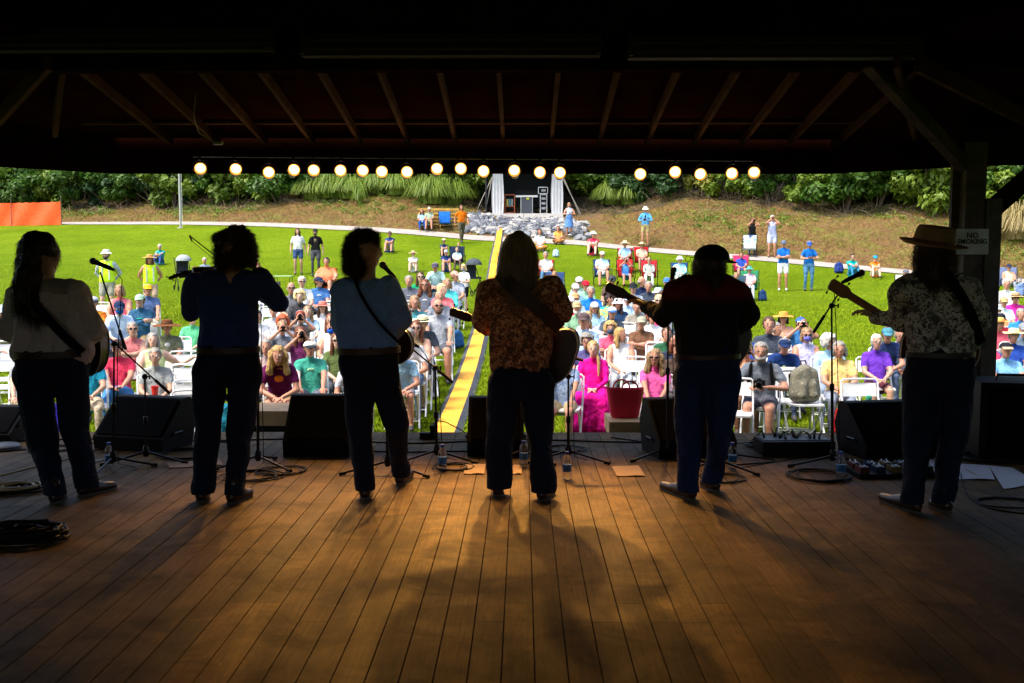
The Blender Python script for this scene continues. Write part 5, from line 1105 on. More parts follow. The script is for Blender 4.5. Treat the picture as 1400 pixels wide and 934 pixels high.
        if k == 'skirt':
            m = MB(); P_ = D['P']; up = D['up']; 
            if pose.startswith('stand'): m.lathe([(.14, .25), (.17, .05), (.25, -.42), (.235, -.42), (.15, .05), (.13, .25)], 24, P_ + Vector((0, 0, -.05)))
            else:
                prq = [('c', (-.12, .0, .56), .14, (-.15, -.40, .50), .12, 0), ('c', (.12, .0, .56), .14, (.15, -.40, .50), .12, 0), ('c', (0, -.1, .54), .13, (0, -.42, .48), .12, 0), ('c', (-.13, -.43, .5), .12, (-.2, -.48, .14), .14, 0), ('c', (.13, -.43, .5), .12, (.2, -.48, .14), .14, 0), ('c', (0, -.43, .5), .12, (0, -.49, .17), .12, 0), ('c', (-.17, -.3, .45), .1, (-.2, -.3, .12), .12, 0)]
                sm_ = skinmesh(prq, .02, 2, None, .03, 12, 'skirt'); kid('skirt', sm_, cm(a[0]), Matrix.Identity(4)); continue
            kid('skirt', m.mesh('skirt'), cm(a[0]), Matrix.Identity(4))
        if k == 'straps':
            m = MB(); c_ = D['chest']; 
            for sx in (-1, 1): m.tube([c_ + Vector((sx * .10, .05, .17)), c_ + Vector((sx * .11, -.085, .14)), c_ + Vector((sx * .12, -.125, 0)), c_ + Vector((sx * .14, -.10, -.15))], .018, 6)
            kid('backpack_straps', m.mesh('straps'), M_BLKCLOTH, Matrix.Identity(4))
        if k == 'braid':
            m = MB(); m.tube([(.05, -.0, -.05), (.075, -.06, -.13), (.085, -.085, -.22), (.085, -.10, -.32), (.085, -.11, -.38)], [.022, .024, .022, .018, .01], 8); kid('braid', m.mesh('braid'), hair_mat('#' + HC_[hair_c].lstrip('#'), 'hair', .6))
    label = 'person ' + desc; tag(root, label + (' ' + where if where else ''), 'person', 'audience on the lawn')
    allpeople.append(label)
    x, y = root.location.x, root.location.y
    if chair == 'w' and not pose.startswith(('ground', 'camp', 'stand', 'walk')): place_chair(x, y, rz, 'folding chair under the person ' + desc)
    elif pose.startswith('camp') and chair != 'none': place_camp(x, y, rz, chair if chair != 'w' else '2a3a66', 'camp chair under the person ' + desc)
    # carried objects
    for e_ in extra.split():
        k, *a = e_.split(':'); Rz = Matrix.Rotation(rz, 3, 'Z'); L0 = Vector(root.location)
        def W(p): return L0 + Rz @ (Vector(p) * s)
        H = D['head']
        if k == 'phone':
            m = MB(); m.box((0, 0, 0), (.155, .009, .078)); b = obj('phone', m, M_LENS, None, W((H.x, H.y - .235, H.z - .0 if pose != 'stand_phone' else H.z - .45))); b.rotation_euler = (0, 0, rz); tag(b, 'phone held by the person ' + desc, 'phone')
            m = MB(); m.lathe([(.007, 0), (.007, .003), (.0001, .003)], 10, (.055, -.0045, .022), Matrix.Rotation(R(90), 3, 'X')); obj('lens', m, M_CHROME, b)
        if k == 'camera':
            zc = {'camlap': -.38, 'stand_phone': -.45}.get(pose, 0)
            c_ = thing('camera', 'camera held by the person ' + desc, 'camera', W((H.x, H.y - (.26 if zc else .20), H.z + zc)), rz)
            m = MB(); m.box((0, 0, 0), (.135, .06, .09)); m.box((0, 0, .052), (.06, .05, .03), None, 0, .7); obj('body', m, M_BLACK, c_)
            m = MB(); m.lathe([(.038, 0), (.038, .07), (.033, .09), (.03, .09), (.028, .06), (.0001, .06)], 18, (0, -.03, -.003), Matrix.Rotation(R(90), 3, 'X')); obj('lens', m, M_BLACK, c_)
        if k == 'cup':
            c_ = thing('drink_cup', 'red cup held by the person ' + desc, 'cup', W((.0, -.36, .70)), rz); m = MB(); m.lathe([(.028, 0), (.043, .12), (.045, .12), (.045, .124), (.040, .124), (.026, .004)], 20); obj('cup', m, plain('cup_red', (.6, .02, .02), .3, 0, 0), c_)
            m = MB(); m.lathe([(.039, .112), (.0001, .113)], 20); obj('drink', m, plain('cup_inside', (.75, .75, .75), .4, 0, 0), c_)
    return root
PL = []
def E(*a, **k): PL.append((a, k))
FRONT = {(36, 470), (118, 468), (160, 470), (212, 478), (380, 473), (424, 474), (482, 482), (771, 492), (811, 486), (896, 476), (1041, 467)}
# ---------------- left block, front to back
E(36, 470, 'knees', 'in khaki shorts and grey tee behind the first guitarist', '8a8f92', '9a8a68', 'm', 'short:g', shorts=1, where='one bare knee showing')
E(3, 415, 'chin', 'in olive top resting chin at the left edge', '4d5236', '4a4a3a', 't', 'short:g', 'cap:a8c4dc', 'glasses')
E(118, 468, 'lap', 'in teal blue V neck top beside the coral tee', '1f8fae', 'b8a890', 'm', 'short:k')
E(160, 470, 'legs', 'in coral red tee and jeans clasping a knee', 'd83a58', '3f78b8', 't', 'short:k', 'cap:3a2a28', wide=1.12, where='behind the first stand')
E(212, 478, 'lap', 'in grey ribbed tee and glasses with a red cup', '9aa0a0', '8a8d96', 'm', 'short:g', None, 'glasses cup', shorts=1)
E(133, 452, 'turned', 'with long pale grey hair and dark top', '3a3c44', '2a2c34', 'f', 'long:w')
E(209, 464, 'arm_out', 'with grey bob in pale lime sleeveless top', 'd8eaa0', 'a8a890', 'f', 'bob:g', slv='n')
E(228, 436, 'lap', 'in olive tee with white print and wide brown hat', '6a7052', '5a5c50', 't', 'short:n', 'wide:6e4426:4a2a18', 'print:d8d8d0:.06:.055', wide=1.08)
E(181, 439, 'cross', 'in dusty pink tank top and sunglasses with short grey hair', 'c87878', '4a5068', 'm', 'short:g', None, 'shades', slv='n')
E(163, 411, 'lean', 'in pale blue tie dye with navy cap and blue mask', 'TD1', '4a6ea8', 'f', 'short:k', 'cap:1e2e50', 'mask:1458a0')
E(127, 403, 'lap', 'in orange tie dye with grey and navy cap', 'TD3', '8a8a90', 't', 'short:n', 'cap:c0c4c8:22304a', 'shades')
E(191, 400, 'cross', 'in slate long sleeves with green lettering and pale green cap', '2e5a78', '857552', 'm', 'short:n', 'cap:9cc0a0', 'print:30c090:.08:.015', 'l', shorts=1)
E(202, 387, 'knees', 'in blue grey tee and mustard yellow cap', '4e6690', 'b8b09a', 't', 'short:g', 'cap:f0a820', 'shades', wide=1.05)
E(163, 388, 'lap', 'in salmon pink sleeveless top with strawberry blond hair', 'f07080', 'e0e0e0', 't', 'bob:s', slv='n')
E(148, 340, 'stand_back', 'in yellow safety vest over grey sleeves with white bucket hat', 'b0b8c4', '9a9888', 'f', 'short:k', 'bucket:e0dccc', 'vest beard:k', 'l', shorts=1, feet=438)
E(207, 347, 'stand_back', 'in yellow safety vest with wide tan straw hat', '5a3a2a', 'c8a890', 't', 'long:a', 'sun:c89858', 'vest', 'n', shorts=1, feet=436)
E(219, 333, 'ground', 'in teal tee and jeans sitting on the far grass', '18a0a0', '3a5a98', 'm', 'short:w', feet=362)
E(268, 364, 'walk', 'in navy walking beside the pushchair', '1a3060', '1a3060', 't', 'short:a', feet=428, shorts=1, turn=.5)
E(281, 352, 'stand', 'with white hair standing half hidden by the fiddler', '8898a8', '505868', 't', 'short:w', feet=412)
E(262, 426, 'turned', 'in mint green tee with ginger hair', '60c088', '5a6a60', 'f', 'short:r', sc_=.85)
E(352, 358, 'camp', 'in bright teal top beside the small folding table', '18b8b8', '404850', 't', 'short:a', chair='3a3a40')
E(366, 371, 'camp', 'in white top leaning behind the fiddler', 'e8e8ec', '8890a0', 'f', 'bob:s', slv='l', chair='404650')
# ---------------- between the fiddler and the curly haired musician
E(447, 351, 'camp_heavy', 'in coral tee and black shorts in a low chair', 'f08058', '1c1c20', 't', 'short:k', shorts=1, chair='c83020', feet=408, wide=1.08)
E(408, 312, 'stand', 'in white top and denim shorts standing on the far lawn', 'e8e8f0', '2a4878', 'm', 'long:n', slv='t', shorts=1, feet=376)
E(432, 312, 'stand', 'in black tee with tan print and dark beard', '18181a', '4a4c52', 'm', 'short:k', 'cap:2a2a2a', 'beard:k print:6a6048:.08:.09 straps', feet=378)
E(398, 385, 'lap', 'with bald head and sunglasses in charcoal tee', '6a6c72', '4a4c54', 't', 'bald:w', None, 'shades')
E(413, 377, 'lap', 'with white hair and sunglasses in white tee', 'e0e4e8', '98a0b0', 'm', 'short:w', None, 'shades')
E(436, 377, 'turned', 'in steel blue tee with oval print and navy cap', '3f6ca4', '8a8a80', 't', 'short:n', 'cap:22304e', 'shades print:b8c8d8:.07:.03', wide=1.08)
E(410, 396, 'arm_out', 'with platinum hair in black top stretching an arm', '26242a', '303038', 'f', 'curly:y', slv='l')
E(441, 416, 'lap', 'in rose pink sun hat and white blouse', 'f0f0f0', 'a8b8c8', 'm', 'long:n', 'sun:d88070:a85850')
E(421, 426, 'lap', 'with sandy shoulder length hair in pale blue top', 'a8c8e8', 'd8d8d8', 'f', 'long:s')
E(452, 428, 'lap', 'with brown hair in white linen shirt by the slate sleeve', 'eef0f2', 'c0c8d0', 'm', 'long:a')
E(352, 424, 'lap', 'in white tee holding something red', 'e4e8ee', 'a0a8b8', 't', 'short:k')
E(374, 416, 'lap', 'in grey patterned tee beside the fiddler elbow', 'PT1', '707884', 't', 'short:k')
E(387, 443, 'lap', 'with bright curly ginger hair and pale grey top', 'c8ccd0', 'a0a4b0', 'f', 'curly:r')
E(411, 443, 'photo', 'in taupe tee and rust red cap', '7a6c66', '5a5c60', 't', 'short:g', 'cap:8c3a2c', 'glasses camera')
E(453, 452, 'lap', 'with blue face mask and white sleeveless top', 'e8e8ea', '485060', 't', 'short:a', None, 'mask:1c58c0', slv='n')
E(364, 462, 'lap', 'with sandy grey hair and pink face', 'b8a0a0', '505864', 't', 'bob:g')
E(386, 461, 'photo', 'in grey tee photographing with a phone', '70757e', '505864', 't', 'short:s', None, 'phone')
E(411, 466, 'photo', 'with red brown hair and purple top', '6a2a5a', '403848', 't', 'long:a', None, 'camera:x')
E(461, 470, 'lap', 'with auburn hair and sunglasses in olive tee', '5a6a3c', '3a4048', 'f', 'long:a', None, 'shades')
E(380, 473, 'lean', 'with long wavy blond hair and plum tee with orange print', '5a1048', 'a88868', 't', 'wavy:b', None, 'print:e07818:.09:.06', shorts=1)
E(424, 474, 'knees', 'in sea green tee with white cap', '3f9c88', '5a6070', 't', 'short:n', 'cap:e8e4d0:28303c', 'print:88b890:.07:.04', wide=1.1)
E(482, 482, 'lean', 'in pale grey tee seated behind the slate shirted musician', 'c4c8d4', '8a7a5c', 't', 'short:g', shorts=1)
# ---------------- right of the curly haired musician
E(577, 284, 'camp', 'in pale blue blouse and jeans on the timber bench', '9cc4e0', '24509c', 't', 'long:a', chair='none', feet=314)
E(587, 281, 'camp', 'in sage tee and pale cap on the timber bench', '98a890', '808868', 't', 'short:g', 'cap:d8c8a8', shorts=1, chair='none', feet=314)
E(631, 280, 'walk', 'in bright orange shirt walking on the path', 'f07010', '5a5444', 't', 'bob:n', None, '', 't', feet=333, turn=.3)
E(533, 315, 'ground', 'in navy tee and pale shorts sitting alone on the grass', '2c4a80', 'b0a890', 't', 'short:n', 'cap:503838', shorts=1, feet=345)
E(565, 342, 'ground', 'in white shirt and wide straw sun hat on the grass', 'ece8e0', 'e8e4dc', 'f', 'short:n', 'sun:d8b890:3a3a3a', slv='l', shorts=1, feet=372)
E(607, 326, 'ground', 'in navy tee and cream cowboy hat on the grass', '26406c', '504840', 't', 'short:n', 'cowboy:f0e0b0', shorts=1, feet=351)
E(627, 331, 'ground', 'child in pink tee sitting on the grass', 'f0a8a0', 'd0a898', 'f', 'short:s', feet=350, shorts=1)
E(610, 340, 'ground', 'in dark blue tee and grey visor cap with knees up', '203c78', '8088a0', 't', 'short:g', 'cap:9aa4b0', shorts=1, feet=372)
E(625, 347, 'camp', 'small child in white and aqua shirt in a navy chair', 'b8dce0', '705a50', 'f', 'short:s', chair='24304c', feet=370, sc_=.75)
E(595, 359, 'lean', 'in pale aqua tee and dark cap bending forward', 'b4d8dc', '1f5078', 't', 'short:g', 'cap:4a4458', chair='w', wide=1.1)
E(575, 371, 'lap', 'with brown hair in emerald cardigan and sunglasses', '109060', '283848', 'f', 'long:n', None, 'shades', 'l')
E(559, 376, 'lap', 'with grey hair in charcoal tee with white lettering', '5c606c', '3c4450', 't', 'short:g', None, 'print:b8bcc4:.07:.012', wide=1.06)
E(581, 381, 'lap', 'in grey print tee with wavy brown hair', '606674', '3c4450', 't', 'wavy:a', None, 'shades print:c8ccd4:.07:.03')
E(605, 387, 'turned', 'with platinum hair in coral top', 'f06a70', 'd0d4d8', 'f', 'short:y')
E(612, 380, 'lap', 'in turquoise shirt with sandy hair', '48c8c8', '7aa0a8', 't', 'bob:s', slv='l')
E(622, 369, 'turned', 'in pink cap beside the person with grey mask', '98a0b0', '70808c', 't', 'short:s', 'cap:e0a090')
E(634, 361, 'stand_phone', 'with blond hair and grey mask in white tee and black shorts', 'd8dce8', '18181c', 'm', 'bob:y', None, 'mask:8890a0', shorts=1, feet=430, turn=-.5)
E(601, 396, 'lap', 'with bald top and grey hair in slate tee', '7c828c', '505864', 't', 'bald:g')
E(599, 408, 'knees', 'with beard and sunglasses in pale grey tee', '9aa0a8', '50545c', 't', 'bald:n', None, 'shades beard:n', shorts=1, wide=1.1, where='beside the cable ramp')
E(567, 403, 'lap', 'with grey blond hair and teal print tee', '4a9098', '50607c', 't', 'bob:s')
E(556, 415, 'turned', 'with auburn hair and sunglasses at the slate sleeve', '503a40', '303440', 'm', 'long:a', None, 'shades')
E(578, 431, 'lean', 'under a cream straw hat with black band', '48505a', '404650', 'm', 'short:n', 'straw:f0e0b0:181818')
E(569, 437, 'lap', 'with brown hair and sunglasses in tan sleeveless dress', 'a08868', 'b09878', 'm', 'long:a', None, 'shades', slv='n', shorts=0)
E(559, 449, 'lean', 'in crisp white tee and jeans', 'ecf0f4', '50688c', 't', 'short:g')
E(549, 478, 'lean', 'in faded blue tee and grey shorts near the aisle', '90b8d0', '888c98', 't', 'short:g', shorts=1, where='with bare legs')
# ---------------- between the fair haired and the black shirted musician
E(738, 312, 'ground_legs', 'in white tee and tan trousers sitting by the rocks', 'e0e4ec', 'b07838', 't', 'short:n', feet=343)
E(763, 308, 'ground_legs', 'in orange tee sitting cross legged by the rocks', 'f0a050', '98683c', 't', 'short:n', feet=333)
E(778, 277, 'stand_phone', 'in pale blue sundress standing by the sound booth', 'b8d0f0', '5a88c8', 't', 'long:s', None, 'skirt:5a88c8', slv='n', shorts=1, feet=323)
E(811, 314, 'ground', 'in crimson tee with white print and white hat', 'e04060', '202028', 'f', 'short:n', 'bucket:e8e4dc', 'print:f0e8e8:.07:.03', shorts=1, feet=349)
E(746, 343, 'camp', 'with grey hair in white polo in a red chair', 'e4e4ec', '6090b8', 't', 'short:g', chair='c83030', feet=392)
E(758, 370, 'camp', 'with long sandy hair in pale pink top', 'd8b8b8', 'd0b0a8', 't', 'long:s', slv='n', chair='385080', feet=415)
E(823, 342, 'camp', 'in pale aqua tee with white visor and dark hair', 'b8e0e8', 'c8d8dc', 't', 'short:k', 'cap:f0ecd8', shorts=1, chair='2c4480', feet=391)
E(882, 282, 'stand_phone', 'in open blue overshirt and tan hat standing on the bank', '50a0d8', 'a89868', 't', 'short:n', 'bucket:e8dcc0', 'camera print:1c2024:.05:.09', 'l', shorts=1, feet=338)
E(854, 328, 'camp', 'in sky blue tee and tan hat in a red chair', '90bcf0', 'b0a898', 't', 'short:n', 'sun:e0d0a8', shorts=1, chair='c01c24', feet=372)
E(877, 330, 'camp', 'in peach tee and straw hat hugging a knee', 'e0b8a0', '283468', 't', 'short:n', 'straw:e8dca0', shorts=1, chair='c01c24', feet=370)
E(855, 352, 'camp_photo', 'in denim blue dress photographing from a red chair', '4888c8', '4888c8', 't', 'short:k', None, 'phone', 'n', shorts=1, chair='d02020', feet=391)
E(887, 351, 'camp', 'in grey top and white trousers with sunglasses', 'a0a8a0', 'e8e8e4', 'f', 'short:s', None, 'shades', 'l', chair='b81828', feet=392)
E(929, 349, 'camp', 'in pale aqua shirt and white bucket hat', 'a0dce8', 'b0b0a0', 't', 'short:w', 'bucket:f0f0ec', 'shades', 'l', chair='28508c', feet=396)
E(792, 377, 'lap', 'in white cap and pale green tee behind the red cap', 'a8d0b8', '708090', 't', 'short:g', 'cap:f0f0f0', 'shades')
E(801, 382, 'lap', 'in scarlet cap and mint tee', '90c8a8', '708090', 't', 'short:n', 'cap:d82030', 'shades')
E(787, 386, 'lap', 'in white cap and powder blue blouse', 'b0d8f0', '90a8c0', 'f', 'short:g', 'cap:f0ece0', 'shades')
E(808, 391, 'lap', 'with grey hair and glasses in royal blue tee', '1c70d0', '405070', 't', 'short:g', None, 'glasses', wide=1.08)
E(787, 399, 'lap', 'in tan visor cap and pale blue tee', 'c0dcf0', '90a0b0', 't', 'short:g', 'cap:b89060')
E(780, 403, 'lap', 'in white baseball cap and crimson tee', 'd82840', '505060', 't', 'short:g', 'cap:f4f0f0')
E(789, 410, 'lap', 'with white beard in sage tee and olive cap', '80a888', '607060', 't', 'short:w', 'cap:a89870', 'beard:w')
E(813, 411, 'lap', 'with long sandy hair and white cap in denim blue shirt', '98c0e8', '7890b0', 't', 'long:s', 'cap:f4f0e4', 'shades')
E(798, 425, 'lap', 'in dark brown cap and pale blue shirt', 'a8c8e8', '6a7888', 't', 'short:g', 'cap:584848')
E(804, 437, 'lap', 'with short blond hair in white blouse', 'eceef2', 'c0c4d0', 'f', 'short:b')
E(802, 449, 'lap', 'with honey blond bob and glasses in lilac white top', 'dcd8ec', 'a8a8c0', 't', 'bob:b', None, 'glasses')
E(802, 469, 'lap', 'with curly grey hair and glasses in slate purple top', '5a5488', '404468', 't', 'curly:g', None, 'glasses')
E(811, 486, 'lap', 'in vivid magenta dress with long ginger braid', 'MAG', 'MAG', 'f', 'short:b', None, 'braid skirt:MAG', 'l', shorts=1, shoe='c89038')
E(771, 492, 'knees', 'in blue plaid shirt and khaki shorts behind the guitar', 'PLB', 'a89878', 't', 'short:g', shorts=1)
E(837, 376, 'lean', 'in cocoa brown tee and dark cap', '584038', '404048', 't', 'short:n', 'cap:384048')
E(866, 385, 'lap', 'in black cap and mirrored blue sunglasses', 'b8c4cc', '607080', 't', 'short:k', 'cap:202428', 'shades:30b0c8')
E(878, 377, 'turned', 'with thin grey hair in midnight blue polo', '1c2848', '303848', 't', 'bald:g')
E(887, 384, 'lap', 'with grey hair in dark slate polo', '3a4250', '303848', 't', 'short:g', wide=1.08)
E(900, 392, 'lap', 'in pale blue bucket hat', 'c0b0a8', '707c88', 't', 'short:g', 'bucket:b8d0e8')
E(912, 378, 'lap', 'in royal blue cap and grey tee', '6c7888', '505868', 't', 'short:g', 'cap:3870c0')
E(908, 396, 'turned', 'with tousled brown hair in bright blue tee', '2058c8', '384868', 't', 'short:n')
E(926, 387, 'lap', 'with dark hair in white top behind the microphone', 'e0e4e8', '889098', 't', 'short:k')
E(901, 402, 'lap', 'with ash blond hair and sunglasses in fuchsia top', 'd83878', '90506c', 'f', 'short:y', None, 'shades')
E(845, 409, 'lap', 'in cream hat and navy tee', '203858', '303c50', 't', 'long:n', 'bucket:f4ece0')
E(833, 403, 'turned', 'in teal and yellow tie dye', 'TD2', '404c60', 't', 'short:k')
E(858, 403, 'lap', 'in pale blue cap with small face between rows', 'a8c8e8', '7888a0', 't', 'short:s', 'cap:b0c8e0', sc_=.85)
E(871, 411, 'lap', 'with cropped hair in taupe tee with pale print', '8a8478', '606468', 't', 'short:g', None, 'print:c8c4b8:.05:.03', wide=1.1)
E(837, 428, 'lap', 'in white and blue cap and charcoal polo', '4a525e', '404854', 't', 'short:g', 'cap:e8ecf0:3060a0', wide=1.06)
E(835, 451, 'cross', 'with curly blond hair and dark face mask in rose tee', 'f05878', '705868', 't', 'curly:b', None, 'mask:404c60')
E(892, 430, 'lap', 'with dark curly hair in white tee', 'e8eaf0', 'c0c4d0', 't', 'curly:a')
E(877, 442, 'cross', 'in brown long sleeves and khaki cap', '70503c', '4c3c34', 't', 'short:g', 'cap:a0a088', wide=1.06)
E(912, 446, 'lap', 'in bottle green shirt behind the microphone pole', '2c5c40', '384c40', 't', 'short:n', None, '', 'l')
E(923, 455, 'lap', 'with dark hair in midnight tee behind the black sleeve', '2c3448', '303444', 't', 'long:k')
E(849, 467, 'turned', 'with long golden hair in white ruffled top', 'e4e8ec', 'b0b8c0', 't', 'long:b', slv='n')
E(896, 476, 'legs', 'with curly sandy hair and sunglasses in hot pink tee', 'f060a8', 'a898a0', 't', 'wavy:s', None, 'shades', where='right of the red bag')
E(925, 487, 'lap', 'with coppery curls behind the black shirted musician', '504038', '383038', 't', 'curly:a')
# ---------------- right of the black shirted musician
E(1028, 298, 'stand_photo', 'in black tank and jeans photographing from behind the beach chair', '18181c', '38548c', 't', 'long:n', None, 'camera', 'n', feet=350)
E(1055, 294, 'stand_photo', 'in lavender shorts outfit photographing on the path', 'b0b8e0', 'b8c0e0', 't', 'short:w', None, 'phone', 'n', shorts=1, feet=353)
E(1070, 328, 'stand_crossed', 'in royal blue tee and white shorts with folded arms', '1464b8', 'e4e4ec', 't', 'short:g', 'cap:5a6888', '', shorts=1, feet=398, shoe='e8e8e8')
E(1105, 329, 'stand_phone', 'in royal blue tee and jeans looking down at a phone', '1464b8', '5080a8', 't', 'short:g', 'cap:1450b8', 'phone', feet=398)
E(1013, 344, 'camp', 'in navy tee sitting sideways with pink blanket', '2848a0', '3858b0', 't', 'short:n', shorts=1, chair='d83868', feet=383)
E(1024, 363, 'camp', 'in pale tie dye tee and turquoise hat', 'TD4', 'c8ccd4', 't', 'short:n', 'bucket:58a8a0', chair='208858', feet=410)
E(1006, 372, 'camp', 'in white trousers partly hidden by the red yoked shoulder', 'b8c8d0', 'e4e8ec', 't', 'short:s', chair='3c5868', feet=420)
E(1165, 346, 'ground', 'child in teal tee and jeans by the far path', '10a8a0', '3080a8', 'm', 'short:k', feet=378)
E(1196, 348, 'ground', 'in orange tee and bright blue cap by the far path', 'f08028', 'e8dccc', 'f', 'short:n', 'cap:1898c8', feet=379, shorts=1)
E(1237, 367, 'camp', 'in black tee and grey cap beside the flowered shoulder', '1c1c20', '605048', 't', 'short:g', 'cap:585c68', shorts=1, chair='d8d8d8', feet=418)
E(1052, 432, 'lap', 'with short brown hair in charcoal tee', '3c4450', '303844', 't', 'short:n', wide=1.05, where='beside the orange sun hat')
E(1071, 434, 'lap', 'in amber sun hat and peach top', 'f0a888', '5878a8', 't', 'bob:k', 'sun:e09840')
E(1095, 435, 'photo', 'in white brimmed blue cap and blue tee', '3870a8', '405878', 't', 'short:n', 'cap:3868b8:e8ecf0', 'phone')
E(1103, 453, 'lap', 'with lilac mask and lavender tank top', 'b8b8dc', '8088a8', 't', 'bob:s', None, 'shades mask:6868c0', 'n')
E(1018, 440, 'lap', 'in cobalt shirt beside the black sleeve', '3c58b0', '384868', 't', 'short:n')
E(1062, 449, 'turned', 'with swept grey hair in dark teal shirt', '2c5070', '30445c', 't', 'short:g')
E(1021, 468, 'photo', 'in peach top and olive cap aiming a camera', 'd89878', '6a4c38', 't', 'short:n', 'cap:8a8458', 'camera')
E(1073, 466, 'lean', 'in navy tee with yellow print and navy cap looking down', '1c3870', '3c4660', 't', 'short:g', 'cap:1c3058', 'print:90a070:.04:.02', wide=1.1)
E(1041, 467, 'camlap', 'with grey beard and backpack straps in grey tee', '6c7480', '4c4c58', 't', 'short:g', None, 'beard:g straps camera', shorts=1, wide=1.12, where='at the front of the lawn')
E(1135, 457, 'turned', 'with fluffy white hair in pale blue shirt', 'a0c8ec', '8090a8', 't', 'curly:w', slv='l', wide=1.05)
E(1148, 471, 'lap', 'with grey bob in peach yellow tee and grey trousers', 'f0c078', '8890a0', 't', 'bob:g', wide=1.1)
E(1199, 464, 'lap', 'with cropped silver hair in violet tee', '6a38b8', '5c2c38', 'm', 'short:w', None, 'glasses', shorts=1)
E(1231, 455, 'lean', 'in powder blue tee behind the bass neck', 'a8d0f0', '6c7c94', 't', 'short:g', shorts=1, Y=14.4, sc_=.9)
E(1214, 446, 'lean', 'in teal cap bending forward beyond the powder blue tee', '2c3c68', '485878', 't', 'short:n', 'cap:3c8090')
# ---------------- right of the post
E(1378, 360, 'camp', 'in cream and orange tank with navy cap by the path', 'f0d0a0', '889098', 't', 'short:k', 'cap:283050', slv='n', feet=404, chair='6878a0')
E(1377, 380, 'lap', 'with white hair in white tee', 'f0eef0', 'c8ccd4', 't', 'short:w', where='right of the timber post')
E(1389, 399, 'lap', 'in magenta tee and dark lined sun hat', 'd830a0', '704060', 't', 'short:k', 'sun:b89868:281c18', 'shades')
E(1373, 406, 'lap', 'in khaki cap and pale aqua tee', 'd0e4ec', '8898a8', 't', 'short:g', 'cap:b09868')
E(1360, 407, 'lap', 'in rose cap half hidden by the post', 'e0d0d0', '909098', 't', 'short:g', 'cap:f0e8e8:d06878')
E(1364, 417, 'lap', 'in grey white hat and tangerine tee', 'f08058', '606878', 't', 'short:g', 'bucket:c0c8c8')
E(1396, 430, 'lap', 'in azure tee at the right frame edge', '1880d0', '384c70', 't', 'short:g')
E(1368, 441, 'lap', 'in black cap and red tee', 'c82838', '404048', 't', 'short:g', 'cap:20242c')
E(1366, 450, 'lap', 'in golden straw hat', 'd05868', '70505c', 't', 'short:g', 'straw:e0b060:c89048')
E(1350, 462, 'lap', 'in pink tee with teal hair band beside the post', 'e04868', '604050', 't', 'short:k')
E(1386, 462, 'lap', 'in woven cream hat and dark blue shirt', '2848a0', '30405c', 't', 'short:g', 'straw:f0dca0')
E(1376, 471, 'knees', 'in pale blue polo and black visor cap', '80b8ec', '5c6c88', 't', 'short:w', 'cap:20242c:c8a088', wide=1.1)
E(1400, 458, 'lap', 'in grey cap at the frame edge behind the woven hat', '607080', '404c5c', 't', 'short:g', 'cap:808890')
todo = []
for a, k in PL:
    u, v, pose = a[:3]
    if k.get('feet') or 'Y' in k: todo.append((0, a, k, None)); continue
    D = POSE[pose]; hat = len(a) > 8 and a[8]; hh = D['top'] + (.02 if hat else .01)
    if (u, v) in FRONT: Y = 12.0
    else: Y = max(12.75, ground_hit(u, v, hh * k.get('sc_', 1.0), 10.6, 60).y)
    todo.append((Y, a, k, hh))
todo.sort(key=lambda q: (round(q[0] * 2), -q[1][1])); placed = []
for Y, a, k, hh in todo:
    if hh is None: person(*a, **k); continue
    d = ray(a[0], a[1]); kx = d.x / d.y
    for _ in range(60):
        hit = [q for q in placed if abs(q[0] - kx * Y) < (.50 if abs(q[1] - Y) < .35 else .40) and abs(q[1] - Y) < .74]
        if not hit: break
        Y = max(q[1] for q in hit) + .745
    placed.append((kx * Y, Y)); zt = HC + d.z / d.y * Y; s_ = (zt - gz(kx * Y, Y)) / hh; base = k.get('sc_', 1.0)
    k = dict(k); k['Y'] = Y; k['sc_'] = min(1.12 * base, max(.86 * base, s_)); person(*a, **k)
dl = [a for a in allpeople if allpeople.count(a) > 1]
if dl: print('DUPLICATE', dl)
# ---------------- empty white chairs: pixel of the middle of the top of the backrest
EMPTY = [(6, 468), (8, 489), (18, 480), (133, 414), (245, 452), (250, 466), (252, 482), (256, 500), (262, 522), (240, 462), (262, 545), (356, 404), (372, 400), (368, 420), (392, 420), (360, 446), (399, 455), (437, 470), (470, 440), (448, 396),
         (402, 428), (458, 412), (556, 412), (571, 414), (588, 414), (545, 400), (826, 440), (852, 442), (866, 446), (818, 464), (862, 468), (872, 490), (905, 470), (884, 462), (842, 470), (1004, 520), (1108, 500), (1088, 506), (1015, 470), (830, 456), (855, 456)]
for k, (u, v) in enumerate(EMPTY):
    p = ground_hit(u, v, .82, 10.6, 40)
    near = [o for o in col.objects if o.get('category') in ('person', 'chair') and o.parent is None and (o.location - p).length < .36]
    if near: continue
    place_chair(p.x, p.y, -math.atan2(p.x, p.y - 4) * .5 + random.uniform(-.06, .06), 'empty white folding chair standing in a row among the audience', 'empty white folding chairs in rows')
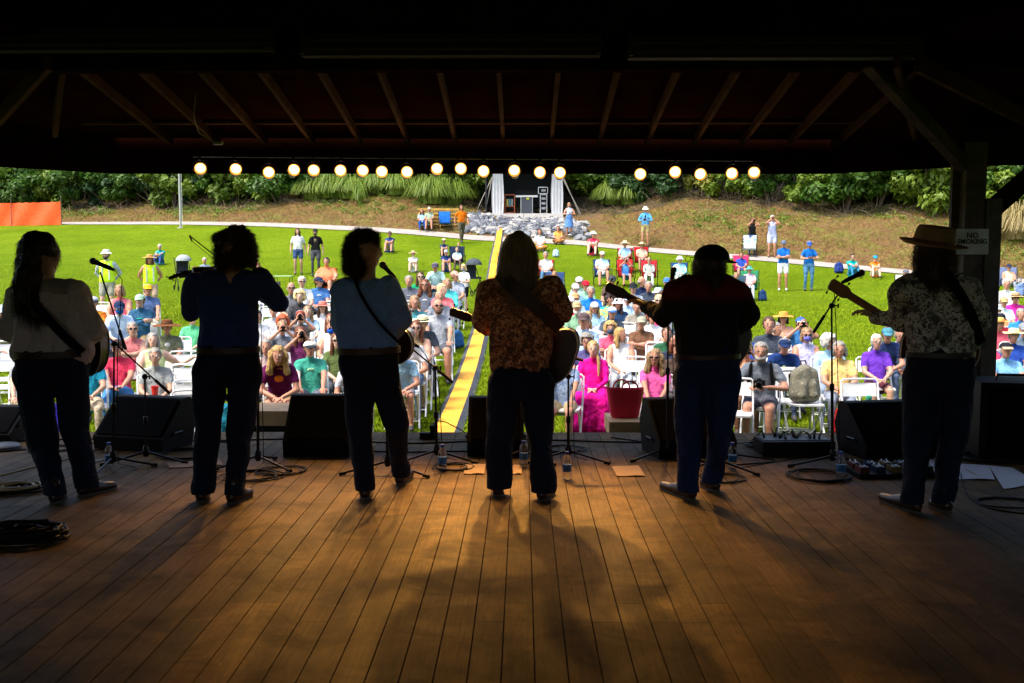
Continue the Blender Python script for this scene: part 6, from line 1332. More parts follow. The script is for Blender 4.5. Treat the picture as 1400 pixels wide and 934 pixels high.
# ------------------------------------------------------------------ chairs and bags near the front
p = ground_hit(1186, 521, .82, 10.6, 14); ch = place_chair(p.x, p.y, .05, 'empty white folding chair with a green bottle standing on its seat')
b_ = thing('water_bottle', 'green and blue steel bottle standing on the empty white chair', 'bottle', Vector(ch.location) + Vector((-.02, -.12, .452)))
m = MB(); m.lathe([(.036, 0), (.037, .01), (.037, .16), (.03, .18)], 20); obj('bottle', m, plain('bottle_blue', (.06, .25, .35), .3, .2, .5, 40), b_)
m = MB(); m.lathe([(.031, .178), (.033, .182), (.033, .215), (.027, .222), (.0001, .223)], 20); obj('lid', m, plain('bottle_lid', (.05, .38, .22), .4, 0, .05), b_)
p = ground_hit(1097, 507, .82, 10.6, 14); ch2 = place_chair(p.x, p.y - .05, 0, 'white folding chair carrying the camouflage backpack')
def backpack(loc, rz, s, c, label, strap='#101012', cat='backpack'):
    t_ = thing('backpack', label, cat, loc, rz); t_.scale = (s, s, s); mt = c if not isinstance(c, str) else cloth(c)
    me = skinmesh([('c', (-.10, 0, .10), .10, (-.09, .02, .34), .085, 0), ('c', (.10, 0, .10), .10, (.09, .02, .34), .085, 0), ('c', (0, 0, .10), .11, (0, .02, .38), .09, 0), ('c', (-.07, -.09, .10), .06, (-.06, -.07, .22), .05, 0), ('c', (.07, -.09, .10), .06, (.06, -.07, .22), .05, 0)], .018, 2, None, .005, 9, 'bag'); link('bag', me, [mt], t_)
    for q in (-1, 1):
        m = MB(); m.tube([(q * .07, .08, .42), (q * .13, .15, .32), (q * .12, .14, .12), (q * .13, .06, .03)], .014, 6); obj('strap', m, cloth(strap), t_)
    m = MB(); m.tube([(-.04, .06, .45), (-.03, .06, .50), (.03, .06, .50), (.04, .06, .45)], .010, 6); obj('handle', m, cloth(strap), t_); return t_
camo = pattern_mat('camouflage', (.20, .19, .14), ((.07, .065, .045), (.40, .37, .30)), 30, .5, 1)
backpack(Vector(ch2.location) + Vector((0, -.08, .455)), .2, 1.0, camo, 'camouflage patterned backpack standing on a white folding chair')
def gput(u, v): return ground_hit(u, v, 0, 10.3, 60)
backpack(gput(626, 477), .9, .8, '#2c5c90', 'blue and white daypack on the grass beside the cable ramp')
backpack(gput(1043, 412), .7, .75, '#24406c', 'dark blue bag lying on the lawn below the royal blue tees')
backpack(gput(1147, 374), .1, .9, '#283c80', 'navy backpack standing by the path left of the teal child')
backpack(gput(1396, 407), .3, 1.0, '#6880b0', 'iridescent blue backpack at the right edge beside the path')
backpack(gput(1158, 600), .1, .9, '#b01018', 'red bag on the grass under the empty white chair')
backpack(gput(75, 606), .1, 1.0, '#3a30a8', 'violet blue bag on the grass behind the ponytailed musician')
backpack(gput(760, 352), .1, .7, '#a8c4d0', 'pale grey blue bag on the grass near the rocks')
backpack(gput(310, 600), .2, .9, '#1c7088', 'teal bag on the grass seen between the fiddler legs')
# red tote bag on the front speaker box
pr_ = onz(865, 600, -.55)
def sub(u, v_top, v_low, wpx, Y, label, h=None):
    a = px(u - wpx / 2, v_top, Y); b = px(u + wpx / 2, v_top, Y); g = -.56; H = a.z - g; W_ = b.x - a.x
    t_ = thing('speaker_box', label, 'loudspeaker', ((a.x + b.x) / 2, Y + .3, g), 0)
    m = MB(); m.box((0, 0, H - .075), (W_, .62, .15)); obj('plywood_top', m, plain('plywood', (.42, .27, .14), .6, 0, .2, 6), t_, smooth=False)
    m = MB(); m.box((0, .01, (H - .15) / 2), (W_ - .02, .6, H - .152)); obj('cabinet', m, M_BLACK, t_, smooth=False)
    for q in (-1, 1):
        for z_ in (H - .035, H - .115): m = MB(); m.lathe([(.008, 0), (.008, .003), (.0001, .003)], 8, (q * (W_ / 2 - .04), -.3105, z_), Matrix.Rotation(R(90), 3, 'X')); obj('bolt', m, M_BLACKMET, t_)
    m = MB(); m.box((0, -.2925, H * .35), (.16, .006, .05)); obj('badge', m, M_CHROME, t_, smooth=False) if False else None
    return (a.x + b.x) / 2, Y + .3, g + H
x_, y_, z_ = sub(866, 577, 600, 66, 10.25, 'black speaker box with plywood top carrying the red bag')
sub(368, 562, 600, 62, 10.25, 'black speaker box with plywood top before the wavy blond hair')
tb = thing('tote_bag', 'crimson woven tote bag with round handles on the plywood box', 'bag', (px(854, 577, y_).x, y_, z_ + .001), 0)
M_TOTE = plain('tote_red', (.62, .02, .05), .6, 0, .15, 80, .3)
m = MB(); n = 32; vs = []; fs = []
for (w_, d_, z) in [(.13, .07, 0), (.145, .08, .02), (.17, .085, .15), (.195, .08, .30), (.19, .075, .30), (.165, .08, .15), (.13, .07, .01)]:
    for k in range(n): a = 2 * math.pi * k / n; c_, s_ = math.cos(a), math.sin(a); vs.append((w_ * math.copysign(abs(c_) ** .5, c_), d_ * math.copysign(abs(s_) ** .6, s_), z + (.012 * c_ * c_ if z > .25 else 0)))
for i in range(6):
    for k in range(n): fs.append((i * n + k, i * n + (k + 1) % n, (i + 1) * n + (k + 1) % n, (i + 1) * n + k))
fs.append(tuple(range(n))[::-1]); fs.append(tuple(6 * n + k for k in range(n))); m.add(vs, fs); obj('bag', m, M_TOTE, tb)
for (x0, y0) in ((-.03, .07), (.045, -.07)):
    m = MB(); m.tube([(x0 + .085 * math.cos(a), y0, .30 + .085 * math.sin(a)) for a in np.linspace(-.25, math.pi + .25, 16)], .009, 8); obj('handle', m, M_TOTE, tb)
# small parked things
def pushchair(u, v, label, c):
    p = gput(u, v); t_ = thing('pushchair', label, 'pushchair', p, .5)
    m = MB(); m.ell((0, 0, .95), (.24, .30, .20), 18, 8, None, 0, .0, 1.0); obj('sunshade', m, cloth(c), t_)
    m = MB(); m.box((0, .05, .55), (.36, .42, .06)); m.box((0, .24, .75), (.36, .05, .45)); obj('seat', m, cloth('#30343c'), t_)
    for s in (-1, 1):
        m = MB(); m.tube([(s * .22, -.35, .1), (s * .22, .15, .62), (s * .22, .42, 1.05)], .014, 6); m.tube([(s * .22, .38, .1), (s * .22, -.05, .58)], .014, 6); obj('frame', m, M_BLACKMET, t_)
        for y_ in (-.35, .38): m = MB(); m.tube([(s * .24 + 0, y_ + .085 * math.cos(k * .4), .1 + .085 * math.sin(k * .4)) for k in range(17)], .014, 6, cap=False); m.tube([(s * .22, y_, .1), (s * .26, y_, .1)], .012, 6); obj('wheel', m, M_BLACK, t_)
pushchair(252, 398, 'grey hooded pushchair beside the person in navy', '#98a0a4'); pushchair(648, 405, 'dark framed pushchair beside the person with grey mask', '#3c444c')
p = gput(388, 402); t_ = thing('folding_table', 'small pale green folding table behind the fiddler elbow', 'table', p); m = MB(); m.box((0, 0, .55), (.55, .4, .02)); obj('table_top', m, plain('table_green', (.45, .65, .35), .5), t_)
for a, b in ((-1, -1), (1, -1), (-1, 1), (1, 1)): m = MB(); m.tube([(a * .24, b * .16, .54), (a * .2, b * .15, 0)], .010, 6); obj('leg', m, M_BLACKMET, t_)
# beach chair, blue folded chair, timber bench
p = gput(1024, 352); place_camp(p.x, p.y, -.3, '#a8d040', 'lime and blue beach chair below the photographing person in black')
ob = [o for o in col.objects if o.get('label', '').startswith('lime and blue beach')][0]
bc = pattern_mat('beach_print', (.75, .8, .8), ((.05, .15, .5), (.5, .75, .15)), 9, .5, .6)
for c in ob.children:
    if c.name.split('.')[0] in ('seat', 'backrest'): c.material_slots[0].material = bc
p = gput(609, 316); place_camp(p.x, p.y, .2, '#2c78c8', 'bright blue sling chair parked beside the timber bench')
M_YW = plain('bench_timber', (.48, .30, .07), .7, 0, .25, 5)
p = gput(602, 313); t_ = thing('timber_bench', 'yellow timber slatted bench stand beside the far path', 'bench', p, .12)
for k in range(4): m = MB(); m.box((0, .15 + k * .28, .20 + k * .18), (2.0, .22, .05)); obj('slat', m, M_YW, t_, smooth=False)
for s in (-1, 0, 1): m = MB(); m.beam((s * .95, 0, .05), (s * .95, 1.1, .74), .06, .14); m.box((s * .95, 1.1, .35), (.08, .08, .8)); obj('stringer', m, M_YW, t_, smooth=False)
m = MB(); m.box((0, 1.15, .95), (2.1, .05, .1)); m.box((0, 1.15, .6), (2.1, .04, .3)); obj('back_rail', m, M_YW, t_, smooth=False)
# lamp post, fence
p = gput(247, 312); t_ = thing('metal_pole', 'tall slim galvanised pole standing on the lawn near the far path', 'pole', p); m = MB(); m.tube([(0, 0, -.2), (0, 0, 7.5)], [.055, .05], 12); obj('pole', m, plain('galvanised', (.42, .43, .42), .45, .4, .1, 3), t_)
m = MB(); m.lathe([(.16, -.05), (.16, .03), (.06, .06)], 16); obj('footing', m, M_PATH, t_); m = MB(); m.tube([(.1, -.02, .1), (.1, -.02, 7)], .008, 5); obj('rope', m, M_WHITE, t_)
M_ORF = NT('orange_mesh'); M_ORF.base(M_ORF.ramp(M_ORF.noise(14, 3), [(.3, (.75, .07, .012)), (.7, (.95, .13, .025))])); M_ORF.set(Roughness=.5); M_ORF = M_ORF.m
a = gput(84, 308); b = gput(-120, 309); t_ = thing('orange_fence', 'orange plastic safety fence stretched along the far path', 'fence', a)
d = b - a; L = d.length; vs = []; n = 40; zt = px(84, 276, a.y).z - a.z
for i in range(n + 1):
    for j in range(5): q = a + d * i / n; z = gz(q.x, q.y) + .02 + zt * j / 4 * (1 - .04 * math.sin(i * 1.4) ** 2); vs.append(Vector((q.x, q.y + .06 * math.sin(i * .9 + j), z)) - a)
m = MB(); m.add(vs, [(i * 5 + j, i * 5 + j + 1, (i + 1) * 5 + j + 1, (i + 1) * 5 + j) for i in range(n) for j in range(4)]); obj('mesh', m, M_ORF, t_)
for i in (0, 13, 26, 40): q = a + d * i / n; q.z = gz(q.x, q.y); q = q - a; m = MB(); m.tube([q + Vector((.03, -.05, -.2)), q + Vector((.03, -.05, zt + .35))], .022, 6); obj('stake', m, M_BARK, t_)
# ------------------------------------------------------------------ sound booth and rocks
BY = 53.0; zf = px(720, 292, BY).z; zb = px(720, 306, BY).z - .5; xl, xr = px(655, 300, BY).x, px(770, 300, BY).x
t_ = thing('sound_booth', 'small open sound booth with white curtains on a concrete slab', 'booth', ((xl + xr) / 2, BY, zf)); cx = (xl + xr) / 2
M_CONC = plain('slab_concrete', (.55, .54, .51), .8, 0, .15, 2); M_CURT = plain('white_curtain', (.5, .51, .53), .8, 0, .06, 3); M_BOOTHIN = plain('booth_dark', (.02, .022, .024), .8)
m = MB(); m.box((0, 1.6, (zb - zf) / 2), (xr - xl, 3.4, zf - zb)); obj('slab', m, M_CONC, t_, smooth=False)
m = MB(); m.box((0, 3.1, 1.6), (xr - xl - .4, .1, 3.2)); m.box((-(xr - xl) / 2 + .35, 1.6, 1.6), (.08, 3, 3.2)); m.box(((xr - xl) / 2 - .35, 1.6, 1.6), (.08, 3, 3.2)); obj('wall', m, M_BOOTHIN, t_, smooth=False)
for (u0, u1) in ((673, 688), (754, 769)):
    x0, x1 = px(u0, 280, BY).x - cx, px(u1, 280, BY).x - cx; m = MB(); n = 14; vs = []
    for j in range(8):
        for i in range(n + 1): s_ = (1 + .12 * math.sin(j * .9)) ; vs.append(((x0 + x1) / 2 + (x1 - x0) * s_ * (i / n - .5), .05 + .018 * math.sin(i * 1.7), 3.2 * j / 7 + .01))
    k = n + 1; fs = [(j * k + i, j * k + i + 1, (j + 1) * k + i + 1, (j + 1) * k + i) for j in range(7) for i in range(n)]; N_ = len(vs); m.add(vs + [(x, y + .09, z) for x, y, z in vs], fs + [(N_ + a, N_ + d_, N_ + c, N_ + b) for a, b, c, d_ in fs] + [(j * k, (j + 1) * k, N_ + (j + 1) * k, N_ + j * k) for j in range(7)] + [(j * k + n, N_ + j * k + n, N_ + (j + 1) * k + n, (j + 1) * k + n) for j in range(7)])
    obj('curtain', m, M_CURT, t_)
m = MB(); m.box((0, 1.4, 3.35), (xr - xl + .6, 3.9, .3)); m.prism([(-(xr - xl) / 2 - .4, 3.5), ((xr - xl) / 2 + .4, 3.5), (0, 4.5)], -.6, 3.4); obj('roof', m, M_DARKWOOD, t_, smooth=False)
def bpart(name, label, cat, u, Y, w_, d_, h_, mt, z=0):
    x = px(u, 290, Y).x; t2 = thing(name, label, cat, (x, Y, zf + z)); return t2
dk = thing('mixing_desk', 'white edged mixing desk on a stand in the sound booth', 'mixing desk', (px(720, 285, BY + .9).x, BY + .9, zf))
m = MB(); m.box((0, 0, .92), (1.15, .5, .09)); obj('console', m, M_WHITE, dk, smooth=False)
m = MB(); m.box((0, .1, 1.1), (1.1, .12, .26)); obj('meter_bridge', m, M_BLACK, dk, smooth=False)
m = MB(); m.box((0, .05, .45), (.56, .45, .86)); obj('flight_case', m, plain('case_grey', (.08, .09, .11), .5), dk, smooth=False)
for s in (-1, 1): m = MB(); m.box((s * .3, .05, .45), (.035, .47, .9)); obj('leg', m, M_CHROME, dk, smooth=False)
m = MB(); m.box((.06, -.2, .80), (.14, .01, .09)); obj('tape_tag', m, plain('tag_yellow', (.7, .75, .02), .6), dk, smooth=False)
rk = thing('equipment_rack', 'tall black equipment rack with silver edges in the sound booth', 'equipment rack', (px(743, 285, BY + .9).x, BY + .9, zf))
m = MB(); m.box((0, 0, .52), (.36, .45, 1.0)); obj('case', m, M_BLACK, rk, smooth=False); m = MB(); m.box((-.03, 0, 1.22), (.5, .45, .3)); obj('upper_case', m, M_BLACK, rk, smooth=False)
for (x, z, w_, h_) in [(-.17, .52, .03, 1.0), (.17, .52, .03, 1.0), (0, .03, .36, .03), (0, 1.0, .36, .03), (-.27, 1.22, .03, .33), (.21, 1.22, .03, .33), (-.03, 1.06, .5, .03), (-.03, 1.38, .5, .03)]: m = MB(); m.box((x, -.232, z), (w_, .02, h_)); obj('edge_trim', m, M_WHITE, rk, smooth=False)
for z in (.3, .55, .8, 1.22): m = MB(); m.box((0, -.23, z), (.22, .012, .12)); obj('rack_unit', m, plain('unit_grey', (.35, .36, .38), .4), rk, smooth=False)
sh = thing('shelf_unit', 'small orange framed shelf unit at the left of the sound booth', 'shelf', (px(697, 285, BY + .9).x, BY + .9, zf))
for (x, z, w_, h_) in [(-.25, .5, .04, 1.0), (.25, .5, .04, 1.0), (0, 1.0, .54, .04), (0, .4, .5, .04), (0, .05, .6, .1)]: m = MB(); m.box((x, 0, z), (w_, .4, h_)); obj('frame' if w_ < .1 else 'shelf', m, plain('shelf_orange', (.45, .12, .04), .6), sh, smooth=False)
for k, (x, c) in enumerate([(-.12, (.5, .45, .1)), (0, (.1, .3, .35)), (.12, (.3, .3, .3))]): m = MB(); m.box((x, 0, .60), (.09, .3, .36)); obj('item', m, plain('item%d' % k, c), sh, smooth=False)
for (a, b) in [((673, 242), (652, 292)), ((673, 242), (663, 285)), ((768, 242), (795, 302)), ((770, 242), (793, 270))]:
    A_ = px(a[0], a[1], BY); B_ = gput(b[0], b[1]) if 0 else px(b[0], b[1], BY + .5); g = gz(B_.x, B_.y)
    rp = thing('guy_rope', 'pale guy rope from the booth roof to a peg at pixel'.replace(' at pixel', '') + {652: ' far left', 663: ' just left of the curtain', 795: ' beside the person in sundress', 793: ' up the bank at right'}[b[0]], 'rope', A_); m = MB(); B_.z = g; m.tube([(0, 0, 0), B_ - A_], .022, 5); obj('rope', m, plain('rope_pale', (.5, .47, .4), .8), rp); m = MB(); m.tube([B_ - A_ + Vector((0, 0, .08)), B_ - A_ - Vector((0, 0, .1))], .03, 5); obj('peg', m, M_BLACKMET, rp)
# rocks: individual stones along the foot of the slab
M_ROCKS = [plain('rock_a', (.20, .21, .225), .85, 0, .3, 4), plain('rock_b', (.12, .13, .15), .85, 0, .3, 4), plain('rock_c', (.33, .315, .29), .85, 0, .2, 4), plain('rock_d', (.12, .13, .15), .85, 0, .3, 4)]
RK = []
for k in range(6):
    m = MB(); P = []; r_ = np.random.default_rng(k + 50); m.ell((0, 0, 0), (.22, .17, .13), 7, 4); m.v = [tuple(np.array(p) * (1 + r_.normal(0, .16)) + r_.normal(0, .012, 3)) for p in m.v]; RK.append(m.mesh('rock', False)); RK[-1].materials.append(None)
for k in range(290):
    u = random.uniform(640, 800); x = px(u, 310, 50).x; s_ = random.uniform(.9, 5.0) if u < 785 else random.uniform(.9, 3.8); y = float(pathY(x)) + s_
    if xl - .1 < x < xr + .1 and y > BY - 1.6: y = BY - 1.6 - random.random() * 3
    if math.hypot(x - px(778, 322, 50).x, y - 50) < .1: continue
    o = bpy.data.objects.new('rock', RK[k % 6]); col.objects.link(o); o.location = (x, y, gz(x, y) + .05); sc_ = random.uniform(.6, 1.5); o.scale = (sc_, sc_, sc_); o.rotation_euler = (random.uniform(-.4, .4), random.uniform(-.4, .4), random.random() * 6.28)
    o.material_slots[0].link = 'OBJECT'; o.material_slots[0].material = M_ROCKS[random.randrange(4)]; tag(o, 'angular grey stone in the rock bed below the sound booth', 'rock', 'stones of the rock bed')
# ------------------------------------------------------------------ yellow and grey cable ramp across the lawn
M_RY = plain('ramp_yellow', (.78, .42, .03), .6, 0, .22, 9); M_RG = plain('ramp_grey', (.055, .06, .075), .7, 0, .15, 6)
CP = [(682.5, 322), (680, 338), (676, 358), (673, 380), (668, 410), (660, 440), (653.5, 466), (645, 497), (635, 528), (622, 562), (610, 592), (605, 606)]
CPW = [ground_hit(u, v, 0, 10.0, 60) for u, v in CP]; CPW = [CPW[0] + Vector((.05, 1.0, 0))] + CPW
seg = []; 
for i in range(len(CPW) - 1):
    p0, p1, p2, p3 = CPW[max(i - 1, 0)], CPW[i], CPW[i + 1], CPW[min(i + 2, len(CPW) - 1)]; n = max(2, int((p2 - p1).length / .12))
    for j in range(n): t_ = j / n; seg.append(.5 * ((2 * p1) + (p2 - p0) * t_ + (2 * p0 - 5 * p1 + 4 * p2 - p3) * t_ ** 2 + (3 * p1 - p0 - 3 * p2 + p3) * t_ ** 3))
ramp = thing('cable_ramp', 'long yellow cable ramp with grey toothed edges curving across the lawn', 'cable ramp', (0, 0, 0))
acc = 0; start = 0; tiles = []
for i in range(1, len(seg)):
    acc += (seg[i] - seg[i - 1]).length
    if acc > .92 or i == len(seg) - 1: tiles.append((start, i)); start = i; acc = 0
def strip(a, b, q0, q1, h0, h1, tooth=0):
    m = MB(); vs = []; idx = list(range(a, b + 1))
    for n_, i in enumerate(idx):
        d = (seg[min(i + 1, len(seg) - 1)] - seg[max(i - 1, 0)]); d.z = 0; d.normalize(); s = Vector((d.y, -d.x, 0)); p = seg[i]
        for q, h in ((q0, h0), (q1, h1)):
            qq = q + (tooth * (n_ % 2) if q == q1 else 0); w_ = p + s * qq; vs.append((w_.x, w_.y, gz(w_.x, w_.y) + h))
    n = len(idx); m.add(vs, [(2 * i, 2 * i + 1, 2 * i + 3, 2 * i + 2) for i in range(n - 1)]); return m
for k, (a, b) in enumerate(tiles):
    sgap = .012
    obj('ramp_panel', strip(a, b, -.125, .125, .075, .075), M_RY if k % 2 else plain('ramp_yellow_worn', (.66, .31, .02), .6, 0, .15, 3), ramp, smooth=False)
    obj('ramp_edge', strip(a, b, .125, .22, .074, .012, -.03), M_RG, ramp, smooth=False); obj('ramp_edge', strip(a, b, -.125, -.22, .074, .012, .03), M_RG, ramp, smooth=False)
# ------------------------------------------------------------------ stage equipment
M_GRILLE = plain('speaker_grille', (.0035, .0035, .004), .8, 0, .4, 300, 0, .03); M_CAB = plain('speaker_cabinet', (.006, .006, .0065), .6, 0, .3, 60, .2, .08)
def wedge(u0, u1, v0, v1, Y, label, rz=0, sideshow=0):
    a = onz(u0, v1); b = onz(u1, v1); w_ = (b.x - a.x) * (Y / a.y); h = px(u0, v0, Y).z
    t_ = thing('floor_monitor', label, 'floor monitor', ((px(u0, v1, Y).x + px(u1, v1, Y).x) / 2, Y, 0), rz, 'floor monitor wedges')
    pr = [(-.02, 0), (.42, 0), (.50, h * .55), (.42, h), (.30, h * 1.0), (-.04, h * .28)]
    M = Matrix(((0, 1, 0), (1, 0, 0), (0, 0, 1))); m = MB(); n = len(pr)
    m.add([Vector((-w_ / 2, y, z)) for y, z in pr] + [Vector((w_ / 2, y, z)) for y, z in pr], [tuple(range(n)), tuple(range(2 * n - 1, n - 1, -1))] + [(i, i + n, (i + 1) % n + n, (i + 1) % n) for i in range(n)]); obj('cabinet', m, M_CAB, t_, smooth=False)
    A = Vector((0, -.04, h * .28)); B = Vector((0, .30, h)); m = MB(); c_ = (A + B) / 2; d = (B - A); m.box(c_ + Vector((0, -.006, .004)), (w_ - .06, .012, d.length - .05), Matrix.Rotation(-math.atan2(d.y, d.z), 3, 'X')); obj('grille', m, M_GRILLE, t_, smooth=False)
    for s in (-1, 1): m = MB(); m.tube([(s * (w_ / 2 + .002), .1, .12), (s * (w_ / 2 + .02), .12, .15), (s * (w_ / 2 + .02), .24, .15), (s * (w_ / 2 + .002), .26, .12)], .008, 6); obj('handle', m, M_BLACKMET, t_)
    return t_
wedge(124, 232, 549, 616, 8.75, 'black floor monitor wedge behind the first microphone stand', -.25)
wedge(388, 478, 547, 628, 8.5, 'black floor monitor wedge between fiddler and slate shirted musician', 0)
wedge(639, 716, 550, 622, 8.55, 'black floor monitor wedge behind the fair haired musician', 0)
wedge(897, 1008, 551, 626, 8.5, 'black floor monitor wedge behind the black shirted musician', .2)
wedge(1176, 1290, 556, 628, 8.5, 'black floor monitor wedge beside the flowered shirt musician', .2)
t_ = wedge(-60, 16, 562, 600, 9.1, 'black floor monitor at the left edge of the stage', 0)
# upright speaker at the right
a = px(1349, 524, 8.3); b = px(1440, 524, 8.3); H = a.z
t_ = thing('loudspeaker', 'tall black loudspeaker cabinet standing at the right edge of the stage', 'loudspeaker', (a.x + .3, 8.55, 0), -.15)
m = MB(); m.box((0, 0, H / 2), (.58, .5, H)); obj('cabinet', m, M_CAB, t_, smooth=False); m = MB(); m.box((.02, -.255, H * .5), (.5, .014, H * .88)); obj('grille', m, M_GRILLE, t_, smooth=False)
m = MB(); m.tube([(-.12, -.05, H), (-.11, -.05, H + .045), (.11, -.05, H + .045), (.12, -.05, H)], .012, 8); obj('handle', m, M_BLACKMET, t_)
# microphone stands
M_MICG = plain('mic_grille', (.05, .05, .055), .4, .6, .4, 400); 
def mic_stand(base, label, pole_top, boom=None, micp=None, mlabel=None, legs=(20, 140, 260), Lg=.30, fdir=(0, -.4, .3), clip=True):
    B = onz(*base); B.z = 0; t_ = thing('microphone_stand', label, 'microphone stand', B); Y = B.y
    T = px(pole_top[0], pole_top[1], Y) - B
    for k, an in enumerate(legs):
        d = Vector((math.cos(R(an)), math.sin(R(an)), 0)); m = MB(); m.tube([(0, 0, .10), tuple(d * Lg * .5 + Vector((0, 0, .055))), tuple(d * Lg + Vector((0, 0, .015)))], .009, 6); l_ = obj('leg', m, M_BLACKMET, t_); m = MB(); m.tube([tuple(d * (Lg - .04) + Vector((0, 0, .019))), tuple(d * (Lg + .012) + Vector((0, 0, .014)))], .014, 8); obj('rubber_foot', m, M_BLACK, l_)
    m = MB(); m.lathe([(.018, .06), (.026, .08), (.026, .12), (.016, .15)], 14); obj('tripod_collar', m, M_BLACKMET, t_)
    m = MB(); mid = Vector((T.x * .5, T.y, T.z * .5)); m.tube([(0, 0, .07), mid], .0125, 8); obj('lower_tube', m, M_BLACKMET, t_); m = MB(); m.tube([mid, T], .008, 8); obj('upper_tube', m, M_BLACKMET, t_)
    m = MB(); m.lathe([(.015, -.03), (.019, -.02), (.019, .02), (.015, .03)], 12, mid); obj('height_clutch', m, M_BLACKMET, t_)
    if boom:
        p0 = px(boom[0][0], boom[0][1], Y + boom[0][2]) - B; p1 = px(boom[1][0], boom[1][1], Y + boom[1][2]) - B
        m = MB(); m.tube([p0, p1], .007, 8); bo_ = obj('boom', m, M_BLACKMET, t_); m = MB(); d = (p1 - p0).normalized(); m.tube([p0, p0 + d * .16], .013, 8); obj('counterweight', m, M_BLACKMET, bo_)
        m = MB(); m.ell(T, (.024, .024, .024), 10, 8); m.tube([T, T + Vector((.045, -.01, .0))], .006, 6); m.tube([T + Vector((.045, -.02, -.018)), T + Vector((.045, -.02, .018))], .007, 6); obj('swivel', m, M_BLACKMET, t_)
    if micp:
        h = px(micp[0], micp[1], Y + micp[2]); d = Vector(fdir).normalized()
        mt = thing('microphone', mlabel, 'microphone', h)
        m = MB(); m.ell((0, 0, 0), (.027, .027, .027), 16, 10); m.ell(tuple(d * -.006), (.028, .028, .028), 16, 3, d.to_track_quat('Z', 'Y').to_matrix(), 0, -.15, .15); obj('grille', m, M_MICG, mt)
        m = MB(); m.tube([-d * .02, -d * .035, -d * .17], [.024, .019, .012], 12); obj('body', m, M_BLACK, mt)
        m = MB(); m.tube([-d * .09, -d * .14], [.019, .017], 10); obj('clip', m, M_BLACK, mt)
        # cable down the stand
        c0 = -d * .17; cb = B - h; m = MB(); pts = [c0, c0 - d * .06 + Vector((0, 0, -.05))]; tp = T + B - h
        pts += [tp + Vector((.03, -.02, -.12)), tp * .5 + cb * .5 + Vector((.04, -.03, 0)), cb + Vector((.05, -.02, .05)), cb + Vector((.16, .05, .008))]; m.tube(pts, .0035, 5); obj('cable', m, M_BLACK, mt)
    return t_
mic_stand((155, 642), 'boom microphone stand reaching up left beside the ponytailed musician', (156, 470), ((172, 478, 0), (137, 372, .0)), (127, 357, 0), 'black vocal microphone in front of the ponytailed musician', (20, 150, 265), .32, (-.75, -.2, .35))
mic_stand((200, 634), 'low boom stand with arm pointing at the first guitar', (198, 515), ((232, 538, 0), (150, 463, .05)), None, None, (355, 200, 95), .34)
mic_stand((353, 640), 'straight microphone stand beside the fiddler', (352, 385), None, (349, 350, 0), 'black microphone near the fiddler face', (330, 200, 80), .34, (.1, -.1, 1))
mic_stand((530, 648), 'microphone stand in front of the slate shirted musician', (528, 385), None, (523, 362, 0), 'black vocal microphone near the curly haired musician', (335, 190, 80), .36, (-.5, -.3, .6))
mic_stand((597, 632), 'low boom stand aimed at the mandolin', (595, 503), ((619, 523, 0), (550, 466, .05)), (547, 464, .05), 'small black microphone beside the mandolin', (345, 200, 90), .34, (-.7, -.2, .3))
mic_stand((714, 632), 'microphone stand seen between the legs of the fair haired musician', (714, 345), None, (713, 338, .0), 'black vocal microphone hidden before the fair haired musician', (330, 205, 90), .3, (0, -.4, .6))
mic_stand((777, 632), 'low boom stand aimed at the large dark guitar', (777, 515), ((797, 493, 0), (757, 480, .1)), (752, 476, .1), 'small black microphone beside the large dark guitar', (342, 195, 90), .34, (-.6, .2, .2))
mic_stand((912, 628), 'straight microphone stand beside the black shirted musician', (914, 385), None, (921, 369, 0), 'round black microphone left of the black shirted musician', (205, 330, 90), .34, (.1, -.3, .8))
mic_stand((980, 645), 'low microphone stand behind the legs of the black shirted musician', (990, 500), None, (990, 480, .05), 'small microphone hidden by the black shirted musician', (330, 200, 90), .33, (0, -.3, .7))
mic_stand((1138, 640), 'boom microphone stand left of the flowered shirt musician', (1137, 418), ((1112, 455, 0), (1150, 396, .0)), (1178, 373, .0), 'black vocal microphone above the bass headstock', (178, 290, 10), .34, (.75, -.1, .4))
# water bottles
M_WATER = NT('clear_plastic'); M_WATER.base((.85, .9, .95)); M_WATER.set(Roughness=.08, Transmission_Weight=.92, IOR=1.2); M_WATER = M_WATER.m
M_BLAB = plain('bottle_label', (.02, .12, .30), .4, 0, .4, 60); M_BCAP = plain('bottle_cap', (.02, .06, .35), .4, 0, 0)
WB = thing('water_bottle', None, None)
m = MB(); m.lathe([(.030, 0), (.033, .006), (.033, .02), (.031, .03), (.033, .04), (.033, .07), (.031, .10), (.033, .115), (.033, .14), (.028, .165), (.014, .187), (.013, .2)], 20); obj('bottle', m, M_WATER, WB)
m = MB(); m.lathe([(.0335, .06), (.0338, .062), (.0338, .11), (.0335, .112)], 20); obj('label', m, M_BLAB, WB); m = MB(); m.lathe([(.0155, .192), (.0155, .212), (.0001, .213)], 14); obj('cap', m, M_BCAP, WB)
for k, (u, v, w_) in enumerate([(150, 641, 'behind the ponytailed musician'), (605, 644, 'beside the low mandolin stand'), (716, 638, 'between the legs of the fair haired musician'), (775, 655, 'right of the fair haired musician'), (1001, 641, 'right of the black shirted musician'), (1149, 655, 'beside the rightmost boom stand')]):
    o = WB if k == 0 else dup(WB); o.location = onz(u, v); tag(o, 'clear plastic water bottle on the stage ' + w_, 'bottle', 'water bottles on the stage')
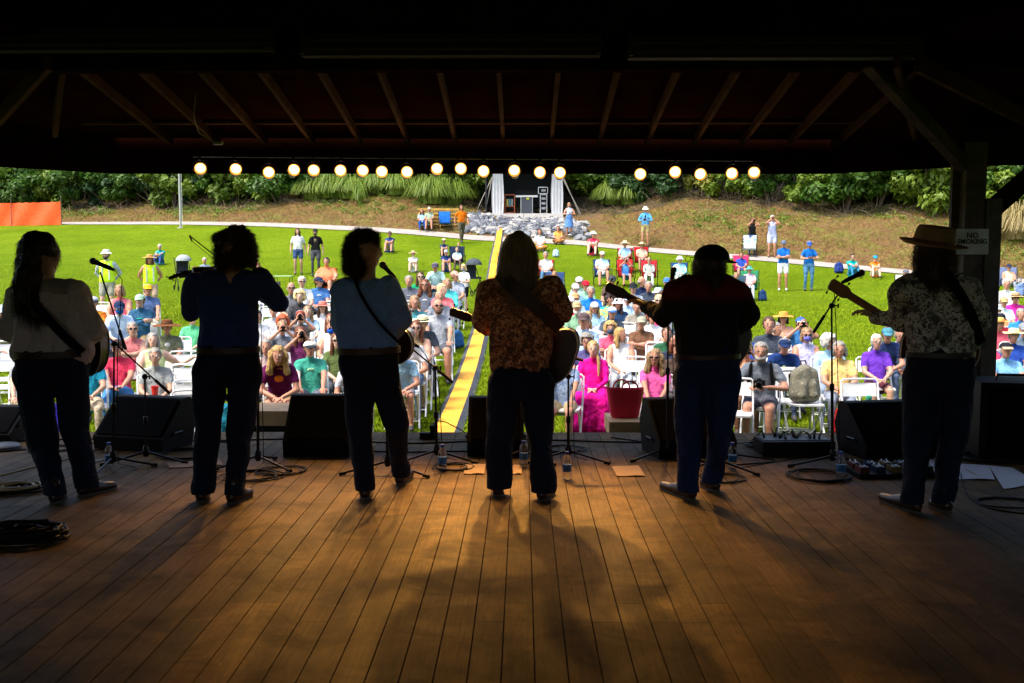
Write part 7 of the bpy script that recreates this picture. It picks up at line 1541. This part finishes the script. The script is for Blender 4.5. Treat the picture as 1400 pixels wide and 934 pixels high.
# papers
def paper(pts, label, c=(.36, .25, .17)):
    P = [onz(u, v, .006) for u, v in pts]; c0 = sum(P, Vector()) / len(P); m = MB(); n = 6; vs = []
    for j in range(n + 1):
        for i in range(n + 1):
            a = P[0].lerp(P[1], i / n).lerp(P[3].lerp(P[2], i / n), j / n) - c0; a.z += .004 * math.sin(i * 1.1) * math.sin(j * .9) + .004; vs.append(a)
    m.add(vs, [(j * (n + 1) + i, j * (n + 1) + i + 1, (j + 1) * (n + 1) + i + 1, (j + 1) * (n + 1) + i) for j in range(n) for i in range(n)]); o = obj('paper_sheet', m, plain('paper_%s' % c[0], c, .8, 0, .05, 8), None, c0); tag(o, label, 'paper')
paper([(636, 635), (664, 635), (662, 648), (634, 648)], 'tan paper sheet on the floor left of the fair haired musician')
paper([(702, 636), (714, 636), (713, 648), (699, 648)], 'tan paper sheet half hidden between the middle legs')
paper([(836, 638), (873, 637), (882, 651), (843, 651)], 'tan paper sheet on the floor left of the pointed boots')
paper([(228, 634), (300, 628), (305, 636), (232, 640)], 'tan paper sheet behind the fiddler boots', (.28, .2, .14))
paper([(1306, 634), (1352, 637), (1360, 656), (1300, 655)], 'white paper sheet on the floor beside the flowered shirt musician', (.55, .56, .62))
paper([(1352, 637), (1384, 640), (1420, 662), (1372, 669)], 'white paper sheet under the black loudspeaker edge', (.55, .56, .62))
paper([(1268, 628), (1280, 628), (1282, 648), (1276, 648)], 'white paper sheet between the rightmost legs', (.55, .56, .62))
# cables lying on the deck
def coil(u, v, r, turns, label, c=M_BLACK, th=.0045, jit=.25, sq=1.0, name='cable_coil', z=.0):
    c0 = onz(u, v); m = MB(); rr = np.random.default_rng(int(u * 7 + v)); pts = []; n = int(turns * 22)
    for i in range(n):
        a = i / 22 * 6.283; q = r * (1 + jit * .4 * math.sin(a * .37 + u) + jit * .3 * rr.normal() * .3); pts.append((q * math.cos(a) + .03 * math.sin(a * .21), q * sq * math.sin(a) + .02 * math.cos(a * .13), th + z + (i / n) * th * 2.2 * (turns / 4) + .003 * math.sin(a * 1.7)))
    m.tube(pts, th, 6); o = obj(name, m, c, None, c0); tag(o, label, 'cable'); return o
def cable(pts, label, c=M_BLACK, th=.004, name='cable'):
    P = [onz(u, v, th) + Vector((0, 0, (p_[0] if p_ else 0))) for u, v, *p_ in pts]; c0 = P[0].copy(); Q = []
    for i in range(len(P) - 1):
        p0, p1, p2, p3 = P[max(i - 1, 0)], P[i], P[i + 1], P[min(i + 2, len(P) - 1)]
        for t_ in np.linspace(0, 1, 8, endpoint=False): Q.append(.5 * ((2 * p1) + (p2 - p0) * t_ + (2 * p0 - 5 * p1 + 4 * p2 - p3) * t_ ** 2 + (3 * p1 - p0 - 3 * p2 + p3) * t_ ** 3) - c0)
    Q.append(P[-1] - c0); m = MB(); m.tube(Q, th, 6); o = obj(name, m, c, None, c0); tag(o, label, 'cable'); return o
M_TAN = plain('tan_cable', (.35, .22, .06), .5, 0, .1)
coil(12, 670, .20, 6, 'tangled dark cable coil at the left edge of the floor', M_BLACK, .007, .8, .8)
coil(16, 672, .15, 3, 'tan cable coil lying in the dark tangle', M_TAN, .006, .8, .8, z=.03)
coil(28, 738, .20, 14, 'thick black cable coil at the lower left of the stage', M_BLACK, .009, .9, .6, z=.0)
coil(70, 615, .16, 4, 'thin cable coil behind the first left shoe')
coil(255, 622, .22, 5, 'black cable coil between the first wedge and the fiddler')
coil(345, 652, .20, 5, 'black cable coil at the straight stand of the fiddler')
coil(385, 645, .17, 4, 'black cable coil in front of the second wedge')
coil(620, 640, .14, 4, 'dark cable coil under the low mandolin stand', M_BLACK, .005)
coil(770, 615, .17, 4, 'cable coil behind the bottle right of the fair haired musician')
coil(1120, 652, .22, 5, 'black cable coil under the right boom stand', M_BLACK, .006)
coil(985, 655, .16, 4, 'cable coil behind the black shirted musician')
coil(1375, 690, .20, 2, 'loose cable loops on the floor at the right edge', M_BLACK, .006, .3, .7)
coil(1345, 628, .18, 5, 'black cable pile at the foot of the timber post', M_BLACK, .008)
cable([(0, 604), (120, 600), (260, 603), (420, 600), (560, 606), (700, 601), (835, 604), (900, 605)], 'long black cable along the front edge of the stage', M_BLACK, .007)
cable([(0, 618), (60, 612), (120, 606), (240, 602), (330, 606)], 'grey black cable crossing the floor at far left', M_BLACK, .006)
cable([(0, 650), (40, 640), (90, 628), (140, 612)], 'tan cable running towards the first wedge', M_TAN, .006)
cable([(480, 616), (560, 618), (640, 617), (700, 622)], 'black cable crossing behind the slate shirted musician', M_BLACK, .006)
cable([(835, 598), (880, 604), (930, 612), (1010, 622), (1060, 630), (1000, 636)], 'black cable curving behind the fifth musician', M_BLACK, .006)
cable([(1010, 640), (1070, 630), (1120, 622)], 'thin cable running to the stage box', M_BLACK, .004)
cable([(1312, 610), (1316, 660), (1340, 690), (1400, 702), (1460, 705)], 'instrument cable trailing from the flowered shirt musician', M_BLACK, .005)
cable([(1316, 640), (1325, 645), (1340, 653)], 'short gold plug and lead lying on the white paper', plain('brass', (.5, .35, .1), .3, .8, 0), .007)
# stage box, pedal board, power block
a = onz(1090, 622); t_ = thing('stage_box', 'low black stage box bristling with plugged cables', 'stage box', a, .05)
m = MB(); m.box((0, 0.1, .06), (.62, .30, .12)); obj('case', m, M_BLACK, t_); m = MB(); m.box((0, .12, .123), (.58, .22, .006)); obj('panel', m, plain('panel_grey', (.12, .12, .13), .4, .4), t_)
for k in range(18): x_ = random.uniform(-.27, .27); y_ = .03 + .16 * random.random(); m = MB(); m.tube([(x_, y_, .12), (x_, y_ + .005, .145), (x_ + random.uniform(-.05, .05), y_ + .06, .15 + random.random() * .05), (x_ + random.uniform(-.15, .15), y_ + .22, .05), (x_ + random.uniform(-.3, .3), y_ + .32, .012)], [.009, .009, .005, .005, .005], 6); obj('plug', m, M_BLACKMET, t_)
coil(1075, 612, .22, 8, 'heap of black cables beside the stage box', M_BLACK, .008, 1.2, .6)
a = onz(1228, 654); t_ = thing('pedal_board', 'black pedal board crowded with small coloured effect pedals', 'pedal board', a, .08); m = MB(); m.box((0, .15, .02), (.62, .34, .035)); obj('board', m, M_BLACK, t_)
for k in range(10):
    x_ = -.25 + .125 * (k % 5); y_ = .08 + .15 * (k // 5); m = MB(); m.box((x_, y_, .06), (.075, .12, .045), None, 0, .92); pd = obj('pedal', m, plain('pedal%d' % k, [(.10, .02, .015), (.02, .035, .09), (.14, .10, .02), (.07, .07, .075), (.015, .02, .018)][k % 5], .4), t_)
    for q in (-1, 1): m = MB(); m.lathe([(.009, 0), (.008, .014), (.0001, .015)], 8, (x_ + q * .02, y_ + .03, .083)); obj('knob', m, M_CHROME if k % 2 else M_BLACK, pd)
    m = MB(); m.lathe([(.010, 0), (.010, .01), (.0001, .012)], 10, (x_, y_ - .035, .083)); obj('footswitch', m, M_CHROME, pd)
a = onz(586, 600); t_ = thing('power_block', 'small black plug block at the stage edge with an arched cable', 'power block', a); m = MB(); m.box((0, 0, .03), (.16, .08, .06)); obj('block', m, M_BLACK, t_); m = MB(); m.box((.04, 0, .09), (.05, .05, .07)); obj('plug', m, M_BLACK, t_)
m = MB(); m.tube([(.04, 0, .12), (.08, 0, .17), (.16, -.02, .16), (.3, -.03, .09), (.42, -.05, .01)], .005, 6); obj('lead', m, M_BLACK, t_)
t_ = thing('cable_case', 'round grey cable drum lid on the floor at far left', 'case', onz(5, 614)); m = MB(); m.lathe([(.14, 0), (.14, .03), (.12, .045), (.0001, .05)], 24); obj('lid', m, plain('case_lid', (.12, .12, .12), .4), t_)
